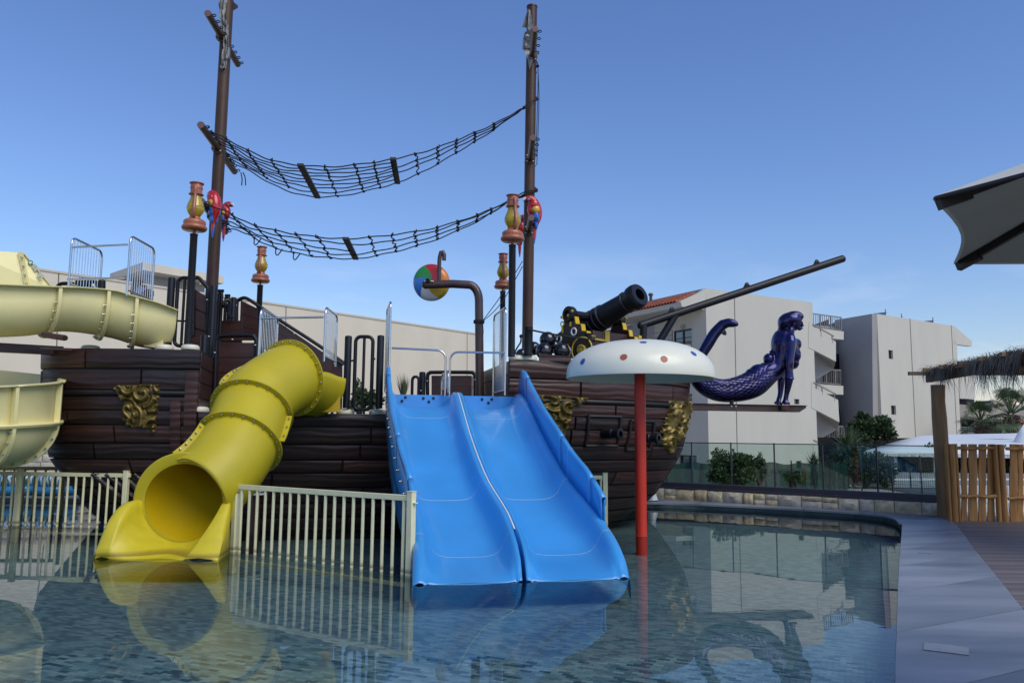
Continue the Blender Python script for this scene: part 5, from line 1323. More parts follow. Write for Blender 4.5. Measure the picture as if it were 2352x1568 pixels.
def chain(mb, pts, n_=14, sx=1.0): 
    q = cr([(*D4(x, y, Y), r*K) for x, y, r, Y in pts], 5); mb.tube([V3(p[:3]) for p in q], [p[3] for p in q], n_, sx=sx)
b = MB()
chain(b, [(470, 275, 8, 19.3), (430, 290, 36, 19.3), (400, 325, 46, 19.3), (335, 400, 50, 19.3), (280, 490, 50, 19.3), (220, 590, 46, 19.3), (165, 690, 52, 19.3), (150, 790, 66, 19.3), (220, 880, 84, 19.3), (330, 938, 96, 19.3), (450, 956, 100, 19.3), (600, 935, 110, 19.3), (720, 890, 118, 19.3), (800, 830, 112, 19.3), (880, 770, 100, 19.3), (955, 720, 92, 19.3), (1000, 650, 104, 19.3), (1025, 570, 116, 19.3), (1030, 490, 120, 19.3), (1038, 430, 108, 19.3), (1062, 385, 66, 19.3), (1085, 350, 40, 19.3), (1105, 310, 38, 19.3)], 18)
chain(b, [(400, 325, 44, 19.3), (465, 290, 42, 19.25), (525, 295, 36, 19.2), (572, 308, 16, 19.15)], 12)
chain(b, [(395, 345, 30, 19.35), (430, 380, 26, 19.5), (448, 405, 12, 19.6)], 10)
b.ell(D4(780, 770), (.25, .24, .20)); b.ell(D4(700, 790), (.15, .18, .14))        # hips
b.ell(D4(1128, 600, 19.2), (.15, .14, .19)); b.ell(D4(1128, 600, 19.46), (.15, .14, .19)); b.ell(D4(1100, 560, 19.33), (.17, .25, .24))  # bust
b.ell(D4(1135, 500, 19.3), (.13, .22, .15)); b.ell(D4(1110, 680), (.14, .2, .16))
b.ell(D4(1085, 455, 19.05), (.13, .12, .15)); b.ell(D4(1060, 450, 19.55), (.13, .12, .15))      # shoulders
b.ell(D4(1130, 285), (.155, .14, .20)); 
chain(b, [(1085, 470, 50, 19.04), (1085, 560, 40, 19.0), (1075, 660, 38, 18.98), (1072, 760, 34, 18.98), (1072, 825, 38, 18.98), (1060, 910, 30, 19.0), (1042, 1005, 22, 19.02), (1035, 1060, 26, 19.02)], 12)
chain(b, [(1050, 470, 46, 19.56), (1020, 600, 36, 19.6), (1000, 760, 34, 19.6), (992, 860, 34, 19.6), (985, 980, 24, 19.58), (965, 1055, 22, 19.55)], 12)
chain(b, [(900, 560, 20, 19.3), (905, 620, 34, 19.25), (870, 640, 50, 19.2), (895, 665, 40, 19.2), (940, 660, 30, 19.2)], 12)   # braid end
# hands with fingers
for (hx, hy, HY, sgn) in ((1035, 1070, 19.02, 1), (960, 1072, 19.52, 1)):
    b.ell(D4(hx, hy, HY), (.10, .07, .05))
    for k in range(4): chain(b, [(hx+8, hy-4, 11, HY-.05+k*.033), (hx+28, hy-2+k*2, 10, HY-.07+k*.045), (hx+43, hy+20, 9, HY-.08+k*.05)], 8)
    chain(b, [(hx-10, hy, 12, HY-.05), (hx+8, hy+12, 10, HY-.13)], 8)
def remeshed(mb, name, mat, parent, voxel, smooth_it=2, disp=None):
    loc = WL[parent.name]; me = mb.mesh(name, loc, 0); o = bpy.data.objects.new(name, me); COL.objects.link(o)
    md = o.modifiers.new('r', 'REMESH'); md.mode = 'VOXEL'; md.voxel_size = voxel; md.use_smooth_shade = True
    md2 = o.modifiers.new('s', 'SMOOTH'); md2.iterations = smooth_it; md2.factor = .6
    dg = bpy.context.evaluated_depsgraph_get(); ev = o.evaluated_get(dg); me2 = bpy.data.meshes.new_from_object(ev); me2.name = name
    bpy.data.objects.remove(o); me2.materials.clear(); me2.materials.append(mat); me2.shade_smooth()
    o = bpy.data.objects.new(name, me2); COL.objects.link(o); o.parent = parent; WL[o.name] = loc; return o
body = remeshed(b, 'body', M_merm, mm_, .022, 3)
# scales on the tail: rows of small raised plates
sm = MB(); tq = cr([(*D4(x, y, Y), r*K) for x, y, r, Y in [(220, 880, 84, 19.3), (330, 938, 96, 19.3), (450, 956, 100, 19.3), (600, 935, 112, 19.3), (720, 890, 120, 19.3), (800, 830, 114, 19.3), (870, 775, 100, 19.3)]], 8)
for i in range(2, len(tq)-2, 2):
    p = V3(tq[i][:3]); t = (V3(tq[i+1][:3])-V3(tq[i-1][:3])).normalized(); u = (V3((0, -1, 0))-t*V3((0, -1, 0)).dot(t)).normalized(); v_ = t.cross(u); v_ = v_ if v_.z > 0 else -v_
    for k in range(12):
        an = R(-40+k*15+(7.5 if i % 4 else 0)); d = u*math.cos(an)+v_*math.sin(an); s_ = -u*math.sin(an)+v_*math.cos(an); r = tq[i][3]; c = p+d*(r*1.0-.006)
        w_ = r*.125; l_ = .088
        sm.add([c-t*l_+d*.024, c+s_*w_+d*.004, c+t*l_-d*.006, c-s_*w_+d*.004, c+d*.017], [(0, 1, 4), (1, 2, 4), (2, 3, 4), (3, 0, 4)])
so = build(sm, 'tail_scales', M_merm, mm_, smooth=30, kind='stuff')
h = MB()
h.ell(D4(1085, 260), (.28, .22, .19)); h.ell(D4(1025, 280), (.16, .20, .18)); h.ell(D4(1165, 230), (.12, .17, .09)); h.ell(D4(1120, 212), (.2, .18, .10)); h.ell(D4(1005, 300), (.11, .16, .15))
h.ell(D4(1045, 385), (.13, .16, .11)); chain(h, [(1010, 330, 40, 19.35), (985, 420, 40, 19.42), (960, 500, 36, 19.45), (925, 560, 28, 19.4)], 10)
remeshed(h, 'hair', M_merm, mm_, .03, 1)
f = MB()
f.ell(D4(1150, 300), (.085, .11, .15)); f.ell(D4(1172, 345), (.055, .07, .05)); f.ell(D4(1192, 300), (.03, .09, .075))
chain(f, [(1196, 292, 8, 19.3), (1204, 312, 10, 19.3), (1208, 324, 9, 19.3)], 8)
chain(f, [(1194, 340, 9, 19.25), (1198, 342, 10, 19.3), (1194, 340, 9, 19.35)], 8); f.ell(D4(1185, 300, 19.2), (.025, .03, .018)); f.ell(D4(1185, 300, 19.4), (.025, .03, .018))
f.ell(D4(1120, 300, 19.13), (.02, .02, .04)); 
remeshed(f, 'face', M_merm, mm_, .010, 2)
ar = MB(); 
for HY in (18.98, 19.6):
    ar.lathe([(.105, -.02), (.112, 0), (.105, .02)], 16, D4(1074 if HY < 19.2 else 994, 835, HY), (0, 0, 1))
build(ar, 'arm_cuffs', M_merm, mm_)

# ================================================================== PARROTS
M_pr = pbr('parrot_red', (.50, .015, .018), .25, coat=.4, var=.08); M_pw = pbr('parrot_white', (.72, .72, .68), .3, coat=.3); M_pk = pbr('parrot_black', (.01, .01, .012), .3, coat=.3)
M_pyw = pbr('parrot_yellow', (.60, .38, .02), .3, coat=.3, var=.15, vscale=30); M_pbl = pbr('parrot_blue', (.02, .13, .50), .3, coat=.3, var=.2, vscale=20)
def parrot(base, fwd, s, label):
    """base = feet; fwd = horizontal facing direction; s = overall height from tail tip to crown"""
    fwd = V3(fwd).normalized(); lat = V3((-fwd.y, fwd.x, 0)); p = thing('parrot', label, 'parrot', base, 'painted macaws on the spars')
    def q(f, z, l=0.): return V3(base)+fwd*(f*s)+lat*(l*s)+V3((0, 0, z*s))
    b = MB(); pts = [(.13, .42), (.09, .455), (.035, .455), (-.02, .42), (-.06, .34), (-.09, .22), (-.10, .10), (-.085, -.02), (-.06, -.15), (-.05, -.30), (-.045, -.44)]
    rs = [.045, .062, .075, .085, .105, .115, .105, .07, .045, .035, .012]
    c = cr([(*q(f, z), r*s) for (f, z), r in zip(pts, rs)], 5); b.tube([V3(x[:3]) for x in c], [x[3] for x in c], 16)
    b.ell(q(.0, .25), (.10*s, .10*s, .16*s))
    remeshed(b, 'body', M_pr, p, .011*s/.9, 3)
    for sg in (-1, 1):
        # wing: three overlapping colour fields
        for nm, mt, f0, z0, rr3, ang in (('wing_shoulder', M_pr, -.035, .33, (.085, .045, .09), 0), ('wing_coverts', M_pyw, -.06, .225, (.085, .05, .085), .15), ('wing_feathers', M_pbl, -.07, .09, (.07, .048, .13), .12), ('wing_tip', M_pbl, -.07, -.05, (.042, .038, .13), .05)):
            rot = (V3((0, 0, 1))+fwd*(ang)).normalized().to_track_quat('Z', 'Y').to_matrix()
            # orient local x along fwd
            zx = (V3((0, 0, 1))+fwd*ang).normalized(); xx = (fwd-zx*fwd.dot(zx)).normalized(); yy = zx.cross(xx); rot = Matrix((xx, yy, zx)).transposed()
            build(MB().ell(q(f0, z0, sg*(.088 if z0 > .2 else .078 if z0 > 0 else .05)), tuple(v*s for v in rr3), 14, 10, rot), nm, mt, p, smooth=80)
        rows = MB()
        for r_ in range(3):
            for k in range(4): rows.tube([q(-.125+k*.03, .235-r_*.045+.01, sg*.118), q(-.112+k*.03, .222-r_*.045, sg*.123), q(-.098+k*.03, .235-r_*.045+.01, sg*.118)], .004*s, 5)
        build(rows, 'feather_edges', pbr('parrot_line', (.12, .08, .02), .5), p)
        build(MB().ell(q(.075, .452, sg*.045), (.042*s, .02*s, .042*s), 14, 10), 'face_patch', M_pw, p, smooth=80)
        build(MB().ell(q(.080, .466, sg*.062), .011*s, 10, 8), 'eye', M_pk, p, smooth=80)
        for k in range(3): build(MB().tube([q(.05, .452-k*.014, sg*.063), q(.072, .446-k*.014, sg*.067), q(.095, .452-k*.014, sg*.060)], .0025*s, 5), 'face_line', M_pk, p)
        build(MB().tube([q(.0, .07, sg*.04), q(.02, .0, sg*.045), q(.06, -.01, sg*.045)], .022*s, 8), 'foot', M_pk, p)
    build(MB().tube([q(.11, .46), q(.165, .45), q(.185, .415), q(.178, .38)], [.040*s, .034*s, .022*s, .006*s], 10), 'upper_beak', M_pw, p, smooth=70)
    build(MB().tube([q(.12, .415), (q(.15, .405)), q(.165, .40)], [.03*s, .022*s, .008*s], 10), 'lower_beak', M_pk, p, smooth=70)
    build(MB().tube([q(-.075, -.05), q(-.062, -.2), q(-.055, -.34), q(-.05, -.46)], [.035*s, .034*s, .028*s, .008*s], 10), 'tail', M_pbl, p, smooth=70)
    return p
jx = P(492, 500, 16.7)
bpos = jx-SV*.62+V3((0, 0, .03)); parrot(P(487, 495, 16.0), (-.8, .55, 0), 1.03, 'red macaw seen from behind on the left mast spar, beside the front lantern')
parrot(P(519, 512, 17.35), (.95, -.25, 0), .92, 'red macaw facing right on the far end of the left mast spar')
parrot(P(1222, 508, 17.55), (-.97, -.22, 0), 1.12, 'red macaw facing left on the right mast spar, beak behind the lantern')
parrot(P(1197, 545, 19.0), (.6, -.8, 0), 1.05, 'red macaw mostly hidden behind the right mast, tail hanging down')

# ================================================================== MUSHROOM
mc = PZ(1473, 1230, 0); mY = mc.y
mu = thing('water_mushroom', 'white mushroom water canopy with blue and red dots on a red pole in the pool', 'water mushroom', mc)
zr0 = P(1476, 866, mY).z; RR = 169/FPX*mY; zrim = P(1476, 868, mY).z-.0
build(MB().lathe([(.098, -.38), (.098, zrim-.2+.5)], 28, mc), 'pole', M_red, mu)
build(MB().lathe([(.17, -.36), (.17, -.34), (.1, -.335)], 28, mc), 'pole_base', M_red, mu)
build(MB().lathe([(.115, .0), (.11, .006), (.1, .008)], 28, mc), 'pole_flange', pbr('flange_red', (.30, .02, .015), .4), mu)
top_z = P(1476, 783, mY-.1).z; mh = top_z-zrim+.02
pr = [(0, mh)]; 
for k in range(1, 25):
    a = math.pi/2*k/24; pr.append((RR*math.sin(a)**.92, mh*max(0, math.cos(a))**.80))
pr[-1] = (RR, 0.0)
def shell_pt(a, th):    # outer surface
    return mc+V3((RR*math.sin(th)**.92*math.cos(a), RR*math.sin(th)**.92*math.sin(a), zrim+mh*max(0, math.cos(th))**.80))
prof = list(pr)+[(RR-.004, -.018), (RR-.02, -.02)]+[(max(0, r-.028), z-.03) for r, z in reversed(pr[:-1])]
build(MB().lathe(prof, 72, mc+V3((0, 0, zrim))), 'cap', M_mush, mu, smooth=50)
def cap_hit(px, py):
    best = None
    for i in range(8, 92):
        th = math.pi/2*i/92
        for k in range(180):
            a = -math.pi*k/180; q = shell_pt(a, th); x, y = PX(q); e_ = (x-px)**2+(y-py)**2
            if best is None or e_ < best[0]: best = (e_, a, th)
    return best[1:]
for px, py, mt in ((1338, 830, M_dotb), (1432, 820, M_dotr), (1527, 824, M_dotr), (1593, 812, M_dotb), (1478, 786, M_dotb)):
    a, th = cap_hit(px, py); n0 = shell_pt(a, th); ta = (shell_pt(a+.02, th)-n0).normalized(); tt = (shell_pt(a, th+.02)-n0).normalized(); nn = ta.cross(tt); nn = nn if nn.dot(n0-mc-V3((0, 0, zrim))) > 0 else -nn
    rad = .060; vs = []
    for j, rr3 in enumerate((0, .5, 1)):
        for k in range(20):
            b_ = 2*math.pi*k/20; da = rad*rr3*math.cos(b_)/max(.2, RR*math.sin(th)); p1 = shell_pt(a+da, th); step = (shell_pt(a, th+.01)-shell_pt(a, th-.01)).length/.02
            p1 = shell_pt(a+da, th+rad*rr3*math.sin(b_)/step); vs.append(p1+nn*.004)
    fs = [(j*20+k, j*20+(k+1) % 20, (j+1)*20+(k+1) % 20, (j+1)*20+k) for j in range(2) for k in range(20)]
    build(MB().add(vs, fs), 'dot', mt, mu, smooth=60)

# ================================================================== CREAM POOL FENCES
M_stain = None
def stained(name, c):
    m = pbr(name, c, .42, var=.06, vscale=6); nt = m.node_tree; b = nt.nodes['Principled BSDF']; L = nt.links.new
    geo = nt.nodes.new('ShaderNodeNewGeometry'); sp_ = nt.nodes.new('ShaderNodeSeparateXYZ'); L(geo.outputs['Position'], sp_.inputs[0])
    rp = nt.nodes.new('ShaderNodeValToRGB'); e = rp.color_ramp.elements
    e[0].position = .0; e[0].color = (0, 0, 0, 1); e[1].position = 1; e[1].color = (0, 0, 0, 1)
    for po, v in ((.25, 0), (.30, .75), (.42, .6), (.62, 0)): k = e.new(po); k.color = (v, v, v, 1)
    mr = nt.nodes.new('ShaderNodeMapRange'); mr.inputs['From Min'].default_value = -.02; mr.inputs['From Max'].default_value = .16; L(sp_.outputs[2], mr.inputs[0]); L(mr.outputs[0], rp.inputs[0])
    old = b.inputs['Base Color'].links[0].from_socket; mx = nt.nodes.new('ShaderNodeMixRGB'); L(rp.outputs[0], mx.inputs[0]); L(old, mx.inputs[1]); mx.inputs[2].default_value = (.20, .12, .025, 1); L(mx.outputs[0], b.inputs['Base Color'])
    return m
M_fs = stained('cream_fence_stained', (.74, .71, .45)); M_fo = stained('olive_fence_stained', (.24, .23, .08))
def pool_fence(label, A, B, hgt, nbars, posts, mat=M_fs, zb=-.3, rail_ext=0.):
    """A, B ground points on the water; posts: fractions with a square post"""
    A = V3((A.x, A.y, 0)); B = V3((B.x, B.y, 0)); d = (B-A).normalized(); Ln = (B-A).length
    t_ = thing('pool_fence', label, 'fence', A)
    for u in posts:
        c = A+d*(Ln*u); n_ = V3((-d.y, d.x, 0)); rot = Matrix((d, n_, ZZ)).transposed()
        build(MB().box(c+V3((0, 0, (hgt+.03+zb)/2)), (.085, .085, hgt+.03-zb), rot), 'post', mat, t_, bevel=.006)
        build(MB().box(c+V3((0, 0, hgt+.036)), (.095, .095, .012), rot), 'post_cap', M_fence, t_, bevel=.003)
        build(MB().box(c+d*.06+V3((0, 0, hgt-.10)), (.05, .05, .012), rot), 'bracket', M_fence, t_, smooth=0)
    build(MB().beam(A+V3((0, 0, hgt-.045)), B+V3((0, 0, hgt-.045)), .045, .07), 'top_rail', mat, t_, bevel=.005)
    build(MB().beam(A+V3((0, 0, -.12)), B+V3((0, 0, -.12)), .035, .04), 'bottom_rail', mat, t_, smooth=0)
    for k in range(nbars):
        c = A+d*(Ln*(k+.7)/(nbars+.4)); mb = MB().tube([c+V3((0, 0, -.12)), c+V3((0, 0, hgt-.08))], .0215, 8, caps=False); build(mb, 'bar', mat, t_)
    return t_
HF = .97
f1a = PZ(537, 1266, 0); f1b = PZ(941, 1321, 0)
pool_fence('cream bar fence in the water between the yellow and the blue slides', f1a, f1b, HF, 19, (0, 1))
fa = PZ(300, 1215, 0); fb = PZ(36, 1203, 0)
pool_fence('cream bar fence in the water left of the yellow slide mouth', PZ(292, 1212, 0), PZ(-150, 1200, 0), HF, 24, (0.02, .57), )
pool_fence('short cream fence end behind the right edge of the blue slide', PZ(1390, 1215, 0), PZ(1330, 1215, 0), .99, 4, (0,))
pool_fence('darker olive bar fence behind the left pool fence', PZ(138, 1180, 0), PZ(-260, 1180, 0), .98, 16, (0,), mat=M_fo)
_yt = stained('yellow_stained_plastic', (.56, .455, .020)); bpy.data.objects['exit_trough'].data.materials[0] = _yt
# blue inflatables behind the left fence
M_inf = bpy.data.materials.new('leaf_print_vinyl'); M_inf.use_nodes = True; nt = M_inf.node_tree; b = nt.nodes['Principled BSDF']; L = nt.links.new
tc = nt.nodes.new('ShaderNodeTexCoord'); wv = nt.nodes.new('ShaderNodeTexWave'); wv.inputs['Scale'].default_value = 3.2; wv.inputs['Distortion'].default_value = 9; wv.inputs['Detail'].default_value = 1.5; L(tc.outputs['Object'], wv.inputs['Vector'])
rp = nt.nodes.new('ShaderNodeValToRGB'); e = rp.color_ramp.elements; e[0].position = .3; e[0].color = (.03, .16, .22, 1); e[1].position = .5; e[1].color = (.12, .36, .60, 1); k = e.new(.62); k.color = (.55, .60, .62, 1); L(wv.outputs['Fac'], rp.inputs[0]); L(rp.outputs[0], b.inputs['Base Color']); b.inputs['Roughness'].default_value = .25
M_infb = pbr('blue_vinyl', (.03, .22, .45), .25)
for px, w_, lab in ((38, 60, 'leaf printed pool float lying on the far coping at the left edge'), (132, 44, 'leaf printed pool float leaning behind the olive fence post')):
    c = P(px, 1128, 20.4); c.z = .12; r = w_/FPX*20.4*.75; t_ = thing('pool_float', lab, 'inflatable', c, 'pool floats on the far coping')
    build(MB().tube([c+V3((r*math.cos(a), .4*math.sin(a), .13)) for a in [2*math.pi*k/24 for k in range(24)]], .13, 12, closed=True), 'lower_ring', M_infb, t_, smooth=80)
    build(MB().tube([c+V3((r*.95*math.cos(a), .38*math.sin(a), .37)) for a in [2*math.pi*k/24 for k in range(24)]], .16, 12, closed=True), 'upper_ring', M_inf, t_, smooth=80)
# small blue and white dolphin statue on the far coping behind the bow
M_db2 = pbr('dolphin_blue', (.05, .20, .60), .3, coat=.3, var=.25, vscale=3); M_dw = pbr('dolphin_white', (.62, .68, .72), .3, coat=.3)
dp = thing('dolphin_statue', 'blue and white standing dolphin statue on the coping behind the red pole', 'statue', P(1497, 1147, 20.2))
Yd = 20.2; o_ = P(1497, 1147, Yd); o_.z = .12
def dq(x, z, y=0): return o_+V3((x, y, z))
b = MB(); c = cr([(*dq(-.02, -.0), .20), (*dq(-.03, .2), .13), (*dq(-.04, .5), .20), (*dq(.0, .85), .22), (*dq(.10, 1.15), .17), (*dq(.2, 1.35), .09), (*dq(.27, 1.55), .03)], 5); b.tube([V3(x[:3]) for x in c], [x[3] for x in c], 14); b.tube([dq(.1, .9, 0), dq(.35, .95, 0), dq(.45, .85, 0)], [.08, .06, .02], 8); b.tube([dq(-.05, .05), dq(.15, .03)], [.15, .03], 8)
remeshed(b, 'body', M_db2, dp, .025, 2)
b = MB(); c = cr([(*dq(-.0, .02, -.1), .14), (*dq(-.02, .3, -.10), .09), (*dq(-.03, .55, -.11), .15), (*dq(.02, .85, -.12), .15), (*dq(.1, 1.1, -.09), .11)], 5); b.tube([V3(x[:3]) for x in c], [x[3] for x in c], 12)
build(b, 'belly', M_dw, dp, smooth=80)
build(MB().ell(dq(.15, 1.28, -.1), .02), 'eye', M_pk, dp)
# ================================================================== BUILDINGS
def stucco(name, c): return pbr(name, c, .85, var=.035, vscale=.8, bump=.15, bscale=60, detail=9, stretch=(1, 1, .3))
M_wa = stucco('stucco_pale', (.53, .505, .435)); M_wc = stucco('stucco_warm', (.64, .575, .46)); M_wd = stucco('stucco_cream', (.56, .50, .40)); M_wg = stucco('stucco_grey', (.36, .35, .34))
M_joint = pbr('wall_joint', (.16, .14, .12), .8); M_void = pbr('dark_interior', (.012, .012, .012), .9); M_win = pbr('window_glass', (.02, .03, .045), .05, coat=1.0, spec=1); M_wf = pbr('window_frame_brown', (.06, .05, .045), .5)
M_tile2 = pbr('clay_tile', (.30, .075, .035), .75, var=.3, vscale=6); M_rail = pbr('railing_taupe', (.22, .20, .18), .5); M_door = pbr('door_brown', (.02, .012, .012), .5)
class Pl:
    """vertical wall plane through two picture columns at given depths"""
    def __init__(s, px1, Y1, px2, Y2):
        a = P(px1, 990, Y1); b = P(px2, 990, Y2); s.a = V3((a.x, a.y, 0)); s.d = V3((b.x-a.x, b.y-a.y, 0)).normalized(); s.n = V3((-s.d.y, s.d.x, 0))
        if s.n.y < 0: s.n = -s.n
    def at(s, px, py, off=0):
        r = ray(px, py); den = r.dot(s.n); t = ((s.a+s.n*off-CAMP).dot(s.n))/den; return CAMP+r*t
    def z0(s, px, z=0, off=0):
        q = s.at(px, 990, off); return V3((q.x, q.y, z))
    def poly(s, pts, th, mat, name, parent, off=0, smooth=0, **k):
        q = [s.at(x, y, off) if y is not None else s.z0(x, 0.05, off) for x, y in pts]
        return build(MB().prism(q, s.n*th), name, mat, parent, smooth=smooth, **k)
    def cell_wall(s, x0, x1, ytop0, ytop1, holes, th, mat, name, parent, zb=.05):
        """wall between two columns, with rectangular holes given by picture boxes"""
        A = s.at(x0, ytop0); B = s.at(x1, ytop1); Lx = (B-A).dot(s.d); o = V3((A.x, A.y, 0)); hs = []
        for hx0, hy0, hx1, hy1 in holes:
            p = s.at(hx0, (hy0+hy1)/2); q = s.at(hx1, (hy0+hy1)/2); u0 = (p-o).dot(s.d); u1 = (q-o).dot(s.d); um = (hx0+hx1)/2
            hs.append((u0, u1, s.at(um, hy1).z, s.at(um, hy0).z))
        us = sorted(set([0, Lx]+[h for a in hs for h in a[:2]])); mb = MB()
        for u0, u1 in zip(us, us[1:]):
            zt0 = A.z+(B.z-A.z)*u0/Lx; zt1 = A.z+(B.z-A.z)*u1/Lx
            cuts = sorted([(h[2], h[3]) for h in hs if h[0] <= u0+1e-6 and h[1] >= u1-1e-6]); z = zb
            for c0, c1 in cuts:
                mb.prism([o+s.d*u0+ZZ*z, o+s.d*u1+ZZ*z, o+s.d*u1+ZZ*c0, o+s.d*u0+ZZ*c0], s.n*th); z = c1
            mb.prism([o+s.d*u0+ZZ*z, o+s.d*u1+ZZ*z, o+s.d*u1+ZZ*zt1, o+s.d*u0+ZZ*zt0], s.n*th)
        w_ = build(mb, name, mat, parent, smooth=0)
        return w_, [(o+s.d*h[0]+ZZ*h[2], o+s.d*h[1]+ZZ*h[2], h[3]) for h in hs]
def window(parent, a, b_, zt, n, depth=.18, mull=1, frame=.05, glass=None):
    d = (b_-a).normalized(); L_ = (b_-a).length; zb = a.z; wn_ = MB()
    A = a+n*depth; B = b_+n*depth
    for p, q in (((A+ZZ*frame/2), (B+ZZ*frame/2)), ((A+ZZ*(zt-zb-frame/2)), (B+ZZ*(zt-zb-frame/2)))): wn_.beam(p, q, frame, frame)
    for k in range(mull+2):
        u = frame/2+(L_-frame)*k/(mull+1); wn_.beam(A+d*u+ZZ*frame, A+d*u+ZZ*(zt-zb-frame), frame, frame, up=d)
    w_ = build(wn_, 'window', M_wf, parent, smooth=0)
    build(MB().prism([A+n*.02, B+n*.02, B+n*.02+ZZ*(zt-zb), A+n*.02+ZZ*(zt-zb)], n*.02), 'pane', glass or M_win, w_, smooth=0)
    return w_
# --- apartment building with the tiled roof
ab = thing('apartment_building', 'pale three storey apartment building with terracotta roof edge and open stairs, behind the mermaid', 'building', P(1700, 1080, 42)); 
PF = Pl(1623, 41.3, 1857, 45.0); nF = PF.n
w_, hl = PF.cell_wall(1622, 1866, 662, 694.5, [(1824, 916, 1836, 928), (1829, 1058, 1841, 1078)], .3, M_wa, 'front_wall', ab)
for a, b_, zt in hl: window(ab, a, b_, zt, nF, .12, 0)
PF.poly([(1859, 739), (1866, 742), (1866, 694.9), (1858, 693.5)], .3, M_wa, 'front_wall', ab, off=.001) if False else None
for x in (1687, ): 
    build(MB().beam(PF.at(x, 684, -.006), PF.z0(x+5, .06, -.006), .05, .012, up=nF), 'wall_joint', M_joint, ab, smooth=0)
# gable end sticking out over the balconies (roof thickness profile)
PF.poly([(1622, 662.5), (1608, 672), (1563, 692), (1566, 704), (1622, 712)], .30, M_wa, 'gable_end', ab)
# side wall and balconies, receding to the left
cn_ = PF.z0(1622); dS = nF.copy(); aS = cn_
class PlV(Pl):
    def __init__(s, a, d, n): s.a = a; s.d = d; s.n = n
PS = PlV(cn_+nF*.3, dS, PF.d.copy())
# visible side: wall bays and window
sw_, hl = PS.cell_wall(1621.5, 1503, 706, 712, [(1589, 757, 1543, 805), (1590, 905, 1560, 948), (1600, 1045, 1560, 1090)], .25, M_wg if False else M_wa, 'side_wall', ab)
for a, b_, zt in hl: window(ab, b_ if False else a, b_, zt, PS.n, .14, 1, frame=.07)
# deeper dark recess further left
RC = PlV(cn_+nF*.3+PF.d*2.2, dS, PF.d.copy())
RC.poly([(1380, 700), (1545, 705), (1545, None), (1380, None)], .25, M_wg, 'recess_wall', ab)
# balcony slabs and parapets under the side windows
for zz, lab in ((3.35, 0), (6.35, 0)):
    p = cn_+nF*1.0; 
    build(MB().prism([p+ZZ*zz-PF.d*1.25, p+nF*9+ZZ*zz-PF.d*1.25, p+nF*9+ZZ*zz+PF.d*.0, p+ZZ*zz+PF.d*.0], ZZ*.22), 'balcony_slab', M_wa, ab, smooth=0)
    for k in range(3): build(MB().beam(p+ZZ*(zz+.42+k*.26)-PF.d*1.22, p+nF*9+ZZ*(zz+.42+k*.26)-PF.d*1.22, .04, .04), 'balcony_rail', M_rail, ab, smooth=0)
    build(MB().beam(p+ZZ*(zz+.22)-PF.d*1.22, p+ZZ*(zz+1.0)-PF.d*1.22, .05, .05), 'balcony_post', M_rail, ab, smooth=0)
# tiled roof slope with fascia and parapet
eA = PF.at(1566, 693); eB0 = eA+nF*.3
ridge = PF.at(1608, 672)
ln_ = 9.2
fA = PF.at(1564.5, 692.5); fA2 = PF.at(1566, 704)
build(MB().prism([fA+nF*.31, fA2+nF*.31, fA2+nF*ln_, fA+nF*ln_], PF.d*.15), 'fascia', M_wa, ab, smooth=0)
so_ = PF.at(1622, 712)
build(MB().prism([fA2+nF*.31+ZZ*.005, so_+nF*.31+ZZ*.005-ZZ*0, so_+nF*ln_, fA2+nF*ln_], ZZ*.08), 'soffit', M_wa, ab, smooth=0)
sl = (ridge-fA); slope = sl.normalized(); nrm = nF.cross(slope); nrm = nrm if nrm.z > 0 else -nrm
rowsN = int((ln_-.3)/.24); tm = MB(); 
for k in range(rowsN):
    y0 = .33+k*.24
    for j in range(5):
        u0 = sl.length*(j/5)-.05; u1 = sl.length*((j+1)/5)+.03; pts0 = []
        for i in range(7):
            an = math.pi*i/6; pts0.append((nF*(y0+.12-.10*math.cos(an)), nrm*(.09*math.sin(an)+.02)))
        r0_ = [fA+slope*u0+a+b_+nrm*(.03) for a, b_ in pts0]; r1_ = [fA+slope*u1+a+b_ for a, b_ in pts0]
        tm.grid([r0_, r1_])
build(tm, 'roof_tiles', M_tile2, ab, smooth=60, kind='stuff', solid=None)
build(MB().prism([fA+nF*.31+nrm*.0, ridge+nF*.31, ridge+nF*ln_, fA+nF*ln_], -nrm*.05), 'roof_deck', M_tile2, ab, smooth=0)
pr0 = PF.at(1623, 661); pr1 = PF.at(1623, 671)
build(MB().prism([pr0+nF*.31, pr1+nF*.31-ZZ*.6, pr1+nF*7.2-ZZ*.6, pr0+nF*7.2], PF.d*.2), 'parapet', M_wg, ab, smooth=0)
ch = pr0+nF*4.6
build(MB().lathe([(.09, 0), (.09, .28), (.16, .3), (.10, .42), (0, .44)], 12, ch), 'vent_pipe', M_wf, ab)
# second lower roof wing further left
P2 = PlV(cn_+nF*9.5, PF.d.copy(), nF.copy())
P2.poly([(1380, 738), (1440, 733), (1482, 733), (1494, 735), (1440, 748), (1380, 762)], .3, M_wa, 'far_fascia', ab, off=-.6)
P2.poly([(1380, 722), (1451, 722), (1476, 733), (1430, 740), (1380, 745)], .3, M_tile2, 'far_roof', ab, off=-.35)
P2.poly([(1380, 755), (1510, 745), (1510, None), (1380, None)], .3, M_wg, 'far_wall', ab, off=.6)
# wall lamp
c = PS.at(1568, 750, -.06); build(MB().ell(c, (.15, .15, .12)), 'wall_lamp', M_wg, ab)
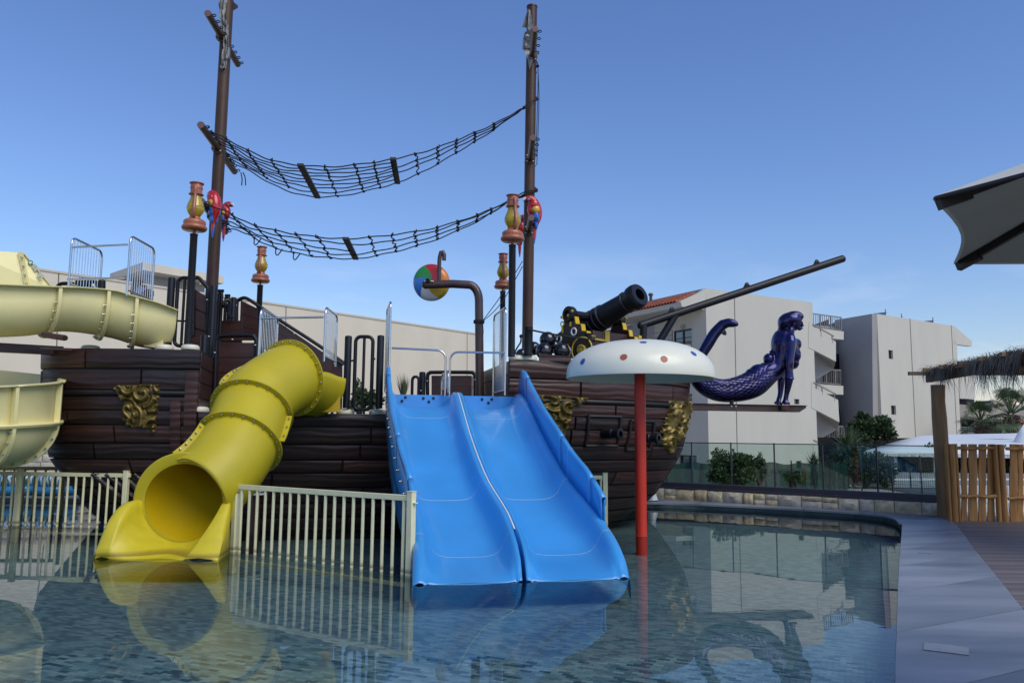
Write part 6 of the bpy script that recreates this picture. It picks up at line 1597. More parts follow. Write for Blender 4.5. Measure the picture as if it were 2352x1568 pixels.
# open staircase tower: sloping parapets, soffits, landings, railings
def stair(poly, nm, off, th, mat=M_wa): return PF.poly(poly, th, mat, nm, ab, off=off)
stair([(1858, 740), (1868, 751), (1920, 785), (1920, 830), (1866, 802), (1857, 798)], 'stair_parapet', -.02, .2)
stair([(1864, 876), (1868, 889), (1925, 918), (1928, 969), (1868, 938), (1864, 936)], 'stair_parapet', -.02, .2)
stair([(1868, 1015), (1890, 1026), (1932, 1048), (1935, 1095), (1868, 1060)], 'stair_parapet', -.02, .2)
for (a0, b0, c0) in (((1864, 801), (1919, 831), (1867, 878)), ((1867, 938), (1928, 969), (1870, 1016))):
    q = [PF.at(*a0, .22), PF.at(*b0, .22)]; r_ = [PF.at(c0[0]-1, c0[1], 2.6), PF.at(c0[0]+50, c0[1]-38, 2.6)]
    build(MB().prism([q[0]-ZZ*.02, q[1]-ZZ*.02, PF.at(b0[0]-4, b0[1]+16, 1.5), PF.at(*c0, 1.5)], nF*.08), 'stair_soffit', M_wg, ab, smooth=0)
PB_ = 3.2
PF.poly([(1858, 770), (1872, 770), (1872, None), (1858, None)], .2, M_wg, 'stair_back', ab, off=.31) if False else None
for (p4, pm) in (([(1868, 752), (1938, 761), (1938, 780), (1900, 776), (1868, 766)], 0), ([(1876, 881), (1937, 886), (1937, 906), (1898, 904), (1876, 897)], 0), ([(1884, 1010), (1939, 1013), (1939, 1034), (1884, 1026)], 0)):
    PF.poly(p4, 3.0, M_wa, 'landing', ab, off=1.6)
def balus(x0, yt0, yb0, x1, yt1, yb1, nb, off, posts=(0, 1)):
    mb = MB(); r = .02
    A, B, Cc, D = PF.at(x0, yt0, off), PF.at(x1, yt1, off), PF.at(x0, yb0, off), PF.at(x1, yb1, off)
    mb.beam(A, B, .06, .06); mb.beam(Cc, D, .05, .05)
    for k in range(nb+1):
        u = k/nb; mb.beam(A.lerp(B, u), Cc.lerp(D, u), .03 if k % 5 else .07, .03 if k % 5 else .07, up=PF.d)
    return build(mb, 'stair_railing', M_rail, ab, smooth=0)
balus(1859, 719, 749, 1932, 729, 758, 15, 1.7); balus(1876, 848, 877, 1931, 850, 883, 13, 1.7); balus(1884, 976, 1006, 1936, 979, 1010, 13, 1.7)
for (x0, y0, x1, y1) in ((1866, 745, 1915, 772), (1868, 878, 1920, 905), (1868, 1010, 1925, 1038)):
    mb = MB().beam(PF.at(x0, y0, 0), PF.at(x1, y1, 0), .06, .06)
    for u in (.38, .92): q = PF.at(x0, y0, 0).lerp(PF.at(x1, y1, 0), u); mb.beam(q, q-ZZ*.45, .05, .05, up=nF)
    build(mb, 'handrail', M_rail, ab, smooth=0)
# back of the stair well with doors
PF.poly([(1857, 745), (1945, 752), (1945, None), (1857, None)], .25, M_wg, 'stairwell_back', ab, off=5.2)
for y0, y1 in ((811, 880), (936, 1008)): PF.poly([(1890, y0), (1929, y0+2), (1932, y1), (1890, y1)], .06, M_door, 'door', ab, off=5.1)
# --- second block to the right
b2 = thing('apartment_building', 'pale flat roofed block with two tiny windows behind the palms, right of the stairs', 'building', P(2100, 1080, 50))
PR = Pl(2014, 49.3, 2205, 57.0); PLf = Pl(1930, 55.0, 2014, 49.3)
w_, hl = PR.cell_wall(2014.3, 2192, 720.5, 748.5, [(2041, 804, 2051, 824), (2047, 931, 2058, 952)], .3, M_wa, 'front_wall', b2)
for a, b_, zt in hl: window(b2, a, b_, zt, PR.n, .14, 0)
PLf.poly([(1928, 735), (2014, 720.5), (2014, None), (1928, None)], .3, pbr('stucco_shaded', (.40, .375, .35), .85, var=.06, vscale=.6, bump=.15, bscale=50, detail=8), 'side_wall', b2)  # side face darker: its shade is put into the stucco colour
PR.poly([(2192, 748.5), (2232, 783), (2232, 795), (2198, 791), (2192, 791)], .3, M_wa, 'roof_end', b2)
PR.poly([(2192, 791), (2198, 791), (2205, None), (2192, None)], .3, M_wa, 'front_wall_strip', b2, off=.002)
PR.poly([(2198, 832), (2239, 836), (2239, 916), (2205, 915), (2200, 840)], .3, M_wa, 'lower_wing', b2, off=.01)
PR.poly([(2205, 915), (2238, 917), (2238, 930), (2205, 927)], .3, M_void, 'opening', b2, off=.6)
rb = PR.at(2192, 749); build(MB().prism([PR.at(2014, 721, .3), PR.at(2192, 749, .3), PR.at(2192, 749, .3)+PR.n*8, PLf.at(1930, 735, .3)], -ZZ*.2), 'roof', M_wg, b2, smooth=0)
for x0, y0, x1, y1 in ((2090, 731.5, 2103, 1005), (2185, 747, 2198, 999)): build(MB().beam(PR.at(x0, y0, -.006), PR.at(x1, y1, -.006), .07, .02, up=PR.n), 'wall_joint', M_joint, b2, smooth=0)
for x, y in ((2034, 708), (2071, 718), (2143, 726)):
    q = PR.at(x, y+16, 1.5); t_ = build(MB().beam(q, q+ZZ*.42, .04, .04).beam(q+ZZ*.2, q+ZZ*.2+PR.d*.18, .03, .03).beam(q+ZZ*.4, q+ZZ*.42+PR.d*.04, .03, .03), 'antenna', M_wf, b2, smooth=0)
    if x != 2071: build(MB().prism([q-PR.d*.7-ZZ*.02, q, q+ZZ*.22], PR.n*.8), 'solar_panel', pbr('solar_panel', (.02, .03, .07), .2), b2, smooth=0)
# solar panels on the stair tower roof
for x0 in (1872, 1905): PF.poly([(x0, 752), (x0+32, 756), (x0+32, 733), (x0, 745)], .06, pbr('solar_panel', (.02, .03, .07), .2), 'roof_solar_panel', ab, off=6.2)
# --- low villa far right behind the palms
b3 = thing('villa', 'low cream villa with a dark terrace opening behind the palm trees', 'building', P(2300, 1000, 64))
P3 = Pl(2100, 66, 2500, 60)
w_, hl = P3.cell_wall(2160, 2520, 922, 938, [(2208, 963, 2238, 993), (2262, 968, 2301, 1000)], .3, M_wd, 'wall', b3)
for a, b_, zt in hl[1:]: window(b3, a, b_, zt, P3.n, .5, 2, frame=.1)
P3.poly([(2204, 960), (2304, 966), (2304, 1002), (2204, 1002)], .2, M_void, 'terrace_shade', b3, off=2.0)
for k in range(3): build(MB().beam(P3.at(2206, 980+k*5, -.05), P3.at(2238, 982+k*5, -.05), .05, .05), 'terrace_rail', M_white, b3, smooth=0)
P3.poly([(2200, 958), (2290, 964), (2320, 972), (2320, 967), (2290, 959), (2200, 952)], 1.2, M_wd, 'canopy_slab', b3, off=-1.2)
build(MB().prism([P3.at(2332, 970, -.8), P3.at(2420, 982, -.8), P3.at(2420, 965, 1), P3.at(2336, 966, 1)], ZZ*.1), 'tiled_porch', M_tile2, b3, smooth=0)
P3.poly([(2240, 922), (2278, 919), (2275, 926), (2236, 927)], .8, pbr('solar_panel', (.02, .03, .07), .2), 'roof_solar_panel', b3, off=.5)
build(MB().tube([P3.at(2274, 925, 1), P3.at(2282, 925, 1)], .35, 12), 'water_tank', M_white, b3)
# --- long block at the left behind the ship
b1 = thing('hotel_block', 'long plain beige hotel block with a penthouse, behind the ship at the left', 'building', P(500, 1050, 48))
P1 = Pl(95, 38.4, 1093, 61.0)
P1.poly([(-260, 565.5), (1093, 765.5), (1093, None), (-260, None)], .3, M_wc, 'wall', b1)
endw = PlV(P1.z0(1093)+P1.n*.3, P1.n.copy(), P1.d.copy()); 
build(MB().prism([P1.z0(1092.8)+P1.n*.31, P1.z0(1092.8)+P1.n*12, P1.z0(1092.8)+P1.n*12+ZZ*P1.at(1093, 765.5).z, P1.z0(1092.8)+P1.n*.31+ZZ*P1.at(1093, 765.5).z], -P1.d*.3), 'end_wall', M_wc, b1, smooth=0)
zT = P1.at(500, 565.5+(500+260)*.1478).z
build(MB().prism([P1.z0(-260)+P1.n*.31+ZZ*(zT-.5), P1.z0(1090)+P1.n*.31+ZZ*(zT-.5), P1.z0(1090)+P1.n*11+ZZ*(zT-.5), P1.z0(-260)+P1.n*11+ZZ*(zT-.5)], ZZ*.2), 'roof', M_wg, b1, smooth=0)
for x0, y0, x1 in ((135, 624, 126), (657, 702, 653), (1073, 763, 1072)): build(MB().beam(P1.at(x0, y0, -.006), P1.at(x1, y0+330, -.006), .05, .02, up=P1.n), 'wall_joint', M_joint, b1, smooth=0)
build(MB().prism([P1.at(-260, 563.5, -.05), P1.at(1093, 764.0, -.05), P1.at(1093, 767.5, -.05), P1.at(-260, 569, -.05)], P1.n*.42), 'coping_strip', M_wd, b1, smooth=0)
PP = Pl(328, 45.5, 514, 49.0)       # penthouse front
PP.poly([(328, 602), (514, 634), (514, 651), (328, 620)], 5, M_wc, 'penthouse_slab', b1)
PPl = PlV(PP.z0(328)+PP.n*.0, PP.n.copy(), PP.d.copy())
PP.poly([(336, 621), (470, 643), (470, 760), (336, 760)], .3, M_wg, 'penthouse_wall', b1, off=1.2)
a = PP.at(328, 602); b_ = PP.at(328, 620); q0 = P(286, 625, 54.0); q1 = P(286, 641, 54.0)
build(MB().prism([a, b_, V3((q1.x, q1.y, b_.z)), V3((q0.x, q0.y, a.z))], PP.d*.2+PP.n*.05), 'penthouse_slab_side', M_wc, b1, smooth=0)
build(MB().prism([PP.at(337, 622, 1.25), PP.at(337, 760, 1.25), PP.at(337, 760, 1.25)+(q0-a)*.8, V3((PP.at(337, 622, 1.25)+(q0-a)*.8))], PP.d*.2), 'penthouse_side_wall', M_wg, b1, smooth=0)
# pale rough stone wall behind the left coping
ls = thing('stone_wall', 'pale rough stone wall behind the left coping, under the beige slide', 'wall', P(60, 1125, 21.2))
M_lst = [pbr('pale_stone_%d' % i, c, .9, var=.15, vscale=6, bump=.8, bscale=16) for i, c in enumerate(((.50, .47, .40), (.56, .53, .46), (.46, .43, .36)))]
LA = P(-130, 1120, 21.0); LB = P(560, 1120, 23.2); LA.z = LB.z = 0; ld = (LB-LA).normalized(); lnn = V3((-ld.y, ld.x, 0)); LL = (LB-LA).length; z = .1; j = 0
build(MB().prism([LA+lnn*.07+ZZ*.06, LB+lnn*.07+ZZ*.06, LB+lnn*.4+ZZ*.06, LA+lnn*.4+ZZ*.06], ZZ*1.18), 'core', pbr('pale_mortar', (.42, .40, .36), .9), ls, smooth=0)
while z < 1.2:
    s = 0; hh = .17+rnd.random()*.06
    while s < LL:
        ln = .25+rnd.random()*.35; build(stone_block(LA+ld*(s+.008), LA+ld*(min(s+ln, LL)-.008), z, z+hh-.012, lnn, .035, int(s*100)+j), 'stone', M_lst[(j+int(s*7)) % 3], ls, smooth=50); s += ln
    z += hh; j += 1

# ================================================================== VEGETATION
def leafmat(name, c, c2, rough=.55):
    m = pbr(name, c, rough, var=.3, vscale=1.6, col2=c2, detail=3); b = m.node_tree.nodes['Principled BSDF']; return m
M_lf = leafmat('leaf_dark', (.018, .038, .012), (.05, .085, .022)); M_lf2 = leafmat('leaf_mid', (.03, .06, .02), (.08, .12, .035)); M_palm = leafmat('palm_green', (.035, .07, .025), (.085, .13, .05)); M_bark = pbr('bark', (.10, .07, .05), .9, var=.3, vscale=12, bump=.8, bscale=20)
M_yuc = leafmat('yucca_green', (.04, .075, .03), (.09, .14, .05)); M_gr = leafmat('reed_green', (.07, .085, .04), (.16, .17, .09))
def shrub(name, label, cat, c, rad, n_, leaf, mat, seed, trunk=True, clumps=14, group=None):
    rr = random.Random(seed); c = V3(c); base = V3((c.x, c.y, .05)); t_ = thing(name, label, cat, base, group); vs = []; fs = []
    cl = []
    for k in range(clumps):
        th = rr.random()*2*math.pi; ph = math.acos(rr.uniform(-.5, 1)); f = rr.uniform(.45, .95)
        cl.append((V3((math.cos(th)*math.sin(ph)*rad[0]*f, math.sin(th)*math.sin(ph)*rad[1]*f, math.cos(ph)*rad[2]*f)), rr.uniform(.22, .48)))
    for k in range(n_):
        cc, cr_ = rr.choice(cl); d = V3((rr.gauss(0, 1), rr.gauss(0, 1), rr.gauss(0, 1))).normalized()*rr.random()**.4
        p = c+cc+V3((d.x*rad[0]*cr_, d.y*rad[1]*cr_, d.z*rad[2]*cr_))
        if p.z < .1: continue
        dr = (d+V3((0, 0, .35))+V3((rr.gauss(0, .5), rr.gauss(0, .5), rr.gauss(0, .5)))).normalized(); sd_ = dr.cross(V3((rr.gauss(0, 1), rr.gauss(0, 1), rr.gauss(0, 1)))).normalized(); l_ = leaf*rr.uniform(.6, 1.3); w2 = l_*.26; nn = dr.cross(sd_)
        o = len(vs); vs += [p, p+dr*l_*.45+sd_*w2+nn*l_*.05, p+dr*l_, p+dr*l_*.45-sd_*w2+nn*l_*.05]; fs.append((o, o+1, o+2, o+3))
    build(MB().add(vs, fs), 'crown', mat, t_, smooth=0, fix=False)
    mb = MB()
    for k in range(5):
        e_ = c+rr.choice(cl)[0]*.7; mb.tube([base+V3((rr.uniform(-.05, .05), rr.uniform(-.05, .05), 0)), base.lerp(e_, .5)+V3((rr.uniform(-.1, .1), rr.uniform(-.1, .1), 0)), e_], [.05, .035, .012], 6)
    build(mb, 'trunk', M_bark, t_)
    return t_
def at_ground(px, Y): q = P(px, 1000, Y); return V3((q.x, q.y, .05))
c = P(1694, 1082, 24.5); shrub('shrub', 'large dark leafy shrub behind the glass fence, in front of the green mesh', 'shrub', c, (.78, .5, .55), 5200, .10, M_lf2, 21, group='shrubs behind the glass fence')
c = P(1660, 1072, 24.4); shrub('shrub', 'shrub joined to the left side of the large one behind the glass fence', 'shrub', c, (.42, .3, .5), 1700, .09, M_lf2, 22, group='shrubs behind the glass fence')
c = P(1823, 1100, 24.6); shrub('shrub', 'small low shrub to the right of the large one behind the glass fence', 'shrub', c, (.34, .25, .22), 1200, .08, M_lf2, 23, group='shrubs behind the glass fence')
c = P(1748, 1080, 24.8); shrub('shrub', 'thin loose shrub sprouting right beside the large one', 'shrub', c, (.16, .2, .45), 420, .09, M_lf2, 24, group='shrubs behind the glass fence')
c = P(2003, 990, 33); shrub('tree', 'round dense dark tree standing before the shaded side of the flat roofed block', 'tree', c, (.95, .8, .68), 5600, .17, M_lf, 25, clumps=18)
c = P(1972, 1020, 32); shrub('shrub', 'low dark bush between the yucca and the round tree', 'shrub', c, (.5, .5, .4), 1500, .15, M_lf, 31)
c = P(1985, 1080, 27); shrub('hedge', 'dark tall hedge in the shade left of the white canopy', 'hedge', c, (.85, .6, .75), 4200, .12, M_lf, 26, clumps=18)
for i, (x, y, w_) in enumerate(((2060, 1072, .75), (2120, 1070, .8), (2200, 1075, .9), (2290, 1075, .9))):
    c = P(x, y, 31); shrub('hedge', ['hedge section under the left end of the white canopy', 'hedge section under the white canopy just left of the thick post', 'hedge section seen through the left gate bars', 'hedge section seen through the right gate bars'][i], 'hedge', c, (w_, .4, .75), 2300, .13, M_lf2, 40+i, clumps=16)
c = P(846, 930, 22.5); shrub('shrub', 'green bush behind the deck seen through the black loop gate', 'shrub', c, (.45, .4, .36), 1500, .12, M_lf2, 51)
c = P(822, 918, 22.5); shrub('shrub', 'upright green bush tips left in the black loop gate', 'shrub', c, (.12, .2, .55), 520, .12, M_lf2, 52)
# upright reedy plant behind the left lane's top
def spikes(name, label, cat, c, n_, l0, l1, spread, wid, mat, seed, up=1.0):
    rr = random.Random(seed); t_ = thing(name, label, cat, (c.x, c.y, .05)); vs = []; fs = []
    for k in range(n_):
        a = rr.random()*2*math.pi; el = rr.random()**.7*spread; d = V3((math.cos(a)*math.sin(el), math.sin(a)*math.sin(el), math.cos(el)*up)); l_ = rr.uniform(l0, l1); s_ = V3((-math.sin(a), math.cos(a), 0)); p0 = V3(c)+d*.05
        pm = p0+d*l_*.5+V3((0, 0, .0)); pe = p0+d*l_+V3((0, 0, -.12*l_*math.sin(el)**2*2))
        o = len(vs); vs += [p0-s_*wid*.6, p0+s_*wid*.6, pm+s_*wid, pe, pm-s_*wid]; fs += [(o, o+1, o+2, o+4), (o+4, o+2, o+3)]
    build(MB().add(vs, fs), 'leaves', mat, t_, smooth=0, fix=False)
    build(MB().tube([V3((c.x, c.y, .05)), V3(c)], .10, 8), 'stem', M_bark, t_)
    return t_
c = P(926, 925, 22.5); spikes('reed_plant', 'pale feathery upright plant behind the left lane of the blue slide', 'plant', c, 110, .5, .85, .35, .010, M_gr, 61)
c = P(1949, 1040, 29); spikes('yucca', 'spiky bright green yucca behind the glass fence, left of the white canopy', 'yucca', c, 260, .7, 1.05, 1.9, .028, M_yuc, 62)
c = P(1935, 1062, 28.5); spikes('yucca', 'smaller spiky yucca below and left of the taller one', 'yucca', c, 160, .4, .75, 1.7, .022, M_yuc, 63)
c = P(1868, 1072, 28.5); spikes('yucca', 'low pale yucca by the stair foot behind the mesh fence', 'yucca', c, 120, .35, .6, 1.6, .02, M_gr, 64)
def palm(label, px, py, Y, s, seed, nfr=26):
    rr = random.Random(seed); c = P(px, py, Y); t_ = thing('palm_tree', label, 'palm', (c.x, c.y, .05), 'fan palms in front of the villa')
    build(MB().tube([V3((c.x, c.y, .05)), V3((c.x, c.y, c.z*.5)), V3((c.x, c.y, c.z-.6*s)), c], [.22*s, .2*s, .24*s, .12*s], 12), 'trunk', M_bark, t_)
    tk = MB()
    for k in range(90):
        a = rr.random()*6.28; z = c.z-rr.random()*1.3*s; d = V3((math.cos(a), math.sin(a), 0)); p = V3((c.x, c.y, z))+d*.18*s; tk.tube([p, p+d*.16*s+V3((0, 0, -.05*s+.12*s))], [.05*s, .02*s], 4)
    build(tk, 'leaf_bases', M_bark, t_)
    for k in range(nfr):
        a = 2*math.pi*k/nfr+rr.uniform(-.2, .2); el = rr.uniform(.1, 2.05); d = V3((math.cos(a)*math.sin(el), math.sin(a)*math.sin(el), math.cos(el))); Lp = rr.uniform(.65, .95)*s
        side = V3((-math.sin(a), math.cos(a), 0)); upv = d.cross(side); e_ = c+d*Lp+V3((0, 0, -.12*s*math.sin(el))); vs = []; fs = []
        for j in range(22):
            b_ = R(-105+210*j/21); dd = (d*math.cos(b_)+side*math.sin(b_)).normalized(); l_ = .62*s*(1-.25*abs(b_)/1.8)*rr.uniform(.9, 1.05); w2 = .020*s
            sd_ = (side*math.cos(b_)-d*math.sin(b_)); m1 = e_+dd*l_*.6; e2_ = e_+dd*l_+V3((0, 0, -.20*s*rr.uniform(.6, 1.3)))
            o = len(vs); vs += [e_, m1+sd_*w2, m1-sd_*w2, e2_]; fs += [(o, o+1, o+2), (o+1, o+3, o+2)]
        fr_ = build(MB().add(vs, fs), 'frond', M_palm, t_, smooth=0, fix=False)
        build(MB().tube([c+d*.1*s, c+d*Lp*.5, e_], [.03*s, .02*s, .014*s], 5), 'stalk', M_palm, fr_)
palm('smaller fan palm directly right of the thick wooden post', 2252, 968, 52, 1.25, 71); palm('taller fan palm at the right edge above the gate', 2322, 952, 50, 1.5, 72)

# --- green mesh fence and wire fences behind the glass
mf = thing('mesh_fence', 'green shade netting on thin posts behind the glass fence', 'fence', at_ground(1700, 26))
M_mesh = bpy.data.materials.new('green_shade_net'); M_mesh.use_nodes = True; nt = M_mesh.node_tree; nt.nodes.clear(); L = nt.links.new
mo = nt.nodes.new('ShaderNodeOutputMaterial'); mx = nt.nodes.new('ShaderNodeMixShader'); tr = nt.nodes.new('ShaderNodeBsdfTransparent'); df = nt.nodes.new('ShaderNodeBsdfDiffuse'); df.inputs[0].default_value = (.022, .065, .050, 1); mx.inputs[0].default_value = .86
L(tr.outputs[0], mx.inputs[1]); L(df.outputs[0], mx.inputs[2]); L(mx.outputs[0], mo.inputs[0])
PM = Pl(1500, 27.5, 1935, 26.0); rows = []
for i in range(60):
    x = 1480+(1945-1480)*i/59; a = PM.at(x, 1063+2*math.sin(i*.8)+1.5*math.sin(i*.33), .05*math.sin(i*1.7)); rows.append([V3((a.x, a.y, a.z)), V3((a.x, a.y, a.z*.5+.1))+PM.n*.05*math.sin(i*2.1), V3((a.x, a.y, .06))])
build(MB().grid(rows), 'netting', M_mesh, mf, smooth=60)
for x in (1530, 1590, 1648, 1702, 1757, 1779, 1817, 1868, 1912): build(MB().tube([PM.z0(x, .05, -.1), PM.at(x, 1057, -.1)], .022, 6), 'post', M_dark, mf)
wfc = thing('wire_fence', 'dark welded wire fence in front of the canopy and hedge', 'fence', at_ground(2000, 22.5)); PW = Pl(1880, 24.5, 2175, 20.5); mb = MB()
for i in range(60): x = 1882+(2172-1882)*i/59; mb.beam(PW.z0(x, .1), PW.at(x, 1052), .006, .006, up=PW.n)
for k in range(8): mb.beam(PW.z0(1882, .15+.17*k), PW.z0(2172, .15+.17*k), .006, .006)
build(mb, 'wire_panel', M_dark, wfc, smooth=0)
for x in (1900, 1975, 2045, 2112): build(MB().tube([PW.z0(x, .05), PW.at(x, 1046)], .022, 6), 'post', M_dark, wfc)
# --- white canopy tent with pale base panels
ct = thing('canopy_tent', 'big white stretched canopy over a shaded terrace, behind the gate at the right', 'canopy', at_ground(2150, 32))
M_tent = pbr('white_canvas', (.62, .65, .68), .6, var=.05, vscale=.5); M_tentd = pbr('canvas_edge', (.5, .5, .48), .7, var=.4, vscale=8)
ev = [(1968, 1040, 29), (2060, 1041, 29), (2180, 1042, 29), (2300, 1043, 29), (2480, 1044, 29)]; rg = [(2060, 1013, 33), (2118, 1001, 34), (2180, 998, 35), (2300, 996, 36), (2480, 992, 36)]
rows = [[P(*q) for q in ev], [P((a[0]+b_[0])/2, (a[1]+b_[1])/2+1.5, (a[2]+b_[2])/2) for a, b_ in zip(ev, rg)], [P(*q) for q in rg], [P(q[0], q[1]+4, q[2]+5) for q in rg]]
build(MB().grid(rows), 'canopy', M_tent, ct, smooth=30, solid=.03)
build(MB().prism([P(*ev[0])+V3((0, -.03, -.02)), P(*ev[-1])+V3((0, -.03, -.02)), P(*ev[-1])+V3((0, -.03, -.16)), P(*ev[0])+V3((0, -.03, -.10))], (0, .03, 0)), 'valance', M_tentd, ct, smooth=0)
for x in (2056, 2146, 2210, 2330): q = P(x, 1046, 29.3); build(MB().beam(V3((q.x, q.y, .05)), q, .09, .09, up=V3((0, 1, 0))), 'post', M_white, ct, smooth=0)
q0_ = P(1990, 1050, 29.5); q1_ = P(2480, 1050, 29.5)
build(MB().prism([V3((q0_.x, 34, .05)), V3((q1_.x+4, 34, .05)), V3((q1_.x+4, 34, 1.75)), V3((q0_.x, 34, 1.75))], (0, .1, 0)), 'shade_backdrop', M_void, ct, smooth=0)  # near-black sheet that paints the shade under the canopy
for x0, x1, Yq in ((2035, 2088, 27), (2092, 2155, 27), (2158, 2230, 27), (2234, 2300, 27), (2304, 2420, 27)):
    a = P(x0, 1100, Yq); b_ = P(x1, 1100, Yq); build(MB().prism([V3((a.x, Yq, .06)), V3((b_.x, Yq, .06)), V3((b_.x, Yq, a.z)), V3((a.x, Yq, a.z))], (0, .05, 0)), 'base_panel', pbr('grey_base_panel', (.13, .14, .145), .5), ct, smooth=0)
    build(MB().beam(V3((a.x, Yq-.02, a.z)), V3((b_.x, Yq-.02, a.z)), .05, .06), 'base_rail', M_white, ct, smooth=0); build(MB().beam(V3((a.x, Yq-.02, .35)), V3((b_.x, Yq-.02, .35)), .04, .5, up=ZZ), 'base_board', pbr('white_board', (.26, .27, .28), .6), ct, smooth=0)
ta, tb2 = P(1980, 1060, 28), P(2480, 1060, 28)
struct(build(MB().prism([V3((ta.x, 23.5, .075)), V3((tb2.x+6, 23.5, .075)), V3((tb2.x+6, 40, .075)), V3((ta.x, 40, .075))], (0, 0, -.01)), 'canopy_shade_sheet', pbr('canopy_shade_grey', (.06, .06, .065), .8, var=.2, vscale=1), smooth=0))  # dark sheet added for the canopy's shade on the ground
co = P(2352, 985, 33); build(MB().lathe([(1.0, -1.0), (.5, -.4), (.25, .1), (.0, .5)], 20, co-ZZ*.3), 'canopy_peak', M_tent, ct)
lw = thing('white_block_wall', 'low white painted block wall seen through the foot of the gate', 'wall', at_ground(2280, 18.6)); a = P(2185, 1150, 18.6); b_ = P(2420, 1150, 18.6)
nbk = 16; 
for k in range(nbk):
    for j in range(3):
        p = V3((a.x, 18.6, 0)).lerp(V3((b_.x, 18.6, 0)), (k+(.5 if j % 2 else 0))/nbk); build(MB().box((p.x, 18.6, .16+j*.20), ((b_.x-a.x)/nbk-.012, .2, .19)), 'block', pbr('white_block', (.60, .62, .65), .8, var=.08, vscale=4, bump=.3), lw, smooth=0)

# ================================================================== PERGOLA, GATE, PARASOL
M_wood = pbr('pergola_wood', (.19, .105, .045), .6, var=.3, vscale=2.2, stretch=(3, 3, .35), col2=(.36, .215, .095), bump=.3, bscale=10)
M_woodd = pbr('pergola_beam_wood', (.12, .08, .05), .7, var=.3, vscale=2, stretch=(1, 1, 1), col2=(.14, .095, .06), bump=.3, bscale=12)
M_orange = pbr('gate_wood', (.27, .115, .025), .5, var=.3, vscale=2.0, stretch=(5, 5, .5), col2=(.47, .23, .06), bump=.3, bscale=9)
M_thatch = pbr('thatch', (.08, .065, .05), .9, var=.5, vscale=5, col2=(.30, .25, .19))
pg = thing('pergola', 'wooden pergola with a dry palm thatch fringe at the right edge', 'pergola', PZ(2172, 1188, .1))
pb_ = PZ(2170, 1188, .1); Yp = pb_.y; pt_ = P(2158, 884, Yp); wp = 17/FPX*Yp
def wonky_post(base, top, w_, mat, nm, parent, seed=1, n_=10):
    rr = random.Random(seed); pts = []; 
    for k in range(9):
        u = k/8; pts.append(V3(base).lerp(V3(top), u)+V3((rr.uniform(-.06, .06)*w_, rr.uniform(-.05, .05)*w_, 0)))
    return build(MB().tube(pts, [w_*(1+rr.uniform(-.05, .06)) for _ in pts], n_, side=(1, 0, 0)), nm, mat, parent, smooth=50)
wonky_post(V3((pb_.x, pb_.y, .1)), V3((pb_.x-.0, pb_.y, pt_.z)), wp*.88, M_wood, 'post', pg, 4, 12)
B0 = P(2132, 887, 16.9); B1 = P(2352, 845, 13.0); bdv = (B1-B0); zc = P(2132, 868, 16.9).z; B0.z = zc; B1.z = zc; B1 = B0+(B1-B0)*1.9; bdir = (B1-B0).normalized(); bnn = V3((bdir.y, -bdir.x, 0)); bnn = bnn if bnn.x > 0 else -bnn
build(MB().beam(B0, B1, .10, .19), 'beam', M_woodd, pg, bevel=.012)
build(MB().beam(B0+bnn*2.4, B1+bnn*2.4, .10, .19), 'beam', M_woodd, pg, bevel=.012)
k = 0; s = -.35
while s < (B1-B0).length:
    c = B0+bdir*s+V3((0, 0, .125)); build(MB().beam(c-bnn*.26, c+bnn*3.0, .085, .075), 'rafter', M_wood if k % 3 else M_woodd, pg, smooth=0)
    build(MB().beam(c+bnn*.1+V3((0, 0, .042))+bdir*.4, c+bnn*3.0+V3((0, 0, .042))+bdir*.4, .66, .018), 'lath', M_woodd, pg, smooth=0)
    s += .82; k += 1
th = MB(); rr = random.Random(8)
for i in range(4800):
    s = rr.random()**1.0*(B1-B0).length; s = -.1+s; u = rr.gauss(0, .05)-.10+(rr.random()*2.6 if rr.random() < .35 else 0)
    dens = .55+.45*math.sin(s*2.3)+.3*math.sin(s*5.1+1)
    if rr.random() > dens*min(1, s/1.2+.12): continue
    p = B0+bdir*s+bnn*u+V3((0, 0, .16+rr.uniform(-.02, .03))); ll = rr.uniform(.15, .68)*(.45+.75*min(1, s/2))*(.75+.35*math.sin(s*7)); a = rr.gauss(0, .16); b2_ = rr.gauss(0, .12); w2 = rr.uniform(.004, .011)
    m1 = p+bdir*(a*ll*.4)+bnn*(-.06+b2_*ll*.3)+V3((0, 0, -ll*.45)); e_ = m1+bdir*(a*ll)+bnn*b2_*ll+V3((0, 0, -ll*.6)); o = len(th.v)
    th.add([p-bdir*w2, p+bdir*w2, m1+bdir*w2, m1-bdir*w2, e_], [(0, 1, 2, 3), (3, 2, 4)])
for i in range(900):   # matted layer on top
    s = rr.random()*(B1-B0).length; p = B0+bdir*s+bnn*rr.uniform(-.2, .25)+V3((0, 0, .175+rr.random()*.05)); d = (bdir*rr.gauss(0, 1)+bnn*rr.gauss(-.4, 1)+V3((0, 0, rr.gauss(-.15, .25)))).normalized(); l_ = rr.uniform(.1, .3); sd_ = d.cross(ZZ).normalized()*.008
    th.add([p-sd_, p+sd_, p+d*l_], [(0, 1, 2)])
build(th, 'thatch_fringe', M_thatch, pg, smooth=0, kind='stuff', fix=False)
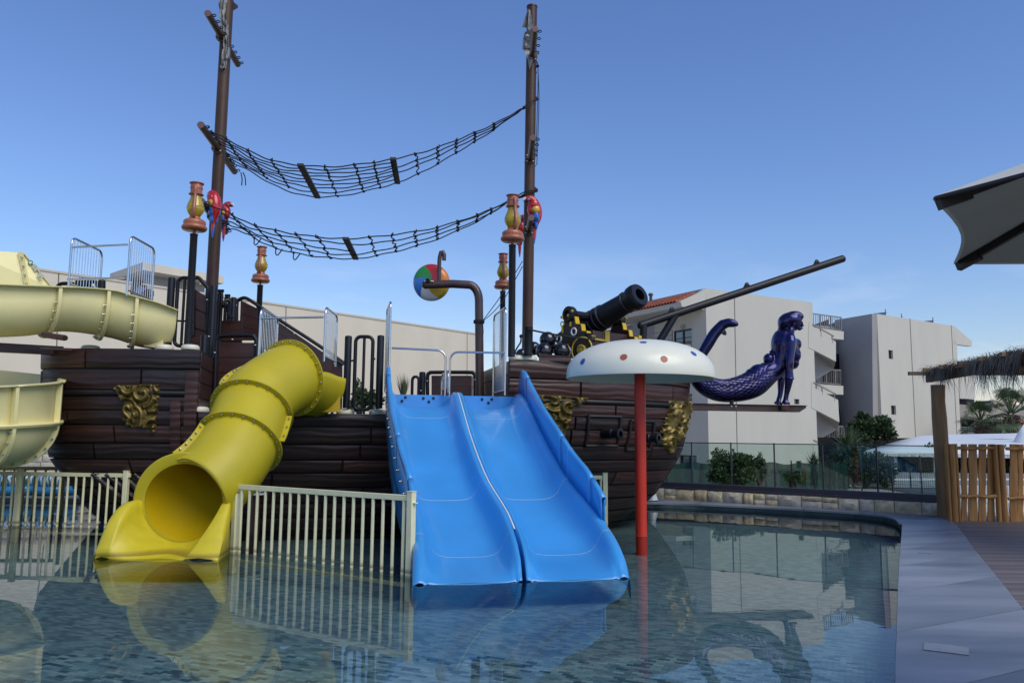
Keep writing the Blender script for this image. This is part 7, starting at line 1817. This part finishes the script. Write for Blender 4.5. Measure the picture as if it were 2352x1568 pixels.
# gate and picket fence
Yg = 15.9
gt = thing('wooden_gate', 'orange brown picket gate of uneven boards between the pergola post and the picture edge', 'gate', PZ(2220, 1193, .1))
def gx(x): return (3300+x/2.413)/1.633
def gy(y): return (1450+y/2.413)/1.633
def picket(x0, x1, yt, yb, Y, nm='board', seed=1, th=.03, mat=M_orange, bulge=1.0):
    rr = random.Random(seed); L_ = []; R_ = []
    for k in range(9):
        u = k/8; y = yt+(yb-yt)*u; a = P(gx(x0+rr.uniform(-5, 5)*bulge), gy(y), Y); b_ = P(gx(x1+rr.uniform(-5, 5)*bulge), gy(y), Y)
        L_.append(a); R_.append(b_)
    for q in (L_[-1], R_[-1]): q.z = .115
    return build(MB().prism(L_+list(reversed(R_)), (0, th, 0)), nm, mat, gt, smooth=0, bevel=.006)
for i, (x0, x1) in enumerate(((740, 792), (808, 884), (897, 962), (980, 1040), (1182, 1250), (1254, 1300), (1318, 1370), (1385, 1440))): picket(x0, x1, 518 if i != 5 else 520, 1197, Yg, seed=i+3)
for x0, x1, yt, s_ in ((621, 652, 508, 31), (660, 708, 516, 32), (712, 735, 516, 33), (1062, 1100, 522, 34), (1105, 1158, 522, 35)):
    a = PZ(gx((x0+x1)/2+8), gy(1195), .1); a = P(gx((x0+x1)/2), gy(1190), Yg-.05); a.z = .1; tp = P(gx((x0+x1)/2), gy(yt), Yg-.05); wonky_post(a, V3((a.x, a.y, tp.z)), (x1-x0)/2/2.413/1.633/FPX*Yg*1.1, M_orange, 'gate_post', gt, s_, 12)
for x0, x1, y, yw in ((700, 1062, 555, 15), (712, 1066, 990, 16), (1140, 1480, 560, 15), (1160, 1480, 1008, 15)):
    rr = random.Random(x0+y); pts = [P(gx(x0+(x1-x0)*k/8), gy(y+rr.uniform(-5, 5)), Yg-.06) for k in range(9)]; build(MB().tube(pts, [yw/2.413/1.633/FPX*Yg*rr.uniform(.85, 1.15) for _ in pts], 10, sx=.6), 'cross_rail', M_orange, gt, smooth=60)
# parasol, canopy corner reaching in from the right
ps = thing('parasol', 'underside of a cream parasol with dark ribs entering from the right edge', 'parasol', (4.4, 4.2, .1))
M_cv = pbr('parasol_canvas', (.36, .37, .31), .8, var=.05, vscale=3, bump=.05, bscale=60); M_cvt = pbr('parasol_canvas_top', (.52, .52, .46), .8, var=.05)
M_rib = pbr('parasol_rib', (.022, .014, .012), .5, var=.15)
def at_z(px, py, z): return PZ(px, py, z)
zr_ = 2.85; A = at_z(2147, 456, zr_); Bq = at_z(2194, 604, zr_); ed = (Bq-A); sdl = ed.length; edn = ed.normalized(); inn = V3((edn.y, -edn.x, 0)); inn = inn if inn.x > 0 else -inn
cen = (A+Bq)/2+inn*(sdl*.866); Rr = sdl; apex = V3((cen.x, cen.y, 0)); ap = P(2812, 261, cen.y); apex.z = zr_+.62
ang0 = math.atan2(A.y-cen.y, A.x-cen.x); cor = [V3((cen.x+Rr*math.cos(ang0+k*math.pi/3), cen.y+Rr*math.sin(ang0+k*math.pi/3), zr_)) for k in range(6)]
for k in range(6):
    a, b_ = cor[k], cor[(k+1) % 6]; rows = []; rows_t = []
    for i in range(9):
        u = i/8; row = []; rt_ = []
        for j in range(9):
            v = j/8; q = a.lerp(b_, v); sag = (.055 if ((a-A).length < .2 and (b_-Bq).length < .2) or ((a-Bq).length < .2 and (b_-A).length < .2) else .012)*math.sin(math.pi*v)*u; q = q.lerp(V3((cen.x, cen.y, zr_)), sag*1.0); p = apex.lerp(q, u); p.z -= .03*math.sin(math.pi*v)*math.sin(math.pi*u); row.append(p); rt_.append(p+V3((0, 0, .012)))
        rows.append(row); rows_t.append(rt_)
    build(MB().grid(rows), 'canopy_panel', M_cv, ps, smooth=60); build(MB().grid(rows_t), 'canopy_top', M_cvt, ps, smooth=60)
    edge_ = rows[-1]; build(MB().tube(edge_, .010, 6), 'hem', M_cvt if k else M_rib, ps)
    build(MB().beam(apex.lerp(a, .03)+V3((0, 0, -.035)), apex.lerp(a, .985)+V3((0, 0, -.028)), .028, .045), 'rib', M_rib, ps, smooth=0)
    build(MB().beam(apex.lerp(a, .90)+V3((0, 0, -.04)), apex.lerp(a, .99)+V3((0, 0, -.035)), .045, .055), 'rib_end', M_rib, ps, smooth=0)
build(MB().tube([V3((cen.x, cen.y, .1)), V3((cen.x, cen.y, apex.z))], .03, 12), 'pole', M_rib, ps)
